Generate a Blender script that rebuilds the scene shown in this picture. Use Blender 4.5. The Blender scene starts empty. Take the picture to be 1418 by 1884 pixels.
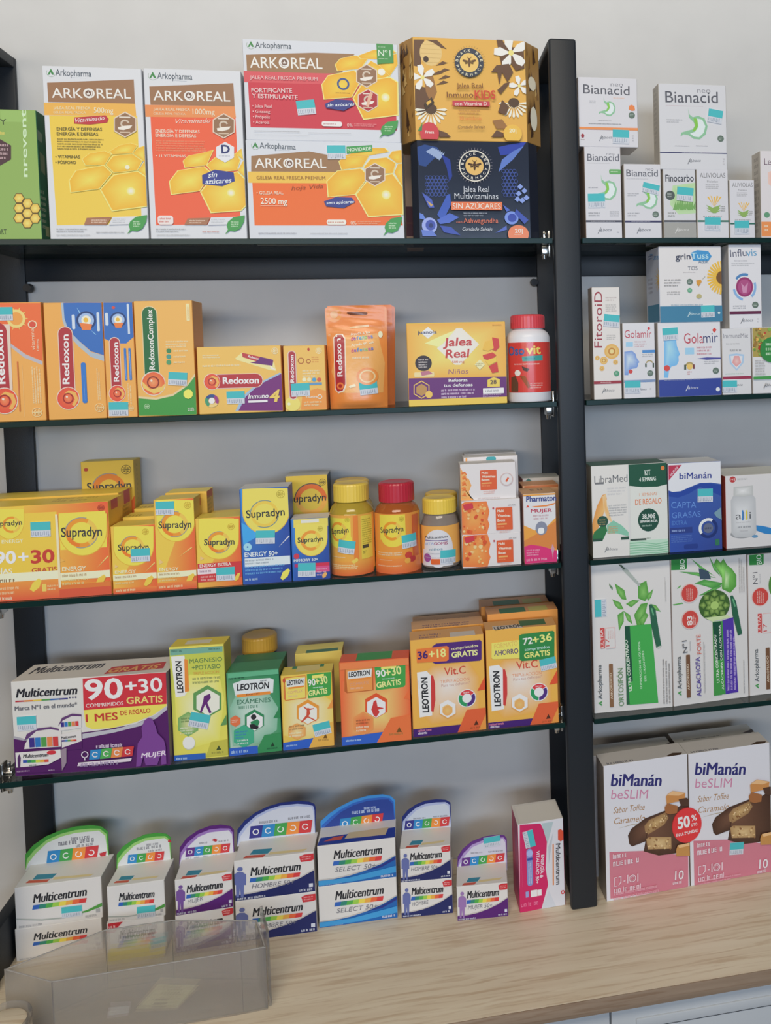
import bpy, bmesh, math, random
from mathutils import Vector, Matrix

S = bpy.context.scene
COL = S.collection
random.seed(7)

# ------------------------------------------------------------------ camera
cam = bpy.data.cameras.new('camera')
camera = bpy.data.objects.new('camera', cam)
COL.objects.link(camera)
cam.sensor_fit = 'HORIZONTAL'
cam.sensor_width = 36.0
cam.lens = 38.0073
cam.shift_x = -0.21395
cam.shift_y = -0.16616
cam.clip_start = 0.02
camera.matrix_world = Matrix(((0.984046,0.033079,-0.174812,0.500761),(-0.175915,0.034049,-0.983816,-1.065919),(-0.026591,0.998873,0.039325,0.765377),(0.000000,0.000000,0.000000,1.000000)))
S.camera = camera

# ------------------------------------------------------------------ light
S.view_settings.view_transform = 'Standard'
S.view_settings.look = 'None'
S.view_settings.gamma = 1.0
S.view_settings.use_curve_mapping = False
S.view_settings.exposure = -0.06

world = bpy.data.worlds.new('shop_ambient')
S.world = world
world.use_nodes = True
wn = world.node_tree.nodes['Background']
wn.inputs[0].default_value = (0.70, 0.83, 1.0, 1.0)
wn.inputs[1].default_value = 0.03


def area_light(name, loc, target, size, size_y, power, color):
    l = bpy.data.lights.new(name, 'AREA')
    l.shape = 'RECTANGLE'
    l.size, l.size_y, l.energy, l.color = size, size_y, power, color
    o = bpy.data.objects.new(name, l)
    COL.objects.link(o)
    o.location = loc
    o.rotation_euler = (Vector(target) - Vector(loc)).to_track_quat('-Z', 'Y').to_euler()
    return o


# ceiling panels of the shop, a strip over the rack, the lit shop and its window behind the camera
area_light('ceiling_panel_light', (0.35, -1.8, 2.25), (0.35, 0.0, 0.1), 1.7, 0.6, 31, (1.0, 0.89, 0.73))
area_light('shelf_top_light', (0.8, 0.05, 1.36), (0.8, 0.16, 1.15), 2.8, 0.05, 0.6, (1.0, 1.0, 0.96))
area_light('shop_interior_light', (-0.7, -2.7, 1.10), (0.3, 0.0, 0.3), 1.6, 0.45, 19, (1.0, 0.89, 0.76))
area_light('shop_window_light', (0.75, -2.8, 0.92), (0.35, 0.0, 0.40), 1.7, 0.42, 31, (0.60, 0.77, 1.0))


# ------------------------------------------------------------------ materials
def lin(c):
    c /= 255.0
    return c / 12.92 if c <= 0.04045 else ((c + 0.055) / 1.055) ** 2.4


INK_GAIN = 1.42


def ink(h, g=None):
    """photo-measured print colour (hex) to a linear albedo"""
    g = INK_GAIN if g is None else g
    return tuple(min(0.9, lin(int(h[i:i + 2], 16)) * g) for i in (0, 2, 4)) + (1.0,)


def material(name, base=(0.8, 0.8, 0.8), rough=0.5, metal=0.0, spec=0.5, coat=0.0, trans=0.0, alpha=1.0, vcol=False,
             bump=0.0, bump_scale=200.0):
    m = bpy.data.materials.new(name)
    m.use_nodes = True
    nt = m.node_tree
    b = nt.nodes['Principled BSDF']
    b.inputs['Base Color'].default_value = (*base[:3], 1)
    b.inputs['Roughness'].default_value = rough
    b.inputs['Metallic'].default_value = metal
    b.inputs['Specular IOR Level'].default_value = spec
    b.inputs['Coat Weight'].default_value = coat
    b.inputs['Coat Roughness'].default_value = 0.12
    b.inputs['Transmission Weight'].default_value = trans
    b.inputs['Alpha'].default_value = alpha
    if vcol:
        a = nt.nodes.new('ShaderNodeVertexColor')
        a.layer_name = 'ink'
        nt.links.new(a.outputs['Color'], b.inputs['Base Color'])
    if bump:
        t = nt.nodes.new('ShaderNodeTexNoise')
        t.inputs['Scale'].default_value = bump_scale
        t.inputs['Detail'].default_value = 3
        c = nt.nodes.new('ShaderNodeTexCoord')
        p = nt.nodes.new('ShaderNodeBump')
        p.inputs['Strength'].default_value = bump
        p.inputs['Distance'].default_value = 0.001
        nt.links.new(c.outputs['Object'], t.inputs['Vector'])
        nt.links.new(t.outputs['Fac'], p.inputs['Height'])
        nt.links.new(p.outputs['Normal'], b.inputs['Normal'])
    return m


def mix_clear(name, tint, rough, fac, base=None):
    """clear sheet: mostly see-through, a thin glossy skin (no refraction needed for a flat pane)"""
    m = bpy.data.materials.new(name)
    m.use_nodes = True
    nt = m.node_tree
    nt.nodes.clear()
    out = nt.nodes.new('ShaderNodeOutputMaterial')
    mix = nt.nodes.new('ShaderNodeMixShader')
    tr = nt.nodes.new('ShaderNodeBsdfTransparent')
    tr.inputs[0].default_value = (*tint, 1)
    gl = nt.nodes.new('ShaderNodeBsdfGlossy')
    gl.inputs['Roughness'].default_value = rough
    fr = nt.nodes.new('ShaderNodeFresnel')
    fr.inputs[0].default_value = 1.5
    mul = nt.nodes.new('ShaderNodeMath')
    mul.operation = 'MULTIPLY'
    mul.inputs[1].default_value = fac
    nt.links.new(fr.outputs[0], mul.inputs[0])
    nt.links.new(mul.outputs[0], mix.inputs[0])
    nt.links.new(tr.outputs[0], mix.inputs[1])
    nt.links.new(gl.outputs[0], mix.inputs[2])
    nt.links.new(mix.outputs[0], out.inputs[0])
    return m


M_CARTON = material('printed_carton', rough=0.42, spec=0.35, vcol=True, bump=0.05, bump_scale=60)
M_GLOSSY = material('glossy_printed_carton', rough=0.22, spec=0.5, vcol=True, bump=0.15, bump_scale=25)
M_FOIL = material('printed_foil_pouch', rough=0.3, spec=0.6, vcol=True, bump=0.9, bump_scale=45)
M_STICK = material('sticker_paper', rough=0.5, spec=0.3, vcol=True)
M_STEEL = material('anthracite_powder_coat', (0.013, 0.018, 0.025), rough=0.5, spec=0.45, bump=0.12, bump_scale=900)
M_CHROME = material('chrome', (0.62, 0.6, 0.56), rough=0.22, metal=1.0)
M_BLACK = material('black_plastic', (0.008, 0.008, 0.01), rough=0.4)
M_PLASTIC = material('coloured_plastic', rough=0.33, spec=0.5, vcol=True, bump=0.03)
M_JAR = material('translucent_jar_plastic', rough=0.08, spec=0.5, coat=0.5, vcol=True, alpha=0.72)
M_GLASS = mix_clear('clear_shelf_glass', (0.93, 0.97, 0.95), 0.02, 0.9)
M_EDGE = material('green_glass_edge', (0.005, 0.026, 0.024), rough=0.3, spec=0.25)


# ------------------------------------------------------------------ mesh collecting
class MB:
    def __init__(self):
        self.v, self.f, self.c, self.m = [], [], [], []

    def face(self, pts, col, mat=0):
        i = len(self.v)
        self.v += [tuple(p) for p in pts]
        self.f.append(tuple(range(i, i + len(pts))))
        self.c.append(col if isinstance(col, list) else [col] * len(pts))
        self.m.append(mat)

    def mesh(self, verts, faces, col, mat=0):
        i = len(self.v)
        self.v += [tuple(p) for p in verts]
        for f in faces:
            self.f.append(tuple(i + k for k in f))
            self.c.append([col] * len(f))
            self.m.append(mat)

    def build(self, name, mats, parent=None, smooth=None):
        me = bpy.data.meshes.new(name)
        me.from_pydata(self.v, [], self.f)
        a = me.color_attributes.new('ink', 'FLOAT_COLOR', 'CORNER')
        buf = []
        for cs in self.c:
            for c in cs:
                buf += c
        a.data.foreach_set('color', buf)
        me.polygons.foreach_set('material_index', self.m)
        for m in mats:
            me.materials.append(m)
        if smooth is not None:
            me.polygons.foreach_set('use_smooth', [True] * len(me.polygons))
            me.set_sharp_from_angle(angle=math.radians(smooth))
        me.update()
        o = bpy.data.objects.new(name, me)
        COL.objects.link(o)
        if parent:
            o.parent = parent
        return o


def tag(o, label=None, cat=None, group=None, kind=None):
    if label:
        o['label'] = label
    if cat:
        o['category'] = cat
    if group:
        o['group'] = group
    if kind:
        o['kind'] = kind
    return o


def bm_box(bm, x0, x1, y0, y1, z0, z1, bevel=0.0, seg=2):
    r = bmesh.ops.create_cube(bm, size=1.0)
    vs = r['verts']
    for v in vs:
        v.co = ((x0 + x1) / 2 + v.co.x * (x1 - x0), (y0 + y1) / 2 + v.co.y * (y1 - y0), (z0 + z1) / 2 + v.co.z * (z1 - z0))
    if bevel:
        es = list({e for v in vs for e in v.link_edges})
        bmesh.ops.bevel(bm, geom=es, offset=bevel, segments=seg, affect='EDGES', profile=0.5)


def bm_obj(name, bm, mats, parent=None, smooth=40):
    me = bpy.data.meshes.new(name)
    bm.normal_update()
    bm.to_mesh(me)
    bm.free()
    for m in mats if isinstance(mats, (list, tuple)) else [mats]:
        me.materials.append(m)
    if smooth:
        me.polygons.foreach_set('use_smooth', [True] * len(me.polygons))
        me.set_sharp_from_angle(angle=math.radians(smooth))
    o = bpy.data.objects.new(name, me)
    COL.objects.link(o)
    if parent:
        o.parent = parent
    return o


def box_obj(name, dims, mat, parent=None, bevel=0.001, seg=2):
    bm = bmesh.new()
    bm_box(bm, *dims, bevel=bevel, seg=seg)
    return bm_obj(name, bm, mat, parent)


# ------------------------------------------------------------------ lettering
_glyphs = {}
CAP = 0.683


def lettering(text, weight, shear):
    key = (text, weight, shear)
    if key not in _glyphs:
        cu = bpy.data.curves.new('lettering', 'FONT')
        cu.body, cu.offset, cu.shear = text, weight, shear
        cu.resolution_u, cu.fill_mode, cu.dimensions = (3 if len(text) < 16 else 2), 'FRONT', '2D'
        o = bpy.data.objects.new('lettering', cu)
        me = o.to_mesh()
        vs = [(v.co.x, v.co.y) for v in me.vertices]
        fs = [tuple(p.vertices) for p in me.polygons]
        o.to_mesh_clear()
        bpy.data.objects.remove(o)
        bpy.data.curves.remove(cu)
        x0, x1 = min(v[0] for v in vs), max(v[0] for v in vs)
        _glyphs[key] = ([((x - x0) / (x1 - x0), y / CAP) for x, y in vs], fs)
    return _glyphs[key]


STEP = 0.000035


class Print:
    """flat artwork in millimetres, laid on a surface by place(u, v, lift)"""

    def __init__(self, mb, place, bend=None):
        self.mb, self.place, self.bend, self.n = mb, place, bend, 1

    def emit(self, uv, faces, cols):
        lift = self.n * STEP
        self.n += 1
        if self.bend:
            bm = bmesh.new()
            lay = bm.verts.layers.float_color.new('k')
            vv = []
            for p, c in zip(uv, cols):
                v = bm.verts.new((p[0], p[1], 0))
                v[lay] = c
                vv.append(v)
            for f in faces:
                try:
                    bm.faces.new([vv[i] for i in f])
                except ValueError:
                    pass
            for ax, step in enumerate(self.bend if isinstance(self.bend, tuple) else (self.bend,)):
                u0, u1 = min(p[ax] for p in uv), max(p[ax] for p in uv)
                k = math.floor(u0 / step) + 1
                no = (1, 0, 0) if ax == 0 else (0, 1, 0)
                while k * step < u1:
                    bmesh.ops.bisect_plane(bm, geom=bm.verts[:] + bm.edges[:] + bm.faces[:], plane_co=tuple(c * k * step for c in no), plane_no=no, dist=1e-5)
                    k += 1
            bm.verts.index_update()
            uv = [(v.co.x, v.co.y) for v in bm.verts]
            cols = [tuple(v[lay]) for v in bm.verts]
            faces = [[v.index for v in f.verts] for f in bm.faces]
            bm.free()
        P = [self.place(u * 0.001, v * 0.001, lift) for u, v in uv]
        i = len(self.mb.v)
        self.mb.v += P
        for f in faces:
            self.mb.f.append(tuple(i + k for k in f))
            self.mb.c.append([cols[k] for k in f])
            self.mb.m.append(0)

    def poly(self, col, pts):
        self.emit(pts, [tuple(range(len(pts)))], [ink(col)] * len(pts))

    def rect(self, col, u0, v0, u1, v1, r=0):
        if r <= 0:
            self.poly(col, [(u0, v0), (u1, v0), (u1, v1), (u0, v1)])
            return
        r = min(r, (u1 - u0) / 2, (v1 - v0) / 2)
        pts = []
        for cx, cy, a in ((u1 - r, v0 + r, -90), (u1 - r, v1 - r, 0), (u0 + r, v1 - r, 90), (u0 + r, v0 + r, 180)):
            for k in range(5):
                t = math.radians(a + k * 22.5)
                pts.append((cx + r * math.cos(t), cy + r * math.sin(t)))
        self.poly(col, pts)

    def disc(self, col, u, v, a, b, n=28, centre=None):
        pts = [(u + a * math.cos(6.28319 * k / n), v + b * math.sin(6.28319 * k / n)) for k in range(n)]
        if centre:
            self.fan(col, centre, u, v, pts)
        else:
            self.poly(col, pts)

    def ring(self, col, u, v, ro, ri, a0=0, a1=360, sq=1.0):
        n = max(3, int(abs(a1 - a0) / 12))
        pts, fs = [], []
        for k in range(n + 1):
            t = math.radians(a0 + (a1 - a0) * k / n)
            pts += [(u + ro * math.cos(t), v + ro * sq * math.sin(t)), (u + ri * math.cos(t), v + ri * sq * math.sin(t))]
        for k in range(n):
            fs.append((2 * k, 2 * k + 2, 2 * k + 3, 2 * k + 1))
        self.emit(pts, fs, [ink(col)] * len(pts))

    def fan(self, edge, centre, u, v, pts):
        n = len(pts)
        mid = [(u + (p[0] - u) * .5, v + (p[1] - v) * .5) for p in pts]
        ce, cc = ink(edge), ink(centre)
        cm = tuple((a + b) / 2 for a, b in zip(ce, cc))
        fs = []
        for k in range(n):
            j = (k + 1) % n
            fs += [(k, j, n + j, n + k), (n + k, n + j, 2 * n)]
        self.emit(list(pts) + mid + [(u, v)], fs, [ce] * n + [cm] * n + [cc])

    def grad(self, cols, u0, v0, u1, v1):
        """cols: bottom-left, bottom-right, top-right, top-left inks"""
        a, b, c, d = (ink(x) for x in cols)
        n = 6
        pts, cc, fs = [], [], []
        for j in range(n + 1):
            for i in range(n + 1):
                s, t = i / n, j / n
                pts.append((u0 + (u1 - u0) * s, v0 + (v1 - v0) * t))
                cc.append(tuple((a[k] * (1 - s) + b[k] * s) * (1 - t) + (d[k] * (1 - s) + c[k] * s) * t for k in range(4)))
        for j in range(n):
            for i in range(n):
                q = j * (n + 1) + i
                fs.append((q, q + 1, q + n + 2, q + n + 1))
        self.emit(pts, fs, cc)

    def text(self, s, u0, v0, u1, v1, h, col, weight=0.0, shear=0.0):
        # broad M strokes would close up when swollen: thicken those words with a second, shifted impression
        if 'M' in s and weight > 0:
            k = weight * h * 2.3 / math.hypot(u1 - u0, v1 - v0)
            du, dv = (u1 - u0) * k, (v1 - v0) * k
            for t in (1, .5) if weight > .02 else (1,):
                self.text(s, u0 + du * t, v0 + dv * t, u1 - du * (1 - t), v1 - dv * (1 - t), h, col, 0.0, shear)
            u1, v1, weight = u1 - du, v1 - dv, 0.0
        vs, fs = lettering(s, round(weight * .68, 4), shear)
        dx, dy = u1 - u0, v1 - v0
        L = math.hypot(dx, dy)
        nx, ny = -dy / L * h, dx / L * h
        self.emit([(u0 + dx * x + nx * y, v0 + dy * x + ny * y) for x, y in vs], fs, [ink(col)] * len(vs))

    def small(self, u0, v0, u1, v1, n, col, seed=1, up=False):
        """lines of print too small to read: words of blurred letter-like strokes"""
        rnd = random.Random(seed)
        pts, fs = [], []
        A, B = ((u0, u1), (v0, v1)) if not up else ((v0, v1), (u0, u1))
        pitch = max((B[1] - B[0]) / n, 0.12)
        x = pitch * .5          # letter height
        s = x * .2              # stroke

        def bar(a0, a1, b0, b1):
            q = [(a0, b0), (a1, b0), (a1, b1), (a0, b1)]
            if up:
                q = [(B[0] + B[1] - y, z) for z, y in q]
            fs.append(tuple(range(len(pts), len(pts) + 4)))
            pts.extend(q)
        for k in range(n):
            b0 = B[0] + pitch * (n - 1 - k + .25)
            a, end = A[0], A[1] - (A[1] - A[0]) * (rnd.random() * .3 if k == n - 1 else rnd.random() * .1)
            while a < end - x * .4:
                letters = rnd.randint(2, 8)
                if x < .55:     # below half a millimetre only the word shape is left
                    w = min(end - a, letters * x * .62)
                    bar(a, a + w, b0 + x * .1, b0 + x * .9)
                    a += w + x * .5
                    continue
                for _ in range(letters):
                    w = x * rnd.choice((.55, .65, .75))
                    if a + w > end:
                        break
                    g = rnd.randint(0, 4)
                    top = b0 + x * (1.25 if g == 0 else 1)
                    bar(a, a + s, b0, top)
                    if g in (1, 2, 3):
                        bar(a + w - s, a + w, b0, b0 + x)
                    if g in (1, 2, 4):
                        bar(a + s, a + w - s, b0 + x - s, b0 + x)
                    if g in (1, 3, 4):
                        bar(a + s, a + w - s, b0, b0 + s)
                    if g == 4:
                        bar(a + s, a + w - s, b0 + x * .42, b0 + x * .42 + s)
                    a += (s if g == 0 else w) + x * .17
                a += x * .42
        if pts:
            self.emit(pts, fs, [ink(col)] * len(pts))

    def run(self, item):
        k, a = item[0], item[1:]
        if k in 'PF':       # outlines are written as flat lists in tenths of a millimetre
            q = a[-1]
            a = (*a[:-1], [(q[i] * .1, q[i + 1] * .1) for i in range(0, len(q), 2)])
        {'P': self.poly, 'R': self.rect, 'E': self.disc, 'O': self.ring, 'F': self.fan, 'G': self.grad, 'T': self.text,
         'M': self.small}[k](*a)


def flat_place(face, w, d, h):
    return {
        'F': lambda u, v, o: (u - w / 2, -d / 2 - o, v),
        'R': lambda u, v, o: (w / 2 + o, u - d / 2, v),
        'L': lambda u, v, o: (-w / 2 - o, d / 2 - u, v),
        'T': lambda u, v, o: (u - w / 2, v - d / 2, h + o)}[face]


def chamfered_place(w, h, d, cx, cy):
    """the octagonal cartons: a narrower front panel between two slanted facets"""
    return lambda u, v, o: (u - w / 2, -d / 2 - o, v)


TEAL, TAGWHITE, TAGINK = '45a7ad', 'b9bec6', '8d96a4'


def sticker(parent, place, name, u, v, ang, w, h, bend=None, seed=0):
    """teal price tag: printed band over a white strip of price digits (0.12 mm paper)"""
    mb = MB()
    ca, sa = math.cos(ang), math.sin(ang)

    def pl(a, b, o):
        return place(u * .001 + a * ca + b * sa, v * .001 + a * sa - b * ca, o + 0.0011)
    W, H = w, h
    pr = Print(mb, lambda a, b, o: pl(a, b, o), bend=bend)
    r = random.Random(seed)
    pr.rect(TAGWHITE, 0, 0, W, H)
    pr.n += 2
    pr.rect(TEAL, 0, 0, W, H * .56)
    a = W * .05
    while a < W * .9:
        ww = W * (.05 + .05 * r.random())
        pr.rect(TAGINK, a, H * (.62 + .04 * r.random()), a + ww * .45, H * .88)
        if r.random() > .5:
            pr.rect(TAGINK, a, H * .86, a + ww * .9, H * .92)
        a += ww + W * .03
    # paper edge
    if not bend:
        q = [(0, 0), (W, 0), (W, H), (0, H)]
        for i in range(4):
            p0, p1 = q[i], q[(i + 1) % 4]
            mb.face([pl(p0[0] * .001, p0[1] * .001, 0), pl(p1[0] * .001, p1[1] * .001, 0),
                     pl(p1[0] * .001, p1[1] * .001, -.001), pl(p0[0] * .001, p0[1] * .001, -.001)], ink(TAGWHITE))
    o = mb.build(name, [M_STICK], parent)
    return o


# ------------------------------------------------------------------ cartons
def carton(name, label, cat, group, pos, yaw, dims, cols, prints, tags=(), cards=(), gloss=0, plan=None, open_top=None):
    """one product carton; cols = front, sides, top inks; prints in mm on its faces"""
    w, d, h = (x * .001 for x in dims)
    mb = MB()
    if plan:
        outline = [(x * .001, y * .001) for x, y in plan]
    else:
        b = 0.0006
        x, y = w / 2, d / 2
        outline = [(-x + b, -y), (x - b, -y), (x, -y + b), (x, y - b), (x - b, y), (-x + b, y), (-x, y - b), (-x, -y + b)]
    n = len(outline)
    b = 0.0005
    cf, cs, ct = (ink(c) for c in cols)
    lo = [(x * (1 - b / (w / 2)), y * (1 - b / (d / 2)), 0) for x, y in outline]
    l1 = [(x, y, b) for x, y in outline]
    h1 = [(x, y, h - b) for x, y in outline]
    hi = [(x * (1 - b / (w / 2)), y * (1 - b / (d / 2)), h) for x, y in outline]
    for i in range(n):
        j = (i + 1) % n
        ex, ey = outline[j][0] - outline[i][0], outline[j][1] - outline[i][1]
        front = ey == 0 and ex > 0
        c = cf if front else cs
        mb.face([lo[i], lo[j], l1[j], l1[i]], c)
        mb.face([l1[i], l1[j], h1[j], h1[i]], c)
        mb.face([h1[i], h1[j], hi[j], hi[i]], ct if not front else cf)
    mb.face(hi, ct)
    mb.face(lo[::-1], cs)
    pp = {}
    for face, items in prints.items():
        if True:
            if face[0] == '/':      # a slanted facet of an octagonal carton
                i = int(face[1:])
                (ax, ay), (bx, by) = outline[i], outline[(i + 1) % n]
                L = math.hypot(bx - ax, by - ay)
                tx, ty = (bx - ax) / L, (by - ay) / L
                pl = lambda u, v, o, ax=ax, ay=ay, tx=tx, ty=ty: (ax + tx * u + ty * o, ay + ty * u - tx * o, v)
            else:
                pl = flat_place(face, w, d, h)
            pp[face] = Print(mb, pl)
        for item in items:
            pp[face].run(item)
    o = mb.build(name, [(M_CARTON, M_GLOSSY)[gloss]])
    o.location, o.rotation_euler = pos, (0, 0, yaw)
    tag(o, label, cat, group)
    for i, (nm, face, u, v, ang, sw, sh) in enumerate(tags):
        if nm == 'promotion_sticker':
            continue
        sticker(o, flat_place(face, w, d, h), nm, u, v, ang, sw, sh, seed=len(label) + i)
    for (nm, yback, pts, col, prn) in cards:      # upright display flap at the back of the lid
        m2 = MB()
        t = 0.0007
        y0 = -d / 2 + yback * .001
        P = [(u * .001 - w / 2, v * .001) for u, v in pts]
        m2.face([(x, y0, z) for x, z in P], ink(col))
        m2.face([(x, y0 + t, z) for x, z in P][::-1], ink(col))
        for i in range(len(P)):
            a, c = P[i], P[(i + 1) % len(P)]
            m2.face([(a[0], y0, a[1]), (a[0], y0 + t, a[1]), (c[0], y0 + t, c[1]), (c[0], y0, c[1])], ink(col))
        p = Print(m2, lambda u, v, q, y0=y0: (u - w / 2, y0 - q, v))
        cd = None
        for it in prn:
            if it[0] != 'S':
                p.run(it)
        cd = m2.build(nm, [M_CARTON], o)
        for i, it in enumerate(prn):
            if it[0] == 'S':
                sticker(cd, lambda u, v, q, y0=y0: (u - w / 2, y0 - q, v), 'price_sticker', *it[1:], seed=i)
    return o


# ------------------------------------------------------------------ turned bodies
def lathe(name, prof, col, mat, parent=None, n=48, loc=(0, 0, 0), ribs=0, rib=0.0, sq=1.0):
    mb = MB()
    k = len(prof)
    vs, fs = [], []
    for i in range(n):
        a = 6.283185 * i / n
        for (r, z) in prof:
            rr = r * .001
            if ribs and r > 1 and i % 2:
                rr -= rib
            vs.append((loc[0] + rr * math.cos(a), loc[1] + rr * math.sin(a) * sq, loc[2] + z * .001))
    for i in range(n):
        j = (i + 1) % n
        for q in range(k - 1):
            fs.append((i * k + q, j * k + q, j * k + q + 1, i * k + q + 1))
    mb.mesh(vs, fs, ink(col))
    return mb.build(name, [mat], parent, smooth=35 if not ribs else 20)


def jar(name, label, cat, group, pos, R, H, cap_r, cap_h, body_col, cap_col, label_box=None, prints=(), tags=(), neck=None, opaque=False,
        fill=None, shoulder=10):
    """squat supplement jar: body > wrapped label, screw cap; R, H etc in mm"""
    root = bpy.data.objects.new(name, None)
    root.empty_display_size = .02
    COL.objects.link(root)
    root.location = pos
    tag(root, label, cat, group)
    neck = neck or cap_r - 3
    hb = H - cap_h
    s = shoulder
    prof = [(0, 0), (R - 4, 0), (R - 1.2, 1), (R, 4), (R, hb - s - 3), (R - .8, hb - s), (R - 3, hb - s * .55), (neck + 2, hb - s * .2), (neck, hb), (neck, hb + 4), (0, hb + 4)]
    lathe('jar_body', prof, body_col, M_PLASTIC if opaque else M_JAR, root)
    if fill:
        f = [(0, 2), (R - 5, 2), (R - 2, 5), (R - 2, hb - s - 4), (R - 6, hb - s * .6), (0, hb - s * .5)]
        o = lathe('jar_filling', f, fill, M_PLASTIC, root, n=40)
        o['kind'] = 'stuff'
        r = random.Random(3)
        for v in o.data.vertices:
            v.co *= 1 - .10 * r.random()
            v.co.z += .001
    c = cap_r
    lathe('screw_cap', [(c - 2, hb + .5), (c, hb + 1), (c, H - 3), (c - 1, H - 1), (c - 3.5, H), (c - 5, H - .4), (0, H - .4)], cap_col, M_PLASTIC, root, n=72, ribs=1, rib=.00035)
    if label_box:
        v0, v1, col, a0, a1 = label_box
        Rl = R * .001 + .0003
        mb = MB()
        place = lambda u, v, o: ((Rl + o) * math.sin(u / Rl), -(Rl + o) * math.cos(u / Rl), v)
        pr = Print(mb, place, bend=2.2)
        L = R * math.pi / 180
        pr.rect(col, a0 * L, v0, a1 * L, v1)
        for it in prints:
            pr.run(it)
        lb = mb.build('wrap_label', [M_GLOSSY], root)
        for i, (u, v, ang, w, h) in enumerate(tags):
            sticker(lb, place, 'price_sticker', u, v, ang, w, h, bend=2.2, seed=i + 5)
    return root

# ------------------------------------------------------------------ the setting
# metres: x along the wall, y into the wall, z up from the counter top
W,POST=0.7,0.0369
DEPTH=0.1456
TOP=1.1776
SHELF=(0.9161, 0.6991, 0.4815, 0.2627)
EDGE=-0.1539
WALL = 0.152


def noise_material(name, c0, c1, scale, rough, stretch=(1, 1, 1), bump=0.0, detail=6, rings=False):
    m = bpy.data.materials.new(name)
    m.use_nodes = True
    nt = m.node_tree
    b = nt.nodes['Principled BSDF']
    b.inputs['Roughness'].default_value = rough
    tc = nt.nodes.new('ShaderNodeTexCoord')
    mp = nt.nodes.new('ShaderNodeMapping')
    mp.inputs['Scale'].default_value = stretch
    nz = nt.nodes.new('ShaderNodeTexNoise')
    nz.inputs['Scale'].default_value = scale
    nz.inputs['Detail'].default_value = detail
    rp = nt.nodes.new('ShaderNodeValToRGB')
    rp.color_ramp.elements[0].position, rp.color_ramp.elements[1].position = 0.32, 0.68
    rp.color_ramp.elements[0].color, rp.color_ramp.elements[1].color = (*c0, 1), (*c1, 1)
    nt.links.new(tc.outputs['Object'], mp.inputs['Vector'])
    nt.links.new(mp.outputs['Vector'], nz.inputs['Vector'])
    nt.links.new(nz.outputs['Fac'], rp.inputs['Fac'])
    last = rp.outputs['Color']
    if rings:
        # long darker grain streaks and fine pores along the board
        n2 = nt.nodes.new('ShaderNodeTexNoise')
        n2.inputs['Scale'].default_value = scale * 2.6
        n2.inputs['Detail'].default_value = 8
        n2.inputs['Distortion'].default_value = 0.8
        r2 = nt.nodes.new('ShaderNodeValToRGB')
        r2.color_ramp.elements[0].position, r2.color_ramp.elements[1].position = 0.50, 0.66
        r2.color_ramp.elements[0].color, r2.color_ramp.elements[1].color = (1, 1, 1, 1), (0.78, 0.69, 0.61, 1)
        mu = nt.nodes.new('ShaderNodeMixRGB')
        mu.blend_type = 'MULTIPLY'
        mu.inputs[0].default_value = 0.8
        nt.links.new(mp.outputs['Vector'], n2.inputs['Vector'])
        nt.links.new(n2.outputs['Fac'], r2.inputs['Fac'])
        nt.links.new(last, mu.inputs[1])
        nt.links.new(r2.outputs['Color'], mu.inputs[2])
        last = mu.outputs[0]
    nt.links.new(last, b.inputs['Base Color'])
    if bump:
        bp = nt.nodes.new('ShaderNodeBump')
        bp.inputs['Strength'].default_value = bump
        bp.inputs['Distance'].default_value = 0.001
        nt.links.new(nz.outputs['Fac'], bp.inputs['Height'])
        nt.links.new(bp.outputs['Normal'], b.inputs['Normal'])
    return m


M_WALL = noise_material('painted_wall', (0.60, 0.60, 0.595), (0.63, 0.63, 0.625), 14, 0.75, bump=0.08)
M_WOOD = noise_material('oak_laminate', (0.74, 0.62, 0.455), (0.82, 0.72, 0.55), 7, 0.42, (0.55, 9, 9), bump=0.04, rings=True)
M_WOODEDGE = noise_material('oak_laminate_edge', (0.27, 0.19, 0.13), (0.37, 0.27, 0.19), 7, 0.45, (0.6, 12, 12), rings=True)
M_CABINET = noise_material('pale_cabinet_lacquer', (0.50, 0.53, 0.56), (0.53, 0.56, 0.59), 5, 0.4)
M_GAP = material('cabinet_carcass', (0.02, 0.02, 0.022), rough=0.6)

tag(box_obj('floor', (-1.6, 2.6, -3.4, WALL, -0.9, -0.88), noise_material('grey_floor_tile', (0.30, 0.29, 0.28), (0.34, 0.33, 0.32), 9, 0.4), bevel=0), kind='structure')
tag(box_obj('wall_back', (-1.6, 2.6, WALL, WALL + 0.1, -0.9, 1.9), M_WALL, bevel=0), kind='structure')

# worktop: laminate board with a darker front edging strip
bm = bmesh.new()
bm_box(bm, -1.2, 2.2, EDGE + 0.001, WALL - 0.001, -0.019, 0, bevel=0)
counter = bm_obj('worktop', bm, M_WOOD)
tag(counter, 'light oak worktop under the shelving, carrying the bottom row of boxes', 'worktop')
box_obj('edging_strip', (-1.2, 2.2, EDGE - 0.0006, EDGE + 0.0008, -0.019, -0.0002), M_WOODEDGE, counter, bevel=0.0003)

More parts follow.
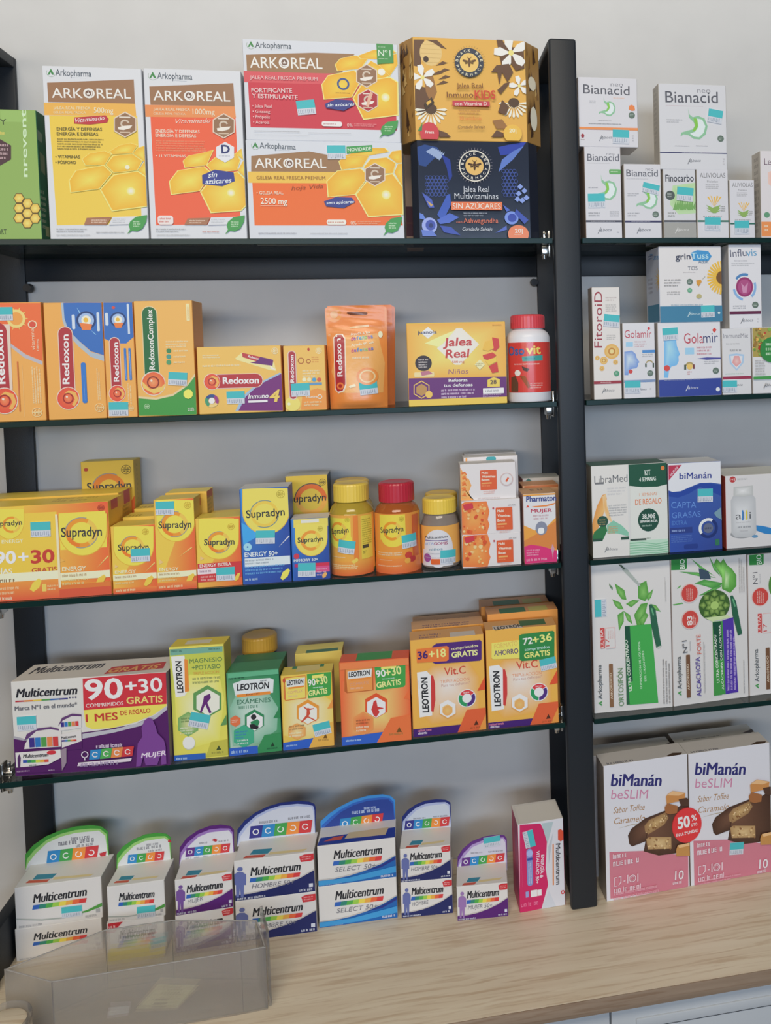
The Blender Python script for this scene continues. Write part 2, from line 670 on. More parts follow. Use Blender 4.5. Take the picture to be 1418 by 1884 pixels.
# base cabinets under the worktop
for i, (x0, x1, lab) in enumerate(((-0.12, 0.7170, 'pale blue-grey base cabinet left of the dark gap, its top edge just in frame'),
                                   (0.7195, 1.55, 'pale blue-grey base cabinet with a grooved drawer front, right of the dark gap'))):
    c = box_obj('base_cabinet', (x0 + .001, x1 - .001, EDGE + 0.036, WALL - 0.004, -0.88, -0.0195), M_GAP, bevel=0)
    tag(c, lab, 'cabinet', 'base cabinets under the worktop')
    d = box_obj('drawer_front', (x0, x1, EDGE + 0.014, EDGE + 0.0358, -0.30, -0.0215), M_CABINET, c, bevel=0.001)
    box_obj('groove_bead', (x0 + .03, x1 - .03, EDGE + 0.0115, EDGE + 0.0145, -0.0560, -0.0440), M_CABINET, d, bevel=0.0012)
    box_obj('groove_shadow_gap', (x0 + .03, x1 - .03, EDGE + 0.0132, EDGE + 0.0145, -0.0578, -0.0562), M_GAP, d, bevel=0.0002)
    box_obj('lower_door', (x0, x1, EDGE + 0.014, EDGE + 0.0358, -0.82, -0.303), M_CABINET, c, bevel=0.001)

# ------------------------------------------------------------------ steel rack
rack = bpy.data.objects.new('shelving_rack', None)
COL.objects.link(rack)
tag(rack, 'anthracite square-tube shelving rack standing on the worktop against the wall', 'shelving rack')
T = 0.0135
PROF = 0.004
for x0, x1 in ((-POST, 0.0), (W, W + POST)):
    dx = -0.015 if x0 < 0 else 0.0      # the left-hand frame stands a little out of square
    box_obj('front_post', (x0 + dx, x1 + dx, 0.0, T, 0.0, TOP), M_STEEL, rack, bevel=0.0035, seg=3)
    box_obj('rear_post', (x0, x1, WALL - 0.001 - T * .5, WALL - 0.001, 0.0, TOP), M_STEEL, rack, bevel=0.0012)
    box_obj('top_rail', (x0, x1, T - .004, WALL - T * .5, TOP - T, TOP), M_STEEL, rack, bevel=0.002)
    # the foot plate is slimmer than the posts and set to the outside of the left-hand frame
    fx0, fx1 = (x0, x1 - .0205) if x0 < 0 else (x0 + .004, x1 - .004)
    box_obj('foot_rail', (fx0, fx1, T - .002, WALL - T * .5, 0.0, 0.064 if x0 < 0 else 0.05), M_STEEL, rack, bevel=0.002)
ZB = SHELF[0] - 0.037
for x0, x1 in ((0.0, W), (W + POST, W + POST + 0.7)):
    box_obj('crossbar', (x0, x1, WALL - 0.001 - T * .45, WALL - 0.001, ZB, ZB + 0.036), M_STEEL, rack, bevel=0.001)
for x in (0.004, W - 0.005):
    bm = bmesh.new()
    bmesh.ops.create_cone(bm, cap_ends=True, segments=20, radius1=0.006, radius2=0.005, depth=0.008,
                          matrix=Matrix.Translation((x, WALL - T * .5 - .004, ZB - 0.009)) @ Matrix.Rotation(math.pi / 2, 4, 'X'))
    bm_obj('bolt', bm, M_BLACK, rack)

G = 0.0072
names = ('top', 'second', 'third', 'fourth')
for k, z in enumerate(SHELF):
    for bay, (x0, x1) in enumerate(((-0.005, W - 0.0015), (W + POST + 0.0015, W + POST + 0.70))):
        bm = bmesh.new()
        bm_box(bm, x0, x1, 0.0006, WALL - 0.009, z - G, z, bevel=0.0006, seg=1)
        o = bm_obj('glass_shelf', bm, [M_GLASS, M_EDGE], smooth=0)
        for p in o.data.polygons:
            if abs(p.normal.z) < 0.9:
                p.material_index = 1
        tag(o, '%s glass shelf from the top with green edges, %s the anthracite front post' % (names[k], ('left of', 'right of')[bay]),
            'glass shelf', 'glass shelves of the rack')
    # chrome clamp: cheek against the post, lip above, cup and grub screw below the pane
    for side, xs in ((-1, W), (1, -0.007)):
        s = side
        lo, hi = sorted((xs + s * 0.0002, xs + s * 0.0035))
        c = box_obj('shelf_clamp', (lo, hi, 0.022, 0.036, z - 0.022, z + 0.013), M_CHROME, rack, bevel=0.0008)
        lo, hi = sorted((xs + s * 0.0035, xs + s * 0.014))
        box_obj('clamp_lip', (lo, hi, 0.022, 0.036, z + 0.0002, z + 0.0032), M_CHROME, c, bevel=0.0006)
        box_obj('clamp_post', (xs + s * 0.008 - .0015, xs + s * 0.008 + .0015, 0.027, 0.031, z + 0.003, z + 0.0125), M_CHROME, c, bevel=0.0005)
        lo, hi = sorted((xs + s * 0.0035, xs + s * 0.013))
        box_obj('clamp_cup', (lo, hi, 0.020, 0.038, z - G - 0.0125, z - G - 0.0003), M_CHROME, c, bevel=0.0012)
        bm = bmesh.new()
        bmesh.ops.create_cone(bm, cap_ends=True, segments=16, radius1=0.0026, radius2=0.0034, depth=0.006,
                              matrix=Matrix.Translation((xs + s * 0.009, 0.027, z - G - 0.0150)))
        bm_obj('grub_screw', bm, M_CHROME, c)

# ------------------------------------------------------------------ products
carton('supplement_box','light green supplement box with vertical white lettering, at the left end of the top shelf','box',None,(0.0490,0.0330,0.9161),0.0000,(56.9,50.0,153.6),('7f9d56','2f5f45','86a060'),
{'F': [('R','88a860',18.1,139.1,47.3,152.5,0),('T','Y',17.3,135.8,24.4,135.9,6.48,'39462f',0.01),('M',16.9,122.4,24.4,128.3,1,'c6b860',2),('P','463238',[156,1191,23,1108,15,946,140,867,273,950,281,1113]),('M',15.3,94,25.5,114.1,4,'b9a0a4',3),('T','nrevent',44.2,74.3,46.1,153.7,5.64,'b9cfae',0.02),('T','ORT',8.3,6.3,18.5,6.7,5.71,'3a4a33',0.01),('P','5a4a2a',[398,493,370,551,308,551,275,492,303,434,365,434]),('F','c8a648','dcc470',33.7,49.3,[389,493,365,542,313,542,284,492,308,443,360,443]),('P','5a4a2a',[490,432,461,491,399,490,365,432,394,373,456,374]),('F','c8a648','dcc470',42.7,43.2,[480,432,456,482,404,481,375,432,399,382,451,382]),('P','5a4a2a',[393,374,365,433,303,432,269,374,297,316,359,316]),('F','c8a648','dcc470',33.1,37.4,[383,374,359,424,307,424,278,374,302,324,355,325]),('P','5a4a2a',[484,313,456,372,394,372,360,313,388,255,450,255]),('F','c8a648','dcc470',42.2,31.3,[475,313,451,363,398,363,369,313,393,263,446,264]),('P','5a4a2a',[387,256,359,314,297,314,263,255,292,197,353,197]),('F','c8a648','dcc470',32.5,25.6,[378,256,354,305,301,305,273,255,297,206,349,206]),('P','5a4a2a',[478,194,450,253,388,253,354,194,382,136,445,136]),('F','c8a648','dcc470',41.6,19.4,[469,194,445,244,392,244,364,194,388,145,440,145]),('P','5a4a2a',[566,362,566,382,543,430,481,429,447,371,475,312,538,312]),('F','c8a648','dcc470',50.9,37.1,[562,371,538,421,485,420,457,371,481,321,533,321]),('P','5a4a2a',[566,252,538,311,475,310,442,252,470,193,532,193]),('F','c8a648','dcc470',50.4,25.2,[557,252,533,302,480,302,451,252,475,202,528,202])],'R': [('P','7a8a76',[3,1198,8,1314,136,1286,124,1180,3,1190]),('P','6f7a5e',[48,1058,178,1028,170,797,50,833]),('M',0.3,12.7,15.4,61.2,7,'9aa287',4),('P','8c8f6a',[98,181,209,177,200,61,102,57])]},
[])
carton('supplement_box','tall yellow honeycomb supplement box marked 500 mg beside the light green box','box',None,(0.1416,0.0330,0.9161),0.0000,(110.8,50.0,206.4),('c0c3c8','b4b6ba','bfc0c2'),
{'F': [('P','d0b44a',[55,1478,1037,1491,1033,188,80,172]),('P','cfa04e',[3,1627,1020,1646,1027,1491,3,1480]),('P','8a684e',[51,1864,1017,1932,1018,1642,53,1635]),('O','8a9a8c',9.8,198.4,5.11,4.64,150,330,1),('P','3a7a44',[59,1957,100,2032,134,1960,110,1959,94,1988,80,1958]),('T','Arkopharma',14.7,195.3,54.3,194.9,7.36,'4a545e',0.012),('M',32.4,192.9,54.3,193.5,1,'9aa2aa',2),('T','ARKOREAL',9.7,168.7,97.7,170.1,11.44,'d4d0cc',0.006),('O','d4d0cc',50,175.1,4.61,3.46,0,360,1),('E','6a5248',50,175.1,3,3.61,28),('P','cfc8c2',[482,1735,483,1754,492,1749,501,1775,507,1749,518,1755,517,1736]),('T','JALEA REAL FRESCA',10.6,155,51.6,155.7,3.27,'d9c9a8',0.01),('T','GELEIA REAL FRESCA',10.4,150.3,46.2,150.8,2.66,'d9c9a8'),('T','500mg',55.3,151.9,77.1,152,6.6,'dcd0ba',-0.004),('P','a8353f',[334,1460,681,1493,714,1453,696,1407,498,1378,326,1386]),('T','Vitaminado',34.6,139.9,67.1,143.9,4.9,'e0cfcf',0,0.4),('T','ENERGÍA Y DEFENSAS',13.2,130,63.4,130.6,3.69,'5d5636',0.02),('T','ENERGIA E DEFESAS',13,124.3,58.9,124.8,3.69,'5d5636',0.02),('M',13.2,106.9,66.2,121.4,5,'6b633e',3),('T','• VITAMINAS',10.2,97.2,37.5,97.2,3.49,'5d5636',0.02),('T','• FÓSFORO',9.9,90.6,32.7,90.5,3.49,'5d5636',0.02),('P','e0cc7a',[393,962,483,1035,658,1067,734,1029,646,893,428,886]),('F','d6a234','dfc45a',57.2,96.2,[401,963,487,1033,653,1063,725,1027,642,897,435,891]),('P','e0cc7a',[706,1060,816,1134,954,1168,1031,1138,968,1043,734,1023]),('F','d6a234','dfc45a',88.3,107.8,[714,1061,819,1132,950,1164,1023,1136,963,1046,740,1026]),('P','e0cc7a',[968,1043,1030,1111,1105,1135,1105,926,1082,951]),('F','d6a234','dfc45a',107.7,101.7,[973,1043,1032,1107,1105,1130,1105,929,1081,955]),('P','e0cc7a',[654,897,743,1009,968,1039,1082,951,1018,836,743,801]),('F','d6a234','dfc45a',88.2,90.6,[665,899,749,1004,963,1033,1071,950,1010,840,749,807]),('P','e0cc7a',[1105,761,1024,836,1105,961]),('F','d6a234','dfc45a',109.8,83.7,[1105,764,1027,837,1105,957]),('P','e0cc7a',[238,702,320,827,641,897,733,801,576,607,250,558]),('F','d6a234','dfc45a',47.4,71.6,[249,704,327,822,632,889,720,798,570,613,261,567]),('P','e0cc7a',[579,602,742,780,1018,832,1105,770,1105,396,703,337]),('F','d6a234','dfc45a',89.3,60.2,[594,603,749,772,1011,821,1101,757,1105,442,1105,409,712,351]),('E','e2c862',92.9,58.5,5.1,5.01,28,'f6f2e2'),('E','ece2b8',90.2,87.2,2.74,2.5,28),('P','c6b8a8',[906,1542,775,1460,768,1303,892,1227,1024,1308,1031,1466]),('P','83644c',[905,1526,787,1453,781,1311,893,1243,1012,1316,1018,1458]),('R','c8bfb4',83.7,146.5,96.2,148.1,0),('O','b9ac9c',90,139.2,5.34,3.26,20,330,1),('P','d2ccc4',[816,1351,884,1368,981,1378,957,1342,882,1318,823,1323]),('R','bba894',83.6,128.3,95.4,129.7,0),('P','94684f',[419,260,700,271,638,177,386,177]),('M',46.7,19.1,64.8,24.5,2,'d6c0b0',4),('P','c0c3c8',[710,271,1023,280,1029,188,661,175]),('M',70.9,19.2,87.2,25.4,3,'8d9096',5),('P','3f8a48',[905,214,972,273,1103,297,1089,215,1041,128,975,97,904,109,888,167]),('P','3f8a48',[901,121,922,109,866,62]),('M',93.8,14.4,103.6,22.6,3,'b8d0b4',6),('M',7.8,8.7,43.1,13.5,2,'80858c',7),('M',51.8,7,85.7,10,1,'a0a4aa',8),('M',7.5,4.2,51.5,6.3,1,'a0a4aa',9)]},
[])
carton('supplement_box','tall orange-red honeycomb supplement box marked 1000 mg on the top shelf','box',None,(0.2554,0.0330,0.9161),0.0000,(112.9,50.0,207.4),('c0c3c8','b4b6ba','bfc0c2'),
{'F': [('P','d05a3e',[60,1489,1047,1498,1057,189,69,173]),('P','cc8250',[3,1632,1043,1639,1053,1498,3,1487]),('P','8a684e',[62,1854,1038,1924,1043,1639,66,1634]),('O','8a9a8c',10.7,198.5,5.32,4.83,150,330,1),('P','3a7a44',[67,1957,109,2033,145,1960,120,1959,103,1988,88,1958]),('T','Arkopharma',15.9,195.3,56.1,194.9,7.51,'4a545e',0.012),('M',33.8,192.8,56,193.5,1,'9aa2aa',2),('T','ARKOREAL',10.4,168.9,99.4,169.7,11.68,'d4d0cc',0.006),('O','d4d0cc',51.1,175.9,4.8,3.6,0,360,1),('E','6a5248',51.1,175.9,3.12,3.68,28),('P','cfc8c2',[493,1742,493,1762,504,1756,512,1784,519,1757,530,1763,529,1743]),('T','JALEA REAL FRESCA',9.9,156.5,52,156.9,3.13,'dec5a8',0.01),('T','GELEIA REAL FRESCA',9.7,151.5,46.4,151.9,2.5,'dec5a8'),('T','1000mg',55,153,80.5,153.2,6.73,'e0d0ba',-0.004),('T','Vitaminado',34.9,141.2,75.5,143.4,5.44,'e6c0b4',0,0.4),('T','ENERGÍA Y DEFENSAS',11.1,129.8,62.1,130,3.76,'e6c6b4',0.02),('T','ENERGIA E DEFESAS',10.9,124.6,57.8,124.7,3.77,'e6c6b4',0.02),('M',11.3,106.8,70.6,121.1,5,'d9906e',3),('T','• 11 VITAMINAS',10.4,100.2,44.8,100.3,3.14,'e6c6b4',0.02),('P','e0cc7a',[410,958,473,1022,655,1065,778,1101,689,909,427,874]),('F','d6a234','dfc45a',58.7,97.1,[418,960,478,1020,651,1061,767,1095,683,913,434,880]),('P','e0cc7a',[679,909,784,1006,1050,1063,1088,979,1042,850,746,821]),('F','d6a234','dfc45a',91.3,92.1,[690,911,790,1002,1043,1057,1078,977,1035,855,754,827]),('P','e0cc7a',[1030,1063,1104,1123,1119,979]),('F','d6a234','dfc45a',110,103.8,[1033,1062,1103,1120,1117,983]),('P','e0cc7a',[1126,771,1048,850,1123,979,1126,890]),('F','d6a234','dfc45a',111.6,84.8,[1126,774,1051,851,1121,973,1126,855]),('P','e0cc7a',[240,704,345,842,658,898,746,815,595,591,257,542]),('F','d6a234','dfc45a',48.8,71.5,[252,705,352,836,649,890,732,811,589,598,268,552]),('P','e0cc7a',[595,581,755,783,1052,840,1126,760,1126,403,1073,350,710,320]),('F','d6a234','dfc45a',93.8,55.9,[611,580,763,773,1045,827,1126,740,1126,422,1066,361,720,333]),('E','e2c862',95.9,57.3,4.9,4.69,28,'f6f2e2'),('P','c6b8a8',[913,1551,780,1470,774,1314,901,1238,1034,1319,1040,1476]),('P','83644c',[913,1536,793,1463,787,1322,901,1254,1021,1327,1027,1468]),('R','c8bfb4',84.3,147.5,97,149,0),('O','b9ac9c',90.7,140.3,5.41,3.31,20,330,1),('P','d2ccc4',[823,1362,891,1379,989,1389,965,1352,889,1329,830,1334]),('R','bba894',84.3,129.4,96.3,130.8,0),('P','c9cbd0',[915,1198,807,1133,802,1006,905,944,1013,1009,1019,1137]),('T','D',86.7,106,96.9,106.2,9.75,'2c3564',0.05),('M',83.6,101.5,97.7,103.4,1,'8d90a0',4),('P','2f3a80',[628,786,778,855,1000,824,1010,718,861,653,629,676]),('T','sin',69.9,75.7,80.9,76.7,6.33,'c9d0e6',0.02,0.3),('T','azúcares',66.3,67.6,97.5,70.1,5.91,'c9d0e6',0.02,0.3),('R','cfc6c4',9.4,17.8,27.4,28.9,3.3),('M',10.7,19.7,25.9,26.8,2,'b04a3e',5),('P','94684f',[441,256,703,267,659,178,398,178]),('M',46,18.9,66,24.1,2,'d6c0b0',6),('P','c0c3c8',[713,267,1062,279,1067,185,669,174]),('M',71.3,19.3,88.3,25.3,3,'8d9096',7),('P','3f8a48',[910,214,978,272,1112,296,1098,214,1050,127,982,96,910,108,893,167]),('P','3f8a48',[906,120,928,108,871,61]),('M',94.4,14.3,104.4,22.5,3,'b8d0b4',8),('M',6.7,8.7,43.4,13.5,2,'80858c',9),('M',60.6,7.8,84.8,10.4,1,'b06a60',10),('M',7.4,4,51.2,6.2,1,'a0a4aa',11)]},
[])
carton('supplement_box','orange honeycomb supplement box marked 2500 mg, under the crimson box','box',None,(0.4099,0.0380,0.9161),0.0000,(191.1,60.0,123.2),('bdc1c8','b4b6ba','bfc0c2'),
{'F': [('P','d5642f',[61,702,1810,719,1894,174,67,172]),('P','d2ac4c',[13,840,1144,848,1122,704,13,701]),('P','8a6a4c',[61,1033,758,1103,1316,1002,1144,848,53,841]),('O','8a9a8c',11.5,116.2,5.04,4.57,150,330,1),('P','3a7a44',[77,1137,116,1207,151,1138,127,1138,111,1165,97,1137]),('T','Arkopharma',16.4,113.1,59.9,112.1,6.99,'4a545e',0.012),('M',35.8,110.4,59.8,111.2,1,'9aa2aa',2),('T','ARKOREAL',10,88.8,96.4,89.6,11.63,'d4d0cc',0.006),('O','d8d4d0',51.9,94.9,4.71,3.57,0,360,1),('E','6a5248',51.9,94.9,3.12,3.61,28),('P','cfc8c2',[501,932,501,951,512,946,520,973,527,946,538,952,537,933]),('P','e2cd80',[1116,982,1201,1051,1461,1106,1501,1056,1413,910,1145,873]),('F','d39c30','dcb846',131.9,98.3,[1125,983,1206,1049,1453,1101,1492,1053,1407,915,1153,879]),('P','e2cd80',[1184,1051,1488,1158,1707,1161,1756,1111,1485,1056,1250,1044]),('F','d39c30','dcb846',149.1,108.3,[1199,1053,1488,1155,1695,1158,1742,1110,1484,1058,1262,1046]),('P','e2cd80',[1737,1051,1790,1120,1908,1138,1908,976,1844,967]),('F','d39c30','dcb846',185.3,103.8,[1742,1051,1792,1117,1908,1134,1908,981,1844,972]),('P','e2cd80',[1421,911,1508,1014,1720,1042,1836,967,1797,839,1476,818]),('F','d39c30','dcb846',163.9,91.8,[1431,912,1514,1010,1715,1037,1825,966,1789,843,1484,824]),('P','e2cd80',[1908,661,1806,847,1856,963,1908,968]),('F','d39c30','dcb846',188.5,84.4,[1908,667,1809,848,1857,957,1908,963]),('P','e2cd80',[958,727,1095,864,1395,898,1493,801,1308,561,967,525]),('F','d39c30','dcb846',121.5,71.6,[970,728,1100,857,1386,890,1478,797,1303,570,979,535]),('P','e2cd80',[1308,561,1492,784,1789,839,1908,676,1908,374,1907,308,1458,276]),('F','d39c30','dcb846',165.7,55.9,[1325,562,1499,773,1782,825,1900,664,1894,321,1467,291]),('E','e2c862',169.5,56.4,5.76,5.82,28,'f6f2e2'),('P','c6b8a8',[1569,969,1438,892,1433,743,1559,669,1690,745,1695,895]),('P','83644c',[1568,954,1451,885,1446,750,1559,684,1677,753,1682,888]),('R','c8bfb4',150,89.5,162.6,91.1,0),('O','b9ac9c',156.4,82.6,5.33,3.26,20,330,1),('P','d2ccc4',[1481,788,1548,804,1645,812,1622,778,1547,756,1488,761]),('R','bba894',150.2,72.2,162,73.6,0),('T','GELEIA REAL FRESCA PREMIUM',11.4,74.4,94.5,74.8,4.33,'8a6236'),('P','3f8d4e',[1222,1167,1540,1193,1540,1116,1222,1079]),('T','NOVIDADE',123.6,110.6,153.1,112.8,4.05,'c9dcc6',0.02),('T','hoja Vida',52.8,61.4,91.4,64.6,5.01,'8e4a2c',-0.006,0.3),('T','• GELEIA REAL',10.9,55.7,43.2,56,3.67,'e8c8b4',0.015),('T','2500 mg',15.3,43.9,47.3,43.4,7.35,'ead2c2',0.012),('R','ead2c2',14.9,41.4,46.8,41.9,0),('P','333c7c',[919,474,1066,529,1265,524,1305,468,1161,391,946,410]),('T','sem açúcares',94.7,43.7,129.3,45.6,3.71,'c6cce2',0.02,0.3),('R','ddd0c8',94.4,18,118.7,24.4,2.6),('M',95.9,19.4,117.4,22.7,1,'b05a3a',3),('T','0%',124,18.3,131.2,18.4,4.09,'e8c8b4'),('M',133,18.4,163.1,23,2,'e0a888',4),('P','3f8a48',[1680,199,1751,262,1889,287,1875,200,1826,107,1756,74,1681,87,1662,149]),('P','3f8a48',[1677,99,1699,87,1640,37]),('M',171.5,12.4,182,21.2,3,'b8d0b4',5),('M',11.2,6.1,72,8.5,1,'9094a0',6),('M',73.7,6.1,124.9,8.2,1,'a8acb4',7)]},
[('price_sticker','F',98.2,117.9,0.018,22.3,17.5)])
carton('supplement_box','crimson honeycomb supplement box on top of the orange 2500 mg box','box',None,(0.4099,0.0380,1.0393),0.0000,(189.3,60.0,124.2),('bdc1c8','b4b6ba','c0c2c4'),
{'F': [('P','b53745',[48,718,1843,715,1850,154,58,157]),('P','bf5058',[3,847,1246,856,1224,713,3,708]),('P','8a6a4c',[41,1046,860,1101,1354,1103,1179,849,42,844]),('O','8a9a8c',10.1,116.8,5.26,4.77,150,330,1),('P','3a7a44',[62,1141,103,1215,139,1144,114,1143,98,1171,83,1142]),('T','Arkopharma',15.2,113.7,58.5,113.6,7.27,'4a545e',0.012),('M',34.6,111.7,58.5,112.1,1,'9aa2aa',2),('T','ARKOREAL',8.2,88.8,95.4,90.1,13.19,'d4d0cc',0.006),('O','d8d4d0',49.5,96.8,5.01,3.88,0,360,1),('E','6a5248',49.5,96.8,3.3,3.81,28),('P','cfc8c2',[475,951,476,971,487,965,496,994,503,966,515,972,514,952]),('P','e2cd80',[1104,960,1170,1038,1353,1086,1536,1068,1431,921,1131,877]),('F','d39c30','dcb846',130,97.9,[1113,962,1175,1035,1350,1081,1523,1064,1423,925,1139,883]),('P','e2cd80',[1386,1079,1589,1162,1825,1180,1882,1140,1619,1045,1418,1047]),('F','d39c30','dcb846',163.2,109.6,[1398,1081,1591,1160,1814,1176,1869,1138,1619,1049,1428,1050]),('P','e2cd80',[1635,1046,1882,1131,1889,987,1788,840,1646,861]),('F','d39c30','dcb846',178.1,96,[1642,1042,1876,1123,1883,987,1787,847,1652,866]),('P','e2cd80',[1438,904,1551,1026,1666,963,1788,840,1635,776]),('F','d39c30','dcb846',162.8,88.9,[1447,904,1554,1020,1664,960,1779,843,1634,782]),('P','e2cd80',[931,704,1014,823,1347,901,1443,804,1301,555,953,517]),('F','d39c30','dcb846',117.7,70.4,[942,704,1021,818,1338,892,1429,799,1295,563,964,527]),('P','e2cd80',[1309,547,1450,770,1788,832,1887,767,1878,342,1433,277]),('F','d39c30','dcb846',163.6,57.6,[1325,549,1459,761,1780,819,1874,758,1865,354,1443,292]),('E','e2c862',172,56.7,5.4,5.43,28,'f6f2e2'),('E','f2e8c0',168,88.7,4.71,4.4,28,'f6f2e2'),('O','3a4f7e',120,72,7.63,5.31,0,360,1),('M',110.5,59.7,129.5,61.7,1,'7a5a3a',3),('P','c6b8a8',[1499,982,1367,902,1362,750,1489,679,1622,759,1627,911]),('P','83644c',[1499,967,1380,895,1375,758,1489,694,1609,766,1614,903]),('R','c8bfb4',143,90.8,155.7,92.2,0),('O','b9ac9c',149.4,83.8,5.42,3.31,20,330,1),('P','d2ccc4',[1411,797,1479,815,1577,826,1553,790,1477,766,1417,770]),('R','bba894',143.1,73.4,155.1,74.5,0),('P','c6b8a8',[1505,671,1376,593,1370,444,1495,373,1625,451,1631,600]),('P','9c2f38',[1505,656,1388,586,1383,452,1496,388,1613,458,1617,592]),('R','c8bfb4',143.7,59.8,156.2,61.2,0),('O','b9ac9c',150,52.9,5.31,3.24,20,330,1),('P','d2ccc4',[1418,490,1485,507,1581,517,1558,482,1483,459,1425,463]),('R','bba894',143.9,42.7,155.6,43.8,0),('P','c9a08a',[1473,450,1502,569,1538,638,1562,605,1525,502,1506,434]),('P','3f8348',[1629,1239,1647,1239,1835,1236,1836,1003,1633,982]),('T','Nº1',165,108.4,180.1,108.6,7.78,'c6d8c4'),('M',164.9,118.9,174.9,120.7,1,'b8ccb6',4),('M',164.9,104.2,179.5,106,1,'b8ccb6',5),('T','JALEA REAL FRESCA PREMIUM',7.7,74.6,88.7,74.9,4.3,'dcb0b0',0.012),('T','FORTIFICANTE',8.9,58.2,57.5,59,5.29,'e0bcbc',0.015),('T','Y ESTIMULANTE',9.3,51.3,64,50.8,5.3,'e0bcbc',0.015),('T','• Jalea Real',9.2,39.7,32.2,39.7,3.64,'dcb0b0',0.012),('T','• Ginseng',9.2,33.1,30,33,3.65,'dcb0b0',0.012),('T','• Própolis',9.3,26.5,29.4,26.4,3.65,'dcb0b0',0.012),('T','• Acerola',9.3,19.9,28.6,19.7,3.65,'dcb0b0',0.012),('P','333a78',[965,462,1102,524,1300,516,1340,464,1196,382,982,411]),('T','sin azúcares',99.6,42.8,133.1,45,4.02,'c6cce2',0.02,0.3),('R','ddcccc',91.9,18.3,116.9,24.5,2.5),('M',94,19.9,114.8,22.5,1,'a04a50',6),('T','0%',123,18.4,129.7,18.3,4.06,'dcb0b0'),('M',132,18.6,160.9,23,2,'cf8a8e',7),('P','3f8a48',[1663,195,1733,253,1871,279,1857,199,1808,114,1738,83,1664,93,1645,149]),('P','3f8a48',[1660,104,1682,93,1623,47]),('M',169.7,13,180.2,20.7,3,'b8d0b4',8),('M',10,10.3,73.4,11.3,1,'8a8f9a',9),('M',75,9.3,138.5,10.5,1,'a2a6ae',10),('M',10.3,6.3,87.1,6.7,1,'a2a6ae',11)]},
[('price_sticker','F',61.3,49.1,0.117,22.4,18.0)])
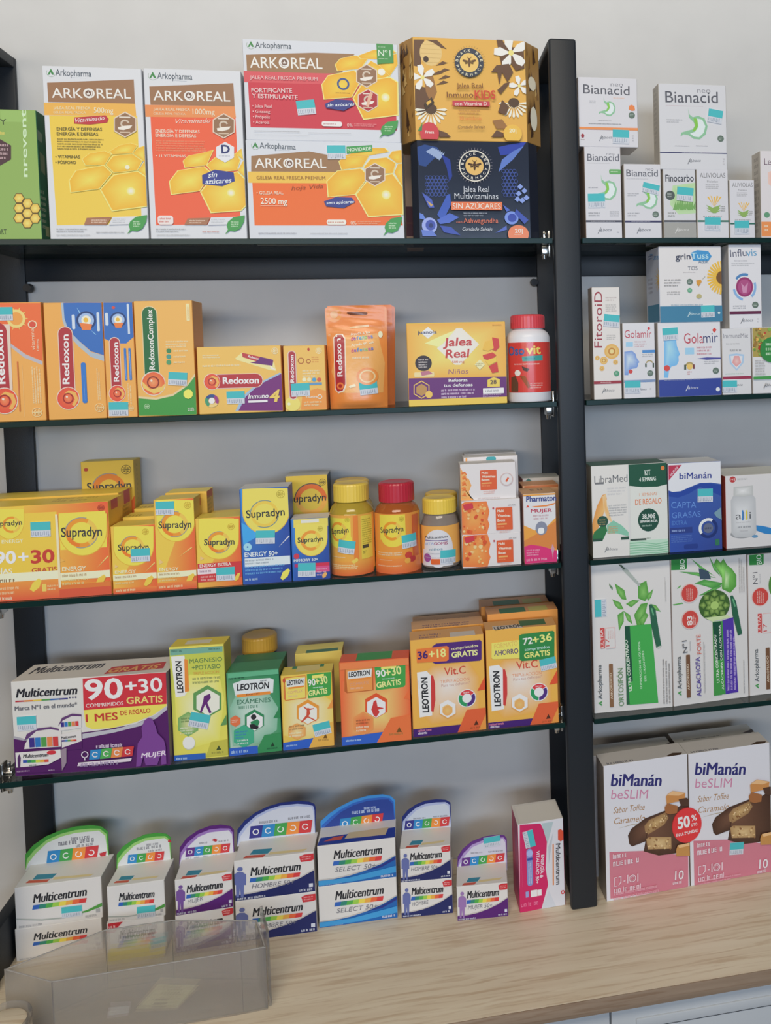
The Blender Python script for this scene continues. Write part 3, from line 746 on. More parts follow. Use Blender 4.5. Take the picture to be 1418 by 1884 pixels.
carton('supplement_box','navy blue eight-sided royal jelly carton with blue flowers, under the golden carton','box',None,(0.5980,0.0495,0.9161),0.0000,(145.6,75.0,127.8),('1f2636','232834','1d2230'),
{'F': [('P','2f477e',[3,1084,3,1191,98,1224,257,1192,308,1122,198,1031,106,941,18,957]),('P','8d9fc0',[113,1136,203,1191,220,1166,133,1115]),('P','8d9fc0',[137,1122,228,1181,241,1156,158,1100]),('P','8d9fc0',[161,1109,252,1170,262,1146,182,1084]),('P','8d9fc0',[186,1095,277,1160,283,1135,206,1068]),('P','8d9fc0',[210,1081,302,1150,304,1125,231,1053]),('P','8d9fc0',[235,1067,326,1140,325,1115,255,1037]),('P','8d9fc0',[259,1053,351,1129,346,1104,280,1021]),('P','2c3d8a',[307,1104,421,1034,441,820,403,748,373,927]),('P','33449a',[1051,1206,1217,1245,1382,1275,1430,1275,1362,1193,1231,1119,1084,1098]),('P','5a74b8',[1101,1044,1251,1155,1400,1230,1248,1047,1050,881]),('O','46599f',11.1,79.9,2.49,1.95,0,360,1),('O','46599f',15.7,79.9,2.49,1.96,0,360,1),('O','46599f',20.3,80,2.49,1.96,0,360,1),('O','46599f',24.9,80,2.5,1.96,0,360,1),('O','46599f',29.6,80.1,2.5,1.97,0,360,1),('O','46599f',34.2,80.1,2.51,1.97,0,360,1),('O','46599f',13.2,75.4,2.49,1.96,0,360,1),('O','46599f',17.9,75.5,2.49,1.96,0,360,1),('O','46599f',22.5,75.5,2.5,1.96,0,360,1),('O','46599f',27.1,75.6,2.5,1.96,0,360,1),('O','46599f',31.8,75.6,2.5,1.97,0,360,1),('O','46599f',36.4,75.7,2.51,1.97,0,360,1),('O','46599f',10.8,71,2.49,1.95,0,360,1),('O','46599f',15.4,71,2.49,1.96,0,360,1),('O','46599f',20,71.1,2.49,1.96,0,360,1),('O','46599f',24.7,71.1,2.5,1.96,0,360,1),('O','46599f',29.3,71.2,2.5,1.97,0,360,1),('O','46599f',33.9,71.2,2.51,1.97,0,360,1),('O','46599f',12.9,66.5,2.49,1.96,0,360,1),('O','46599f',17.6,66.6,2.49,1.96,0,360,1),('O','46599f',22.2,66.6,2.5,1.96,0,360,1),('O','46599f',26.8,66.7,2.5,1.96,0,360,1),('O','46599f',31.5,66.7,2.5,1.97,0,360,1),('O','46599f',36.1,66.8,2.51,1.97,0,360,1),('O','46599f',10.5,62.1,2.49,1.95,0,360,1),('O','46599f',15.1,62.1,2.49,1.96,0,360,1),('O','46599f',19.7,62.2,2.5,1.96,0,360,1),('O','46599f',24.4,62.2,2.5,1.96,0,360,1),('O','46599f',29,62.2,2.5,1.97,0,360,1),('O','46599f',33.7,62.3,2.51,1.97,0,360,1),('O','46599f',12.7,57.6,2.49,1.96,0,360,1),('O','46599f',17.3,57.7,2.49,1.96,0,360,1),('O','46599f',21.9,57.7,2.5,1.96,0,360,1),('O','46599f',26.6,57.7,2.5,1.97,0,360,1),('O','46599f',31.2,57.8,2.51,1.97,0,360,1),('O','46599f',35.9,57.8,2.51,1.97,0,360,1),('O','46599f',111.5,89.1,2.57,2.02,0,360,1),('O','46599f',116.2,89.2,2.57,2.02,0,360,1),('O','46599f',121,89.2,2.58,2.02,0,360,1),('O','46599f',125.8,89.3,2.58,2.03,0,360,1),('O','46599f',113.7,84.6,2.57,2.02,0,360,1),('O','46599f',118.5,84.7,2.58,2.02,0,360,1),('O','46599f',123.3,84.7,2.58,2.03,0,360,1),('O','46599f',128.1,84.8,2.58,2.03,0,360,1),('O','46599f',111.2,80.1,2.57,2.02,0,360,1),('O','46599f',116,80.1,2.57,2.02,0,360,1),('O','46599f',120.7,80.2,2.58,2.03,0,360,1),('O','46599f',125.5,80.2,2.58,2.03,0,360,1),('O','46599f',113.4,75.6,2.57,2.02,0,360,1),('O','46599f',118.2,75.6,2.58,2.02,0,360,1),('O','46599f',123,75.7,2.58,2.03,0,360,1),('O','46599f',127.8,75.7,2.58,2.03,0,360,1),('O','46599f',110.9,71,2.57,2.02,0,360,1),('O','46599f',115.7,71.1,2.57,2.02,0,360,1),('O','46599f',120.5,71.1,2.58,2.03,0,360,1),('O','46599f',125.3,71.2,2.58,2.03,0,360,1),('O','46599f',113.2,66.5,2.57,2.02,0,360,1),('O','46599f',118,66.6,2.58,2.02,0,360,1),('O','46599f',122.8,66.6,2.58,2.03,0,360,1),('O','46599f',127.5,66.7,2.58,2.03,0,360,1),('O','46599f',110.7,62,2.57,2.02,0,360,1),('O','46599f',115.4,62,2.57,2.02,0,360,1),('O','46599f',120.2,62.1,2.58,2.03,0,360,1),('O','46599f',125,62.1,2.58,2.03,0,360,1),('O','46599f',112.9,57.5,2.57,2.02,0,360,1),('O','46599f',117.7,57.5,2.58,2.02,0,360,1),('O','46599f',122.5,57.6,2.58,2.03,0,360,1),('O','46599f',127.3,57.6,2.58,2.03,0,360,1),('P','3c56a8',[362,569,407,587,412,444,345,319,280,247,229,318]),('P','4a62b4',[226,247,390,337,515,283,386,211,261,193]),('P','36489c',[260,175,403,157,525,49,311,86]),('P','5d78c4',[3,339,51,318,84,246,3,263]),('E','8d9ad0',12.6,17.5,9.81,10.36,28),('E','3c4a9a',13.9,17.9,6.42,6.79,28),('E','222c60',14.4,17.5,2.85,2.86,28),('P','4a5cab',[42,602,164,514,196,407,125,407]),('P','b99a5a',[101,496,179,443,152,416]),('P','5a70b8',[18,121,168,104,220,35,33,36]),('P','7d92cc',[1289,685,1331,725,1370,686,1328,649]),('P','7d92cc',[1343,631,1385,671,1424,632,1382,595]),('P','7d92cc',[1268,594,1310,634,1349,595,1307,558]),('P','7d92cc',[1368,540,1410,581,1450,541,1408,504]),('P','7d92cc',[1311,504,1353,544,1393,504,1351,467]),('P','7d92cc',[1247,521,1289,562,1329,522,1287,485]),('P','4a62b4',[1093,448,1192,376,1136,357]),('E','6f86cc',120.3,27.6,9.23,8.72,28),('E','36459a',121.1,27.6,5.91,5.45,28),('P','3a4c9e',[1266,394,1428,249,1371,194,1246,340]),('P','4a5cab',[981,76,1131,176,1138,121]),('O','d0ccc0',73.4,94.9,20.35,18.9,0,360,1),('E','1d2434',73.4,94.9,18.89,18.66,28),('O','c9a86c',73.4,94.9,11.98,10.89,0,360,1),('E','d0ab66',73.4,94.9,11.25,11.13,28),('T','B',58.7,95.8,59.5,98.9,3.16,'cfcbc0',0.03),('T','L',60.2,100.6,62,103.4,3.12,'cfcbc0',0.03),('T','A',63.2,104.7,65.7,106.8,3.1,'cfcbc0',0.03),('T','C',67.4,107.7,70.4,108.8,3.12,'cfcbc0',0.03),('T','K',72.2,109.1,75.4,109.1,3.17,'cfcbc0',0.03),('T','B',81.7,107,84.2,105,3.26,'cfcbc0',0.03),('T','E',85.3,103.7,86.9,101,3.27,'cfcbc0',0.03),('T','E',87.6,99.3,88.1,96.2,3.24,'cfcbc0',0.03),('T','P',56.2,91.4,56.9,88.4,3.22,'cfcbc0',0.03),('T','H',58.2,85.5,60,82.9,3.25,'cfcbc0',0.03),('T','A',62.4,80.7,65,79.1,3.24,'cfcbc0',0.03),('T','R',68.1,77.9,71.2,77.4,3.2,'cfcbc0',0.03),('T','M',74.5,77.4,77.7,78,3.16,'cfcbc0',0.03),('T','A',80.8,79.3,83.5,81,3.13,'cfcbc0',0.03),('T','C',86,83.2,88,85.8,3.14,'cfcbc0',0.03),('T','Y',89.5,88.8,90.5,91.9,3.18,'cfcbc0',0.03),('E','4a3428',73.5,99.3,1.37,1.25,28),('E','4a3428',73.4,96.6,1.89,2.08,28),('P','4a3428',[718,943,749,943,745,913,732,887,720,913]),('P','4a3428',[722,970,656,988,645,969,687,951]),('P','4a3428',[721,957,676,943,681,930,712,936]),('P','4a3428',[730,1001,710,1024,706,1020,726,998]),('P','4a3428',[747,970,814,990,824,971,781,952]),('P','4a3428',[747,958,791,945,786,931,754,937]),('P','4a3428',[741,1001,762,1025,765,1020,745,998]),('P','9a94a0',[945,955,977,953,944,950]),('P','9a94a0',[941,918,972,911,940,913]),('P','9a94a0',[931,883,960,870,929,878]),('P','9a94a0',[914,849,941,831,912,845]),('P','9a94a0',[893,819,916,797,889,815]),('P','9a94a0',[866,793,885,767,862,790]),('P','9a94a0',[836,771,849,742,831,769]),('P','9a94a0',[802,755,810,724,797,753]),('P','9a94a0',[767,745,769,713,762,744]),('P','9a94a0',[730,741,726,709,725,741]),('P','9a94a0',[693,743,684,712,689,744]),('P','9a94a0',[658,752,644,722,654,754]),('P','9a94a0',[625,767,606,740,621,769]),('P','9a94a0',[596,787,572,763,592,790]),('P','9a94a0',[571,812,544,793,568,815]),('P','9a94a0',[550,841,521,827,548,845]),('P','9a94a0',[536,873,504,864,534,878]),('P','9a94a0',[527,908,494,904,526,913]),('P','9a94a0',[524,944,492,946,524,949]),('P','9a94a0',[528,980,497,988,529,985]),('P','9a94a0',[538,1015,509,1028,540,1020]),('P','9a94a0',[554,1048,528,1066,557,1053]),('P','9a94a0',[576,1079,553,1101,579,1082]),('P','9a94a0',[602,1105,584,1131,606,1108]),('P','9a94a0',[632,1126,619,1155,637,1129]),('P','9a94a0',[666,1143,658,1174,670,1144]),('P','9a94a0',[701,1153,699,1185,706,1154]),('P','9a94a0',[737,1157,741,1190,743,1157]),('P','9a94a0',[774,1155,783,1187,779,1154]),('P','9a94a0',[809,1147,824,1177,814,1145]),('P','9a94a0',[842,1132,862,1159,846,1130]),('P','9a94a0',[872,1112,896,1136,876,1109]),('P','9a94a0',[897,1087,925,1107,901,1084]),('P','9a94a0',[918,1058,948,1073,920,1054]),('P','9a94a0',[933,1026,965,1035,935,1021]),('P','9a94a0',[942,991,975,994,943,986]),('T','Jalea Real',57,60.7,91.4,60.9,7.18,'c0c4cc'),('T','Multivitaminas',45.9,51.6,103,51.6,7.53,'c0c4cc'),('R','cf7048',41.3,37.2,108.1,48,1.1),('T','SIN AZÚCARES',43.2,39.1,106,39,6.82,'e6d6c8',0.004),('M',57.1,28.4,91.7,34.6,2,'9aa0ac',2),('T','con',47.3,20.4,54.8,20.4,2.88,'c96a4a'),('T','Ashwagandha',56.6,20.4,102.1,20.5,6.12,'c96a4a'),('T','Condado Salvaje',54.9,10.7,94.1,10.7,3.96,'c0c4cc',0,0.3),('P','d9774e',[1423,58,1420,84,1409,110,1393,133,1371,152,1344,166,1315,175,1284,178,1253,175,1224,166,1197,152,1175,133,1159,110,1148,84,1145,58,1148,31,1159,5,1161,3,1407,3,1409,5,1420,31]),('T','20|',123.8,7.6,134,7.6,5.1,'f0d8c8',0.02),('M',122.9,4.5,133.9,6.3,1,'f0d0bc',3)]},
[],gloss=1,plan=[(-72.8,-37.5),(72.8,-37.5),(86.8,-21.5),(86.8,37.5),(-80.8,37.5),(-80.8,-19.5)])
carton('supplement_box','golden eight-sided royal jelly carton with white flowers, on top of the navy carton','box',None,(0.5969,0.0495,1.0439),0.0000,(145.8,75.0,132.0),('c89c4a','94703c','c9b48a'),
{'F': [('P','5a3f2c',[3,1014,12,1283,153,1288,105,1164,97,935,3,949]),('P','5a3f2c',[3,477,10,703,168,673,232,463,86,318,3,384]),('P','8a6238',[121,865,244,834,291,624,215,462,149,620]),('E','c9ad72',22.7,112.4,14.21,16.74,28),('R','a8884e',11.2,122.5,34.9,122.8,0.1),('R','a8884e',10.3,116.9,35.4,117.1,0.1),('R','a8884e',9.4,111.2,36,111.5,0.1),('R','a8884e',9.9,105.6,35.1,105.8,0.1),('R','a8884e',10.5,100,34.2,100.2,0),('E','3a2a22',16.2,103.9,3.36,3.88,28),('P','5a3f2c',[170,1286,312,1286,433,1176,362,1191,258,1254]),('P','5a3f2c',[284,959,374,1019,441,1000,373,973]),('P','5a3f2c',[307,872,398,931,465,912,397,885]),('P','5a3f2c',[313,783,404,843,471,824,403,797]),('P','5a3f2c',[226,834,317,893,384,874,316,847]),('P','5a3f2c',[285,712,375,771,442,752,374,725]),('P','dcd8cc',[111,803,134,920,106,970,49,955,54,883]),('P','dcd8cc',[111,803,9,855,3,853,3,771,14,769]),('P','dcd8cc',[111,803,24,719,16,660,69,639,107,703]),('P','dcd8cc',[111,803,159,700,213,677,253,723,205,776]),('P','dcd8cc',[111,803,228,824,269,870,240,919,172,887]),('E','dcc678',11.1,80.3,2.69,2.68,28),('P','dcd8cc',[1271,1155,1303,1310,1299,1317,1189,1317,1194,1260]),('P','dcd8cc',[1271,1155,1132,1222,1052,1203,1044,1125,1140,1108]),('P','dcd8cc',[1271,1155,1154,1041,1143,961,1215,934,1268,1020]),('P','dcd8cc',[1271,1155,1338,1016,1412,986,1455,1035,1455,1059,1401,1118]),('P','dcd8cc',[1271,1155,1431,1183,1455,1209,1455,1297,1448,1310,1355,1266]),('E','dcc678',127.1,115.5,3.67,3.59,28),('P','dcd6c2',[161,390,24,405,3,393,3,380,23,369]),('P','dcd6c2',[162,377,26,349,3,325,3,320,36,315]),('P','dcd6c2',[168,366,45,297,28,262,65,268]),('P','dcd6c2',[177,356,79,254,73,217,107,233]),('P','dcd6c2',[189,351,125,224,131,188,159,214]),('P','dcd6c2',[202,349,180,211,197,179,216,212]),('P','dcd6c2',[215,351,236,216,263,191,271,228]),('P','dcd6c2',[227,358,290,237,323,222,320,259]),('P','dcd6c2',[237,367,335,274,372,271,357,304]),('P','dcd6c2',[243,379,367,323,404,331,380,357]),('P','dcd6c2',[246,392,383,378,417,397,385,414]),('E','4a3626',20.4,40.2,7.68,6.37,28),('P','dcd6c2',[1249,499,1119,512,1088,495,1118,479]),('P','dcd6c2',[1251,487,1121,460,1096,434,1130,428]),('P','dcd6c2',[1256,476,1139,411,1123,380,1158,385]),('P','dcd6c2',[1265,467,1171,372,1166,337,1199,352]),('P','dcd6c2',[1276,462,1216,344,1221,310,1248,335]),('P','dcd6c2',[1288,460,1267,332,1284,302,1302,333]),('P','dcd6c2',[1301,463,1321,336,1346,313,1354,348]),('P','dcd6c2',[1312,469,1372,357,1404,343,1400,377]),('P','dcd6c2',[1321,478,1415,391,1450,388,1436,419]),('P','dcd6c2',[1455,469,1327,489,1445,436,1455,438]),('P','dcd6c2',[1455,521,1330,501,1455,488]),('E','4a3626',129,51,7.29,5.94,28),('P','3a2c20',[117,460,217,551,251,481,141,390]),('P','c9a04a',[144,478,198,515,215,489,164,443]),('P','5a3f2c',[1085,1317,1086,1317,1162,1317,1209,1224,1411,1232,1440,1317,1441,1317,1444,963,1329,924,1259,1029,1147,953]),('P','dcd8cc',[1271,1155,1303,1310,1299,1317,1189,1317,1194,1260]),('P','dcd8cc',[1271,1155,1132,1222,1052,1203,1044,1125,1140,1108]),('P','dcd8cc',[1271,1155,1154,1041,1143,961,1215,934,1268,1020]),('P','dcd8cc',[1271,1155,1338,1016,1412,986,1455,1035,1455,1059,1401,1118]),('P','dcd8cc',[1271,1155,1431,1183,1455,1209,1455,1297,1448,1310,1355,1266]),('E','dcc678',127.1,115.5,3.67,3.59,28),('P','5a3f2c',[999,895,1075,987,1240,1010,1292,904,1215,776,1145,899,1104,737,1081,897]),('P','dcd8cc',[1369,727,1388,821,1365,862,1318,849,1322,791]),('P','dcd8cc',[1369,727,1285,769,1237,757,1232,710,1290,700]),('P','dcd8cc',[1369,727,1298,659,1292,611,1336,595,1367,646]),('P','dcd8cc',[1369,727,1410,644,1454,625,1455,627,1455,696,1447,705]),('P','dcd8cc',[1369,727,1455,742,1455,811,1420,794]),('E','dcc678',136.9,72.7,2.21,2.16,28),('P','5a3f2c',[1075,665,1178,757,1251,777,1194,704,1119,612]),('P','5a3f2c',[1075,378,1135,541,1224,453,1184,344]),('P','8a6238',[999,268,1127,289,1215,165,1051,162]),('P','5a3f2c',[975,52,1050,144,1177,92,1121,55]),('P','5a3f2c',[275,136,399,94,451,42,308,39]),('O','2c3444',71.7,100.6,18.79,11.93,0,360,1),('E','2c3444',71.7,100.6,18.07,17.77,28),('O','d8b468',71.7,100.6,12.28,10.83,0,360,1),('E','d6ae62',71.7,100.6,11.55,11.38,28),('T','B',57.2,101.2,57.9,104.3,3.12,'d8ccae',0.03),('T','L',58.6,106,60.4,108.7,3.06,'d8ccae',0.03),('T','A',61.6,110.1,64.1,112.1,3.04,'d8ccae',0.03),('T','C',65.7,113.1,68.8,114.2,3.07,'d8ccae',0.03),('T','K',70.6,114.6,73.7,114.7,3.14,'d8ccae',0.03),('T','B',80,112.7,82.5,110.8,3.27,'d8ccae',0.03),('T','E',83.6,109.5,85.2,106.9,3.28,'d8ccae',0.03),('T','E',85.8,105.3,86.4,102.2,3.24,'d8ccae',0.03),('T','P',54.6,96.8,55.3,93.8,3.22,'d8ccae',0.03),('T','H',56.7,90.9,58.5,88.4,3.26,'d8ccae',0.03),('T','A',60.8,86.3,63.4,84.7,3.24,'d8ccae',0.03),('T','R',66.4,83.7,69.6,83.2,3.18,'d8ccae',0.03),('T','M',72.8,83.3,76,84,3.11,'d8ccae',0.03),('T','A',79.1,85.3,81.8,87,3.07,'d8ccae',0.03),('T','C',84.3,89.3,86.3,91.9,3.08,'d8ccae',0.03),('T','Y',87.8,94.9,88.7,98,3.15,'d8ccae',0.03),('E','5a3f2a',71.9,104.9,1.36,1.24,28),('E','5a3f2a',71.8,102.3,1.88,2.06,28),('P','5a3f2a',[701,999,733,1000,729,970,715,944,704,970]),('P','5a3f2a',[705,1026,640,1042,629,1024,670,1006]),('P','5a3f2a',[705,1014,660,999,664,986,696,993]),('P','5a3f2a',[714,1057,693,1079,690,1075,709,1054]),('P','5a3f2a',[730,1027,797,1048,807,1030,764,1010]),('P','5a3f2a',[730,1015,775,1003,769,989,738,994]),('P','5a3f2a',[724,1058,746,1081,749,1077,728,1055]),('P','4a4038',[912,1015,941,1014,912,1011]),('P','4a4038',[909,982,937,975,908,977]),('P','4a4038',[899,949,925,938,898,944]),('P','4a4038',[884,918,908,902,882,914]),('P','4a4038',[864,889,884,870,861,886]),('P','4a4038',[840,865,856,842,836,861]),('P','4a4038',[812,844,823,819,808,842]),('P','4a4038',[781,829,787,801,776,827]),('P','4a4038',[748,818,749,790,743,817]),('P','4a4038',[714,814,711,785,709,814]),('P','4a4038',[680,815,672,788,675,816]),('P','4a4038',[647,823,635,796,643,824]),('P','4a4038',[617,835,600,811,613,838]),('P','4a4038',[590,853,569,832,586,856]),('P','4a4038',[566,876,542,859,563,879]),('P','4a4038',[547,902,521,889,545,906]),('P','4a4038',[534,932,506,924,532,936]),('P','4a4038',[526,964,497,960,525,968]),('P','4a4038',[523,997,495,998,523,1001]),('P','4a4038',[527,1030,499,1036,528,1035]),('P','4a4038',[536,1063,510,1074,538,1067]),('P','4a4038',[551,1094,528,1109,553,1098]),('P','4a4038',[571,1122,551,1141,574,1126]),('P','4a4038',[595,1147,579,1169,599,1150]),('P','4a4038',[623,1167,612,1193,627,1170]),('P','4a4038',[654,1183,647,1210,659,1185]),('P','4a4038',[687,1193,685,1221,692,1194]),('P','4a4038',[721,1198,724,1226,725,1198]),('P','4a4038',[754,1197,763,1224,759,1196]),('P','4a4038',[787,1190,800,1216,791,1188]),('P','4a4038',[818,1177,835,1201,822,1175]),('P','4a4038',[845,1159,866,1180,849,1156]),('P','4a4038',[869,1137,893,1154,872,1133]),('P','4a4038',[888,1110,914,1123,890,1106]),('P','4a4038',[902,1080,930,1089,903,1076]),('P','4a4038',[910,1049,939,1052,911,1044]),('T','Jalea Real',54.5,66.7,88.4,67.7,6.4,'6a4022',0.008),('T','Inmuno',41.3,54.2,75.7,55.2,7.1,'6a4022',0.008),('T','KIDS',77.5,53.8,104.7,54.6,10.35,'b8402e',0.03),('R','b03a48',48.3,44,96.8,50.5,0),('T','con Vitamina D',51.3,44.2,93.2,45.3,4.63,'e6ccc0'),('M',56,32.8,87.7,40.1,2,'9a6a3c',2),('T','10 unidosis',57.4,25.8,85.4,26.5,4.64,'c9743e'),('T','Condado Salvaje',54.4,14.7,89.6,15.8,4.28,'6a4a30',0,0.3),('P','b83c44',[297,81,294,112,285,141,270,167,251,189,228,206,203,216,176,219,149,216,123,206,100,189,81,167,67,141,58,112,55,81,58,50,67,21,77,3,275,3,285,21,294,50]),('P','3f7a48',[26,104,91,212,79,106]),('T','Fresa',12.2,7.5,23.4,7.7,3.54,'e8c8c0',0.02),('P','dca848',[1381,94,1378,121,1369,146,1354,168,1335,187,1312,201,1286,210,1259,213,1232,210,1207,201,1183,187,1164,168,1150,146,1141,121,1138,94,1141,68,1150,42,1164,20,1181,3,1337,3,1354,20,1369,42,1378,68]),('T','20|',121.4,11.1,130.6,11.3,4.69,'ecdcb4',0.02)],'/1': [('P','6a4a2c',[67,163,100,196,67,330]),('P','4a3424',[142,384,181,443,163,682]),('P','6a4a2c',[76,245,144,266,77,349]),('P','6a4a2c',[164,349,206,377,189,489]),('P','4a3424',[186,1055,249,1110,199,1310]),('P','3e2a1c',[103,336,137,363,140,470]),('P','3e2a1c',[218,691,271,720,253,837]),('P','b89a62',[214,644,255,678,232,815]),('P','4a3424',[66,349,98,400,91,604]),('P','3e2a1c',[77,675,113,712,104,859]),('P','7d5c34',[26,1125,67,1169,40,1310]),('P','3e2a1c',[189,421,223,462,192,624]),('P','6a4a2c',[65,949,100,992,102,1165]),('P','4a3424',[80,71,146,102,118,229]),('P','3e2a1c',[186,1180,229,1197,192,1264]),('P','4a3424',[166,1063,208,1118,174,1310]),('P','6a4a2c',[117,202,160,235,117,366]),('P','3e2a1c',[21,241,91,292,44,494]),('P','4a3424',[115,286,148,343,118,568]),('P','4a3424',[50,844,102,867,74,957]),('P','3e2a1c',[87,82,148,135,104,346]),('P','7d5c34',[247,608,297,634,256,741]),('P','6a4a2c',[116,809,166,844,118,983]),('P','6a4a2c',[71,328,118,353,82,454]),('E','d2ccb8',16,34,8,16),('E','d0c8b0',14,80,9,9)],'/5': [('P','4a3424',[88,1099,158,1129,104,1248]),('P','4a3424',[226,817,276,868,230,1071]),('P','6a4a2c',[61,1078,104,1134,87,1310]),('P','b89a62',[202,803,240,855,234,1063]),('P','7d5c34',[202,442,235,475,241,609]),('P','b89a62',[241,834,276,852,280,924]),('P','7d5c34',[170,112,223,135,200,229]),('P','6a4a2c',[233,300,263,316,268,380]),('P','6a4a2c',[38,1002,90,1053,73,1255]),('P','b89a62',[58,838,119,868,77,991]),('P','b89a62',[136,71,171,89,159,159]),('P','4a3424',[72,960,132,978,93,1049]),('P','4a3424',[13,1035,81,1088,31,1297]),('P','7d5c34',[59,1200,124,1233,75,1310]),('P','3e2a1c',[29,1128,79,1179,46,1310]),('P','6a4a2c',[216,963,271,982,253,1057]),('P','3e2a1c',[125,180,190,221,132,383]),('P','b89a62',[46,627,115,658,46,782]),('P','4a3424',[50,810,100,831,79,917]),('P','3e2a1c',[126,130,170,157,157,264]),('P','b89a62',[247,785,313,830,268,1014]),('P','b89a62',[228,970,290,1011,253,1175]),('P','3e2a1c',[116,207,186,257,130,457]),('P','b89a62',[114,760,151,805,150,988]),('P','b89a62',[99,724,165,756,102,881]),('P','3e2a1c',[165,1114,208,1145,177,1267])]},
[],plan=[(-72.9,-37.5),(72.9,-37.5),(94.9,-13.5),(94.9,37.5),(-89.9,37.5),(-89.9,-11.5)])
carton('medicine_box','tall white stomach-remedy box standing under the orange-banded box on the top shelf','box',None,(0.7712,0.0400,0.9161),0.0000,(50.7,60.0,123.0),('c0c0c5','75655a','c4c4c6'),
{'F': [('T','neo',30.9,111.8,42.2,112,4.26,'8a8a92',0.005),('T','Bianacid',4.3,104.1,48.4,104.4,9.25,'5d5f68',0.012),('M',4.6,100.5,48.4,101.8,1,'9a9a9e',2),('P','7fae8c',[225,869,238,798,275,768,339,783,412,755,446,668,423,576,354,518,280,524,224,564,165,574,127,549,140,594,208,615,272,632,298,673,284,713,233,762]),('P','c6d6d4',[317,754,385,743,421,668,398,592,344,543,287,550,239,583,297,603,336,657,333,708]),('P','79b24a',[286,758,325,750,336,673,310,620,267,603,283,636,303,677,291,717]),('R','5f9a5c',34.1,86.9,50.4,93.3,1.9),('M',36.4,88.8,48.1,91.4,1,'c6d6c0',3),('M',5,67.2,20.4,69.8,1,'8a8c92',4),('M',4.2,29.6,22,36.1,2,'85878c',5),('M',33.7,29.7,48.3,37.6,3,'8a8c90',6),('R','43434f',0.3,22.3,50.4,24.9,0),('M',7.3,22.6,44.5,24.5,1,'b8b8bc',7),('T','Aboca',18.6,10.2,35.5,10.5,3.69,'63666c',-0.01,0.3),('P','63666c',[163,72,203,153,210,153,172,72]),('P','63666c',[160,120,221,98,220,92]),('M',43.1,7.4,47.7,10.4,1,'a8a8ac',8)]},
[('price_sticker','F',3.6,60.1,0.024,23.3,18.8)])
carton('medicine_box','short white stomach-remedy box between the tall one and the fennel box','box',None,(0.8263,0.0400,0.9161),0.0000,(52.3,60.0,100.9),('c0c0c5','a9a49c','c4c4c6'),
{'F': [('T','neo',30.8,92,42.2,92.2,4.3,'8a8a92',0.005),('T','Bianacid',3.7,84.3,48.2,84.4,8.95,'5d5f68',0.012),('M',4,80.1,46.5,81.6,1,'9a9a9e',2),('P','7fae8c',[258,740,271,672,307,643,369,657,440,630,474,546,451,457,384,402,312,408,258,446,201,456,164,432,177,475,243,495,304,511,330,551,316,590,266,636]),('P','c6d6d4',[348,629,413,618,449,546,427,473,374,426,319,433,273,464,328,484,366,535,363,584]),('P','79b24a',[317,633,356,625,367,551,341,500,300,484,315,515,334,555,323,594]),('M',4.8,57.1,21.4,62.1,2,'95979c',3),('M',4.2,29.8,21.8,35.8,2,'85878c',4),('E','5a6a60',43.8,33,4.53,4.32,28),('M',41.1,31.2,46.5,34.7,2,'b8c4bc',5),('R','3b3a58',0.3,22,52,24.6,0),('M',9.4,22.3,44.2,24.2,1,'b0b0b8',6),('T','Aboca',18.9,10.2,36.1,10.5,3.72,'63666c',-0.01,0.3),('P','63666c',[165,72,206,154,214,154,175,72]),('P','63666c',[163,120,224,98,224,92])]},
[('price_sticker','F',27.5,76.7,-0.21,23.4,13.0)])
carton('medicine_box','white and green fennel charcoal box with a grey foot on the top shelf','box',None,(0.8787,0.0400,0.9161),0.0000,(46.3,60.0,94.4),('bdbec2','a9a49c','c4c4c6'),
{'F': [('T','Finocarbo',3.4,77.8,44,78.3,9.03,'3a3c44',0.022),('F','a9c49a','8aae70',25.7,54.8,[137,724,460,767,460,350,211,331,90,468]),('R','7fa06a',19.3,44,40.1,46.9,0.9),('P','6c9a58',[129,390,173,508,188,390]),('P','6c9a58',[165,405,209,532,221,390]),('P','6c9a58',[201,421,245,556,254,390]),('P','6c9a58',[235,390,281,580,287,390]),('P','6c9a58',[271,406,315,509,321,390]),('P','6c9a58',[307,422,351,533,354,390]),('P','6c9a58',[342,390,387,557,388,391]),('P','6c9a58',[377,406,423,581,421,391]),('P','6c9a58',[413,422,457,510,455,391]),('E','4a5250',9.6,59,6.63,6.3,28),('M',5.6,55.7,13.7,62.5,2,'a8b0ac',2),('M',5.6,29.1,19,37,2,'8d908e',3),('R','93938f',0.3,1.4,46,22.2,0),('R','3c3c40',0.3,22.8,46,25.1,0),('T','Aboca',17.8,10.3,35.2,10.7,3.76,'c6c6c4',-0.01,0.3),('P','c6c6c4',[154,73,195,156,203,156,164,73]),('P','c6c6c4',[151,122,214,100,213,94])]},
[('price_sticker','F',19.9,70.9,-0.092,23.4,18.7)])
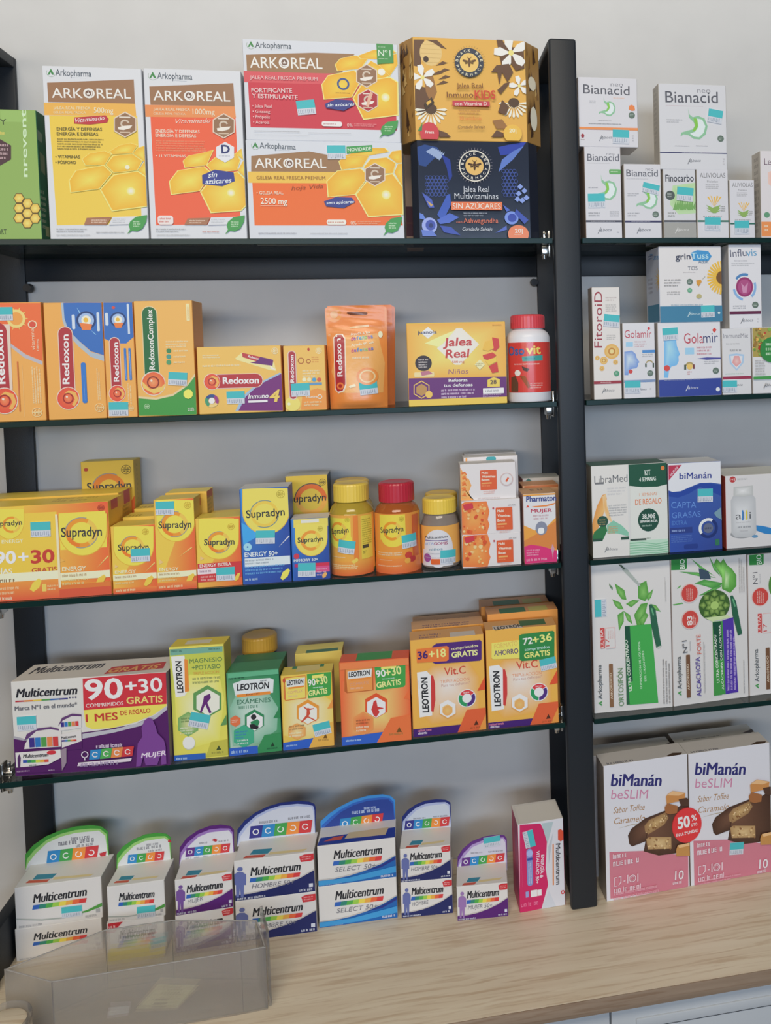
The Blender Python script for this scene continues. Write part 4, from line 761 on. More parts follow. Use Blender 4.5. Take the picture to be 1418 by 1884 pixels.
carton('medicine_box','white herbal box with yellow flowers and green line, taller of two alike','box',None,(0.9264,0.0400,0.9161),0.0000,(45.9,60.0,95.2),('c0c0c5','a9a49c','c4c4c6'),
{'F': [('T','ALIVIOLAS',4.9,83.4,42.1,83.8,6.51,'6a6a6c',-0.004),('T','Fisiolax',15.4,77,31.2,77.2,2.8,'7a7a7c'),('M',13.1,67.9,33.4,75.1,3,'8a8a8c',2),('P','cfa64a',[250,435,150,574,174,575]),('P','cfa64a',[250,435,197,593,220,575]),('P','cfa64a',[250,435,243,575,266,575]),('P','cfa64a',[250,435,290,594,313,576]),('P','cfa64a',[250,435,336,576,360,576]),('P','7f9f56',[234,351,134,462,226,425,343,463,271,351]),('P','7f9f56',[234,351,134,425,226,397,343,426,271,351]),('P','7f9f56',[234,351,133,388,225,369,342,388,271,351]),('M',34.3,37,42.1,45.4,3,'8a8c8a',3),('M',8.5,28.6,38.7,32.2,1,'95979a',4),('R','2d6050',0.3,22.9,45.6,25.2,0)]},
[('price_sticker','F',10.8,29.2,-0.015,22.8,17.9)])
carton('medicine_box','white herbal box with yellow flowers and green line, shorter of two alike','box',None,(0.9695,0.0400,0.9161),0.0000,(36.9,60.0,81.1),('c0c0c5','a9a49c','c4c4c6'),
{'F': [('T','ALIVIOLAS',4.3,71.3,34.4,71.6,5.56,'6a6a6c',-0.004),('T','Fisiolax',12.9,65.8,25.7,65.9,2.39,'7a7a7c'),('M',11,58,27.4,64.2,3,'8a8a8c',2),('P','cfa64a',[206,372,126,491,144,491]),('P','cfa64a',[206,372,163,507,182,492]),('P','cfa64a',[206,372,201,492,220,492]),('P','cfa64a',[206,372,239,508,257,492]),('P','cfa64a',[206,372,276,492,295,492]),('P','7f9f56',[194,300,113,396,187,364,282,396,224,300]),('P','7f9f56',[194,300,112,364,187,340,281,364,224,300]),('P','7f9f56',[194,300,111,332,186,316,281,332,224,300]),('M',28.2,31.7,34.5,38.8,3,'8a8c8a',3),('M',7.3,24.5,31.7,27.6,1,'95979a',4),('R','2d6050',0.3,19.7,36.6,21.6,0)]},
[('price_sticker','F',6.5,24.7,0.002,21.4,18.4)])
carton('medicine_box','white box with an orange foot cut off by the right edge, top shelf','box',None,(1.0241,0.0240,0.9161),0.0000,(53.9,28.0,121.7),('c6c2c4','aeaaa4','c4c4c6'),
{'F': [('T','Lenodiar',6.2,102.2,47,102.8,9.22,'6a5a66'),('F','d8b4aa','d0a49a',20.6,81.9,[110,918,208,960,292,800,204,698,118,758]),('E','5a8a6c',8.9,32.9,4.33,4.03,28),('R','d8844e',0.5,2.8,53.6,23.4,0),('M',4.3,9.3,12.8,19.8,2,'e4c8b4',2)],'L': [('M',7.9,7.7,25.2,116.5,12,'8e8a86',3)]},
[])
carton('medicine_box','wide white stomach-remedy box with an orange band, stacked beside the front post','box',None,(0.7808,0.0325,1.0391),0.0000,(82.0,45.0,92.2),('c0c0c5','aaa8a8','c6c4c2'),
{'F': [('T','neo',45.1,80.8,62.4,81,5.78,'85858c',0.005),('T','Bianacid',7,70.5,71.1,69.7,11.9,'54565e',0.006),('M',48.4,64.2,70.5,66.7,1,'d0a890',2),('P','7fae8c',[349,671,359,619,386,597,434,609,488,589,513,525,496,457,445,414,390,417,348,446,305,452,276,434,286,467,337,483,384,496,404,527,393,557,355,592]),('P','c6d6d4',[418,587,467,580,494,525,477,469,437,432,395,437,360,460,402,476,431,516,429,553]),('P','79b24a',[394,590,424,585,432,528,412,488,380,475,392,500,407,530,398,560]),('M',15.3,57.4,25.2,61.9,2,'95979c',3),('P','cf7a48',[694,509,703,557,740,570,776,551,783,497,738,488]),('E','5a6a60',73.5,43,4.47,4.26,28),('M',70.8,41.4,76.1,44.7,2,'b8c4bc',4),('M',26.6,34.3,49.6,35.7,1,'8a8a8e',5),('M',13.5,29.6,73.4,31.6,1,'707278',6),('R','cf8350',0.3,22.7,81.7,26.1,0),('T','Aboca',29.5,10.8,45.5,11.4,3.47,'63666c',-0.01,0.3),('P','63666c',[273,79,311,156,318,157,282,80]),('P','63666c',[271,124,328,105,328,99]),('M',73.1,7.4,76.3,17,3,'a8a8ac',7),('E','8a3038',4.8,14.3,2.19,2.69,28),('M',2.1,8.4,8,10.2,1,'9a8a8c',8)]},
[('price_sticker','F',46.4,23.3,-0.022,22.6,18.4)])
carton('medicine_box','largest white stomach-remedy box, lying across the fennel box and the flower tea box','box',None,(0.9001,0.0225,1.0105),0.0000,(97.2,25.0,115.7),('bfc0c4','a6a29a','c0bdb8'),
{'F': [('T','neo',55.3,104.5,74.6,104.7,6.68,'85858c',0.003),('T','Bianacid',9.8,90.3,85.2,91.2,15.22,'54565e',0.004),('M',10.2,85.7,85.1,86.4,1,'b08a92',2),('P','7fae8c',[420,833,437,748,483,712,561,731,652,699,695,594,666,482,581,412,490,417,420,465,348,476,300,445,317,500,401,526,479,547,512,597,494,646,430,703]),('P','c6d6d4',[534,696,618,683,663,593,635,501,568,441,498,449,439,488,510,514,558,579,554,640]),('P','79b24a',[495,700,545,691,559,598,526,534,473,513,492,553,517,602,502,651]),('M',11,62.4,35.1,68.5,2,'95979c',3),('E','5a6a60',88.1,42.8,4.65,4.36,28),('M',85.3,41.1,90.8,44.5,2,'b8c4bc',4),('M',22,30.8,47.9,32.7,1,'8a8a8e',5),('M',52.2,31.3,75.2,33.3,1,'8a8a8e',6),('R','33335a',0.3,22.2,96.9,23.3,0),('M',32.2,22,64.5,23.5,1,'a8a8b4',7),('T','Aboca',41.8,10.2,58.4,10.8,3.54,'63666c',-0.01,0.3),('P','63666c',[395,74,435,152,442,152,405,74]),('P','63666c',[393,120,452,99,452,94]),('M',90.7,6.6,93.7,16.5,3,'b0b0b4',8)],'L': [('M',4.3,36.6,17.3,113.3,12,'8e8a84',9)]},
[('price_sticker','F',71.6,83.3,-0.148,20.6,18.1)])
carton('vitamin_box','orange vitamin C box cut off by the left edge, teal tag at its top corner','box',None,(0.0395,0.0280,0.6991),0.0000,(64.6,40.0,142.5),('d69a52','c98a48','dca868'),
{'F': [('P','d2643a',[112,1422,643,1413,643,983,636,714,453,805,304,928,250,1098,134,1236]),('P','a8a4ac',[296,936,453,801,635,711,633,667,435,763,294,894]),('P','e0b060',[449,1247,504,1229,447,1213]),('P','e0b060',[441,1195,475,1145,422,1168]),('P','e0b060',[407,1157,406,1094,377,1147]),('P','e0b060',[360,1147,325,1095,331,1158]),('P','e0b060',[317,1170,262,1149,301,1197]),('P','e0b060',[296,1216,241,1234,298,1249]),('P','e0b060',[304,1268,270,1318,323,1295]),('P','e0b060',[338,1306,338,1369,367,1316]),('P','e0b060',[385,1315,419,1368,414,1305]),('P','e0b060',[427,1293,483,1314,444,1265]),('E','e2bc74',37.2,123.1,10.21,11.19,28),('E','d09048',37.2,123.1,7.12,7.8,28),('T','vitamina',56.1,85,56,110.9,3.74,'e6c4a8'),('O','e6c4a8',54.7,115.7,4.98,3.74,0,360,1),('E','c04a3c',54.7,115.7,3.11,3.4,28),('T','1000 mg',60.3,84.3,60.1,98,2.03,'e6c4a8',0.01),('P','c9b8aa',[100,1169,300,1165,296,384,92,374]),('R','9c3038',5.5,23.1,26.4,118.7,10.5),('T','Redoxon',21.9,45.4,21.6,109.9,8.63,'dcd2d0',0.03),('E','c9beb2',20.2,25.1,14.56,16.02,28),('F','c9483a','d86a3c',20.2,25.1,[338,246,335,285,323,321,303,353,276,378,244,394,209,400,174,396,140,382,111,360,88,329,73,294,66,256,69,217,81,180,101,148,128,124,160,107,195,101,230,105,263,118,293,141,316,171,331,207]),('P','dca055',[214,362,301,329,330,231,278,135,245,159,285,232,265,293,218,302,165,327]),('E','8c2a2a',20.2,25.1,6.79,7.49,28),('E','cf5a3e',20.2,25.1,5.16,5.69,28,'e08058'),('E','e6c8b8',18.7,27.2,1.36,1.5,28),('R','b8683c',35.6,11.6,37,71.9,0.4),('M',36.2,13.4,36.2,69.7,1,'e0c0a0',2,True),('M',41.1,4.6,41.5,72.1,1,'e6cca8',3,True),('M',50.8,21,61.2,66.7,4,'e6cca8',4,True),('O','e0c090',55.1,10.1,5.63,4.84,0,360,1),('R','e0c090',54.8,5.4,55.3,14.7,0),('R','e0c090',50.9,9.4,59.2,10.7,0),('R','e0c090',52.4,11.3,53.9,12.9,0),('R','e0c090',56.4,11.2,57.9,12.8,0),('R','e0c090',52.2,7.3,53.7,8.9,0),('R','e0c090',56.2,7.2,57.7,8.8,0)]},
[('price_sticker','F',12.5,137.1,-0.001,21.5,16.0)])
carton('vitamin_box','wider of the two orange and blue vitamin C boxes on the second shelf','box',None,(0.1071,0.0280,0.6991),0.0000,(65.2,40.0,141.5),('d79a50','c98a48','c8b8a0'),
{'F': [('P','2f62a8',[219,1412,411,1412,649,1408,649,766,504,820,383,944,262,1084,221,1221]),('P','9aa8b4',[199,1412,224,1412,229,1221,266,1084,390,935,504,811,649,762,649,694,501,751,364,889,245,1050,205,1205]),('O','1f3a6a',47,119.6,11.14,8.91,0,360,1),('O','8fa8cc',47,119.6,8.75,5.41,0,360,1),('E','dcd2c0',47,119.6,5.4,5.84,28),('E','dca840',46.6,120,2.7,2.92,28),('P','d0743e',[393,1167,535,1147,516,1078,421,1080]),('R','b8c4d8',31,109,34.5,126.8,1.4),('R','b8c4d8',58.9,105.9,61.9,129.2,1.2),('P','7fb0dc',[370,1356,414,1286,401,1278]),('P','7fb0dc',[516,1078,577,1022,564,1019]),('R','c9b4a8',14.5,28,31.4,112.7,8.5),('R','9c3038',15.4,29.1,30.5,111.7,7.6),('T','Redoxon',24.8,42.8,26.3,102.9,7.27,'dcd2d0',0.03),('E','c9beb2',22.8,25.6,12.89,14.01,28),('F','c9483a','d86a3c',22.8,25.6,[348,252,345,286,335,318,317,345,293,367,264,381,234,387,202,383,173,371,147,351,127,325,113,294,108,260,110,226,121,194,139,167,162,145,191,131,222,125,253,128,283,140,308,160,329,187,342,218]),('P','dca055',[238,354,315,325,341,239,295,155,266,176,302,240,283,293,242,301,195,323]),('E','8c2a2a',22.8,25.6,6.01,6.55,28),('E','cf5a3e',22.8,25.6,4.57,4.98,28,'e08058'),('E','e6c8b8',21.4,27.5,1.2,1.31,28),('R','2f6cb4',38.7,19.1,44.1,68.5,2.2),('M',41.4,21.8,41.6,65.9,1,'c8d4e4',2,True),('M',55.6,22,59.7,62.8,2,'e6cca8',3,True),('O','e0c090',57.4,12.9,5.29,4.55,0,360,1),('R','e0c090',57.2,8.6,57.6,17.2,0),('R','e0c090',53.5,12.3,61.3,13.5,0),('R','e0c090',54.9,14.1,56.3,15.6,0),('R','e0c090',58.7,13.9,60.1,15.4,0),('R','e0c090',54.7,10.3,56.1,11.8,0),('R','e0c090',58.5,10.2,59.9,11.7,0)]},
[])
carton('vitamin_box','narrow orange and blue vitamin C box with a teal tag at its foot','box',None,(0.1574,0.0280,0.6991),0.0000,(34.2,40.0,141.1),('d79a50','c98a48','c8b080'),
{'F': [('P','2f62a8',[13,1408,339,1406,339,995,338,981,251,905,106,908,5,971]),('O','1f3a6a',17.2,119.6,9.34,7.41,0,360,1),('O','8fa8cc',17.2,119.6,7.25,4.51,0,360,1),('E','dcd2c0',17.2,119.6,4.51,4.84,28),('E','dca840',16.7,119.8,2.25,2.42,28),('P','d0743e',[117,1159,230,1157,203,1097,139,1098]),('R','b8c4d8',2.6,112.6,6.1,128.2,1.4),('R','b8c4d8',27.7,101.7,30.1,139,1),('E','c0483c',12.5,134.5,1.93,1.73,28),('R','c9b4a8',5.5,31.4,18.3,98.6,6.4),('R','9c3038',6.4,32.5,17.4,97.5,5.5),('T','Redoxon',15,43.9,15.8,91.9,5.8,'dcd2d0',0.03),('E','c9beb2',12.4,29.5,9.68,10.42,28),('F','c9483a','d86a3c',12.4,29.5,[214,292,212,317,204,341,191,362,173,378,152,388,128,392,105,390,83,381,63,366,48,346,38,323,34,298,36,273,44,249,57,228,75,212,97,202,120,198,143,200,165,209,185,224,200,243,210,267]),('P','dca055',[132,368,190,346,209,282,175,220,153,235,180,283,166,323,135,329,99,345]),('E','8c2a2a',12.4,29.5,4.52,4.87,28),('E','cf5a3e',12.4,29.5,3.43,3.7,28,'e08058'),('E','e6c8b8',11.4,30.9,0.9,0.97,28),('R','2f6cb4',22.1,45.3,24.7,84.8,0.8),('R','2f6cb4',27.3,45.5,29.9,84.7,0.8),('M',23.2,47.1,23.7,83.6,1,'c8d4e4',2,True),('M',28.3,46.9,28.9,83.5,1,'c8d4e4',3,True),('M',23.8,15.5,29.1,42.7,2,'e6cca8',4,True),('O','e0c090',27.3,10.8,3.25,2.79,0,360,1),('R','e0c090',27.1,8.2,27.4,13.4,0),('R','e0c090',24.9,10.4,29.7,11.2,0),('R','e0c090',25.7,11.5,26.6,12.4,0),('R','e0c090',28.1,11.4,28.9,12.4,0),('R','e0c090',25.6,9.3,26.5,10.2,0),('R','e0c090',28,9.2,28.8,10.1,0)]},
[('price_sticker','F',2.3,19.1,-0.021,22.1,17.0)])
carton('vitamin_box','orange vitamin box with a tall green lozenge and a green wave at its foot','box',None,(0.2095,0.0330,0.6991),0.0000,(67.7,50.0,142.0),('dba257','c9904c','d8a860'),
{'F': [('P','3d8a40',[3,154,6,231,210,209,409,251,579,369,674,482,674,3,343,3,3,12]),('P','c9b890',[7,252,210,227,409,269,580,387,674,511,674,478,579,360,408,243,209,202,6,227]),('R','c9b890',8.6,41.4,26.8,135.8,9.1),('R','1f5f38',9.5,41.5,25.8,134.7,8.1),('T','RedoxonComplex',21.2,57.4,21.1,131.6,6.21,'d6dccc',0.02),('E','c9beb2',18.8,40.3,14.1,15.05,28),('F','cc5a38','dc9450',21.6,36.4,[319,399,316,435,305,469,285,499,259,522,228,537,194,543,160,539,128,526,100,505,78,477,64,443,58,407,61,371,72,337,92,307,118,284,149,269,182,263,216,267,249,279,277,301,299,329,313,363]),('P','dcb060',[188,277,69,351,56,439,149,331,282,361,333,412,296,308]),('E','7c3028',18.6,41.7,7.2,7.7,28),('E','cf6a42',18.6,41.7,5.56,5.95,28,'e09060'),('E','e6c8b8',16.7,43.9,1.31,1.4,28),('R','e0c898',60.5,116.8,64.5,137.9,0.8),('M',61.4,118.6,63.6,136.1,2,'c08848',2,True),('M',35.2,83.4,62.3,92.9,3,'ecd6b0',3),('E','3a7a50',38.3,80.2,2.8,2.98,28),('M',44.1,78.2,61.3,81.5,1,'ecd6b0',4),('E','3f8a80',37.9,73,2.8,2.98,28),('M',43.8,71,61,74.3,1,'ecd6b0',5),('E','4a8a60',37.7,66,2.8,2.98,28),('M',43.5,64,60.7,67.3,1,'ecd6b0',6),('O','a8c8a0',10.4,12.2,3.27,2.81,0,360,1),('R','a8c8a0',10.3,9.6,10.6,14.8,0),('R','a8c8a0',8,11.8,12.9,12.6,0),('R','a8c8a0',8.9,12.9,9.7,13.8,0),('R','a8c8a0',11.2,12.8,12.1,13.8,0),('R','a8c8a0',8.8,10.7,9.7,11.6,0),('R','a8c8a0',11.1,10.6,12,11.5,0),('P','dccf60',[590,319,557,309,535,280,533,243,553,212,585,199,619,209,641,239,642,276,623,307]),('M',57.6,4.4,65.7,9.5,2,'cfe0c8',7)]},
[('price_sticker','F',37.2,54.3,-0.087,21.8,16.3)])
carton('vitamin_box','wide orange and purple vitamin box with a number 4, beside the tall green-lozenge box','box',None,(0.2963,0.0330,0.6991),-0.0000,(100.3,50.0,83.8),('deaa58','cf9450','d09a5a'),
{'F': [('P','6a2a6c',[1000,9,462,29,559,214,726,359,984,483,1000,483]),('P','8fa8c0',[426,21,527,215,699,360,981,493,1000,480,1000,478,729,350,562,205,465,26]),('P','e8c88c',[452,687,536,760,917,618,940,513,841,535,469,668]),('P','a83a40',[535,756,757,698,701,643,542,700]),('P','5f2a68',[701,643,757,698,909,656,897,580,629,626]),('P','d6ccc8',[861,591,940,526,878,543]),('T','Redoxon',60.5,69.8,72.9,66.1,2.63,'e0d0d0',0.03),('R','c9b4a8',9,31.2,77.8,49.6,9.2),('R','a23238',10.1,32,76.8,48.8,8.4),('T','Redoxon',29.4,37.4,72.6,36.7,7.86,'e2d8d4',0.04),('E','c9beb2',16.6,40.4,9.84,10.39,28),('F','c9483a','d86a3c',16.6,40.4,[258,401,256,426,248,450,234,470,215,487,194,497,170,501,146,498,124,489,104,475,89,455,79,432,74,407,77,382,85,358,98,338,117,321,139,311,162,307,186,309,209,318,228,333,244,353,254,376]),('P','dca055',[174,477,233,455,253,391,218,329,196,345,223,392,209,432,177,438,141,453]),('E','8c2a2a',16.6,40.4,4.59,4.85,28),('E','cf5a3e',16.6,40.4,3.49,3.69,28,'e08058'),('E','e6c8b8',15.6,41.8,0.92,0.97,28),('M',6.9,69.2,28.4,74.4,2,'f0dcb4',2),('M',6.4,58.2,57.3,62,1,'f0dcb4',3),('O','f0dcb4',93.3,76.8,3.98,3.43,0,360,1),('R','f0dcb4',93.1,73.7,93.5,80,0),('R','f0dcb4',90.4,76.4,96.3,77.2,0),('R','f0dcb4',91.4,77.7,92.5,78.8,0),('R','f0dcb4',94.3,77.6,95.3,78.7,0),('R','f0dcb4',91.3,75,92.4,76.1,0),('R','f0dcb4',94.2,74.9,95.2,76,0),('O','2f4a80',15.6,16.5,8.14,4.24,60,150,1),('O','3f8a68',15.6,16.5,8.14,4.24,150,240,1),('O','d8b878',15.6,16.5,8.14,4.24,240,330,1),('O','8a3a78',15.6,16.5,8.14,4.24,330,420,1),('E','dcd6d0',15.6,16.5,3.53,3.74,28),('T','Inmuno',58.9,17.5,83.6,17.8,5.65,'dccfdc',0.03,0.2),('T','4',84.4,13.2,97.1,13.1,14,'e2b45c',0.05,0.2),('R','dccfdc',58.9,12.5,82.2,15.3,0)]},
[('price_sticker','F',33.3,27.5,0.0,21.4,15.8)])
carton('vitamin_box','small orange vitamin C box with a thin red lozenge, beside the pouches','box',None,(0.3749,0.0330,0.6991),0.0000,(50.9,50.0,82.8),('deaa58','cf9450','d09a5a'),
{'F': [('P','dd8a40',[215,228,401,279,506,241,506,7,189,9]),('O','9a5a2c',21.2,63.5,4.03,2.93,0,360,1),('O','9a5a2c',30.3,62.5,2.94,1.84,0,360,1),('M',34.3,60.2,44.1,69,3,'b8763c',2),('E','a8382c',30.9,77.7,1.47,2.09,28),('O','f0dcb4',43.3,75.5,3.69,3.17,0,360,1),('R','f0dcb4',43.1,72.6,43.5,78.3,0),('R','f0dcb4',40.6,75.1,46.1,75.8,0),('R','f0dcb4',41.6,76.2,42.6,77.2,0),('R','f0dcb4',44.2,76.2,45.2,77.1,0),('R','f0dcb4',41.5,73.8,42.5,74.7,0),('R','f0dcb4',44.1,73.7,45.1,74.7,0),('M',22.6,42,46.2,52.2,3,'f0dcb4',3),('E','d8d0b0',24.4,39.4,2.57,2.66,28),('E','d0c8a0',30.4,39.2,2.57,2.67,28),('E','4a8fb8',36.5,39,2.58,2.67,28),('E','c05a40',42.6,38.9,2.58,2.67,28),('R','5a88b0',23.8,32.2,45.8,35.3,0),('P','e2c468',[186,89,184,110,177,129,166,146,150,161,132,172,112,178,91,181,70,178,50,172,32,161,17,146,5,129,3,122,3,57,5,50,17,32,32,18,50,7,62,3,120,3,132,7,150,18,166,32,177,50,184,69]),('E','ece0b0',4.6,9.1,1.82,1.9,28),('T','Vitamina',25,16,39.7,15.8,2.86,'f0dcc0',0.02),('O','f0dcc0',42.7,16.9,2.96,2.03,0,360,1),('M',23,4.7,46.7,12.2,2,'eecba0',4),('R','c9b4a8',5.1,14.2,15.4,76.8,5.1),('R','9c3038',6.2,15.4,14.3,75.7,4.1),('T','Redoxon',11.8,36,12.4,70.9,4.38,'dcd2d0',0.03)]},
[('price_sticker','F',7.7,34.7,0.035,22.6,16.7)])
carton('royal_jelly_box',"yellow children's royal jelly box with a white diamond and a purple band",'box',None,(0.5683,0.0330,0.6991),0.0000,(129.0,50.0,108.2),('d9b046','c89a40','c09a50'),
{'F': [('F','d79c40','e2cc70',58.1,70.9,[5,1072,1287,1074,1287,342,8,365]),('P','5d2a68',[8,368,1287,353,1287,76,4,86]),('R','dcb44c',0.3,0.3,128.7,8.6,0),('F','cfcabf','d6d2c8',65.4,74.3,[385,750,645,1005,717,1004,937,790,684,525,612,527]),('P','e4d68c',[227,817,444,911,626,979,458,802,404,767]),('P','d6d4d0',[278,1029,183,956,273,878,368,952]),('T','juanola',14.2,93.9,38.8,94.4,4.3,'3a3a58',0.02),('M',22.1,90.4,33.7,92.5,1,'a8a49c',2),('T','Jalea',46.3,77.5,84.6,77.8,10.46,'ad3a38',0.03,0.12),('T','Real',48.9,62.1,81,62.5,10.47,'ad3a38',0.03,0.12),('T','500 mg',57.6,54.9,73.5,55.2,2.9,'b86a50',0.02),('T','Niños',52.1,40.6,78.2,40.9,6.51,'8a5a6c',-0.006,0.1),('E','2e2428',20.4,56,10.69,10.07,28),('M',14.1,49.1,27.3,62.1,4,'c8c0bc',3),('R','d8c08c',8.1,38.1,33.8,44.3,1.2),('P','a86a7a',[162,450,269,461,321,418,178,395]),('T','Refuerza',52.2,30.5,77.1,30.4,3.98,'dcd0dc',0.03),('T','tus defensas',45.5,24.2,83.5,24,3.98,'dcd0dc',0.03),('M',42.2,8.1,88.4,21.6,3,'c8b4cc',4),('P','dcae54',[172,334,69,278,65,160,164,96,268,152,272,271]),('P','5d2a68',[172,320,81,271,77,166,165,111,256,160,259,265]),('P','a8804a',[171,291,102,254,99,175,166,133,235,170,237,249]),('E','dcae54',26.2,14.9,4.64,4.69,28),('P','e0b850',[1029,222,1032,314,1116,351,1197,318,1194,220]),('T','28',106.7,25.8,115.3,25.9,5.12,'4a3a3c',0.03),('R','d6d2d4',96.9,13.2,124.7,20.6,0.7),('M',100.1,14.6,122.9,19,1,'7a7a82',5),('M',96.6,7.8,123.6,13.3,2,'b8a0bc',6),('P','d6cc9c',[940,590,869,523,936,452,1007,519]),('M',88.4,50.1,99.2,54.6,2,'7a6a3a',7),('P','b83a34',[1113,877,1195,857,1204,747,1153,694,1108,713]),('P','dca844',[1020,825,1112,841,1127,731,1053,696,980,716]),('P','b83a34',[978,644,1107,677,1161,639,1085,568,995,598]),('P','d6b248',[1012,570,1151,612,1162,556,1056,505]),('P','b83a34',[1056,496,1167,547,1182,419,1099,403]),('M',111.8,102.7,125.5,105,1,'b07a3a',8)]},
[])
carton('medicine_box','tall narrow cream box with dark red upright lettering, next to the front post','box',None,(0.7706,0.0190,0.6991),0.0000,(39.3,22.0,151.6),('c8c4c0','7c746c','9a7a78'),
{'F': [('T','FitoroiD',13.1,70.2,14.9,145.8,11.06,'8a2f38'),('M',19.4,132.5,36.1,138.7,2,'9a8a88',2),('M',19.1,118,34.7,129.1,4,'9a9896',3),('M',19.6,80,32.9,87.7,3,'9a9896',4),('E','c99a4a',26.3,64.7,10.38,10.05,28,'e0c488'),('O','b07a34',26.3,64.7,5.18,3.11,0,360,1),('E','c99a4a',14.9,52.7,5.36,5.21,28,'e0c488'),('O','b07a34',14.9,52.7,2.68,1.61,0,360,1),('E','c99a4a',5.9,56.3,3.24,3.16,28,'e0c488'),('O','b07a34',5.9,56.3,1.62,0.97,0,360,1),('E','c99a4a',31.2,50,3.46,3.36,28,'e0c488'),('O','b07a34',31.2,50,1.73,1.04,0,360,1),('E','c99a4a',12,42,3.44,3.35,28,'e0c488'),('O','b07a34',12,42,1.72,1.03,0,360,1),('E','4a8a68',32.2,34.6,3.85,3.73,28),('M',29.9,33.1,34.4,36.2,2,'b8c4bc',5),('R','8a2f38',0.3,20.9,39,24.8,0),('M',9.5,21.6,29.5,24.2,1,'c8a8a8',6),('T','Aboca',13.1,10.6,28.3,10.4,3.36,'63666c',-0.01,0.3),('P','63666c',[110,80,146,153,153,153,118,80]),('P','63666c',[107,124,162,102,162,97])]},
[('price_sticker','F',16.9,115.6,-0.104,21.7,16.7)])
carton('medicine_box','small white throat box with a face profile, left of the wide navy-footed one','box',None,(0.8156,0.0330,0.6991),0.0000,(45.5,50.0,102.7),('c4c4c8','b0aca8','c4c4c6'),
{'F': [('T','Golamir',2.9,82.5,41,82.3,10.44,'a8404c',-0.004),('E','b8383c',37.2,94.8,1.95,1.87,28),('M',17,69,35.2,78.4,3,'b08a90',2),('R','8fb8d6',4.4,70.6,14.3,76.8,0),('F','6a88c0','b8c8dc',8.3,54.1,[21,638,128,651,180,602,189,554,231,489,209,474,212,442,186,411,111,400,78,366,67,319,14,321]),('E','b8403c',10.2,36.7,2.91,2.81,28),('R','4a80b8',27.3,61.5,45.2,65.4,0),('M',27.2,55.2,42.7,60.9,2,'95979c',3),('O','9a8a5a',37.2,46,5.47,3.91,20,160,1),('R','3a4a3a',30.8,42,33,47.1,0),('R','3a4a3a',41.6,41.1,43.6,47.4,0),('E','5a6a60',37.9,33.5,4.3,4.14,28),('M',35.4,31.8,40.5,35.3,2,'b8c4bc',4),('R','7a8aa8',0.3,21.6,45.2,25,0),('M',26.4,20.9,45.2,23.8,1,'4a78b0',5),('T','Aboca',22.2,10.7,31.9,10.8,2.63,'63666c',0,0.3),('M',36.9,10.1,40.7,14,1,'aaaaaa',6)]},
[('price_sticker','F',1.6,24.2,-0.015,21.9,16.9)])
carton('medicine_box','wide white throat box with a navy foot, under the sunflower cough box','box',None,(0.8880,0.0355,0.6991),0.0000,(91.0,55.0,102.1),('c6c6ca','b0aca8','c4c4c6'),
{'F': [('F','6aa4d8','9ac4e4',15.8,67.3,[94,849,207,876,262,787,272,699,315,581,291,552,295,493,266,435,186,414,151,351,138,263,81,265]),('E','c0443c',12.3,39.6,4.33,4.15,28),('T','Gola',37.7,72.9,65.6,73,13.99,'a8404c',-0.004),('T','mir',65.6,73,87.1,73.6,14.05,'3a3f66',-0.004),('P','c0443c',[786,906,820,938,854,908,819,867]),('R','8fb8d6',39,57.8,51.9,66.9,0),('M',55.5,55.7,80.3,69.1,3,'b0707c',2),('P','4a4a8c',[562,516,702,531,907,522,907,502,701,497]),('M',66.1,43.1,88.1,48.5,2,'95979c',3),('O','9a8a5a',45,40.5,6.77,4.78,20,160,1),('R','3a4a3a',37.1,36.9,39.9,43.6,0),('R','6a3a3a',50,37.5,52.3,43.8,0),('E','d0b060',45,40.9,4.38,4.17,28),('M',41.5,29.4,47.7,34.9,2,'b05a5c',4),('E','5a6a60',82.9,34.1,4.63,4.39,28),('M',80.1,32.2,85.6,35.9,2,'b8c4bc',5),('R','2f3f88',0.3,0.3,90.7,23.8,0),('M',8.1,21.6,77.6,25,1,'8a90a4',6),('T','Aboca',40.6,9.9,56.7,9.7,3.5,'c8ccd8',-0.01,0.3),('P','c8ccd8',[383,72,421,148,429,147,392,72]),('P','c8ccd8',[381,117,439,94,439,89]),('E','c8ccd8',85.4,8.2,3.03,2.87,28)]},
[('price_sticker','F',6.6,94.4,0.048,21.7,16.9)])
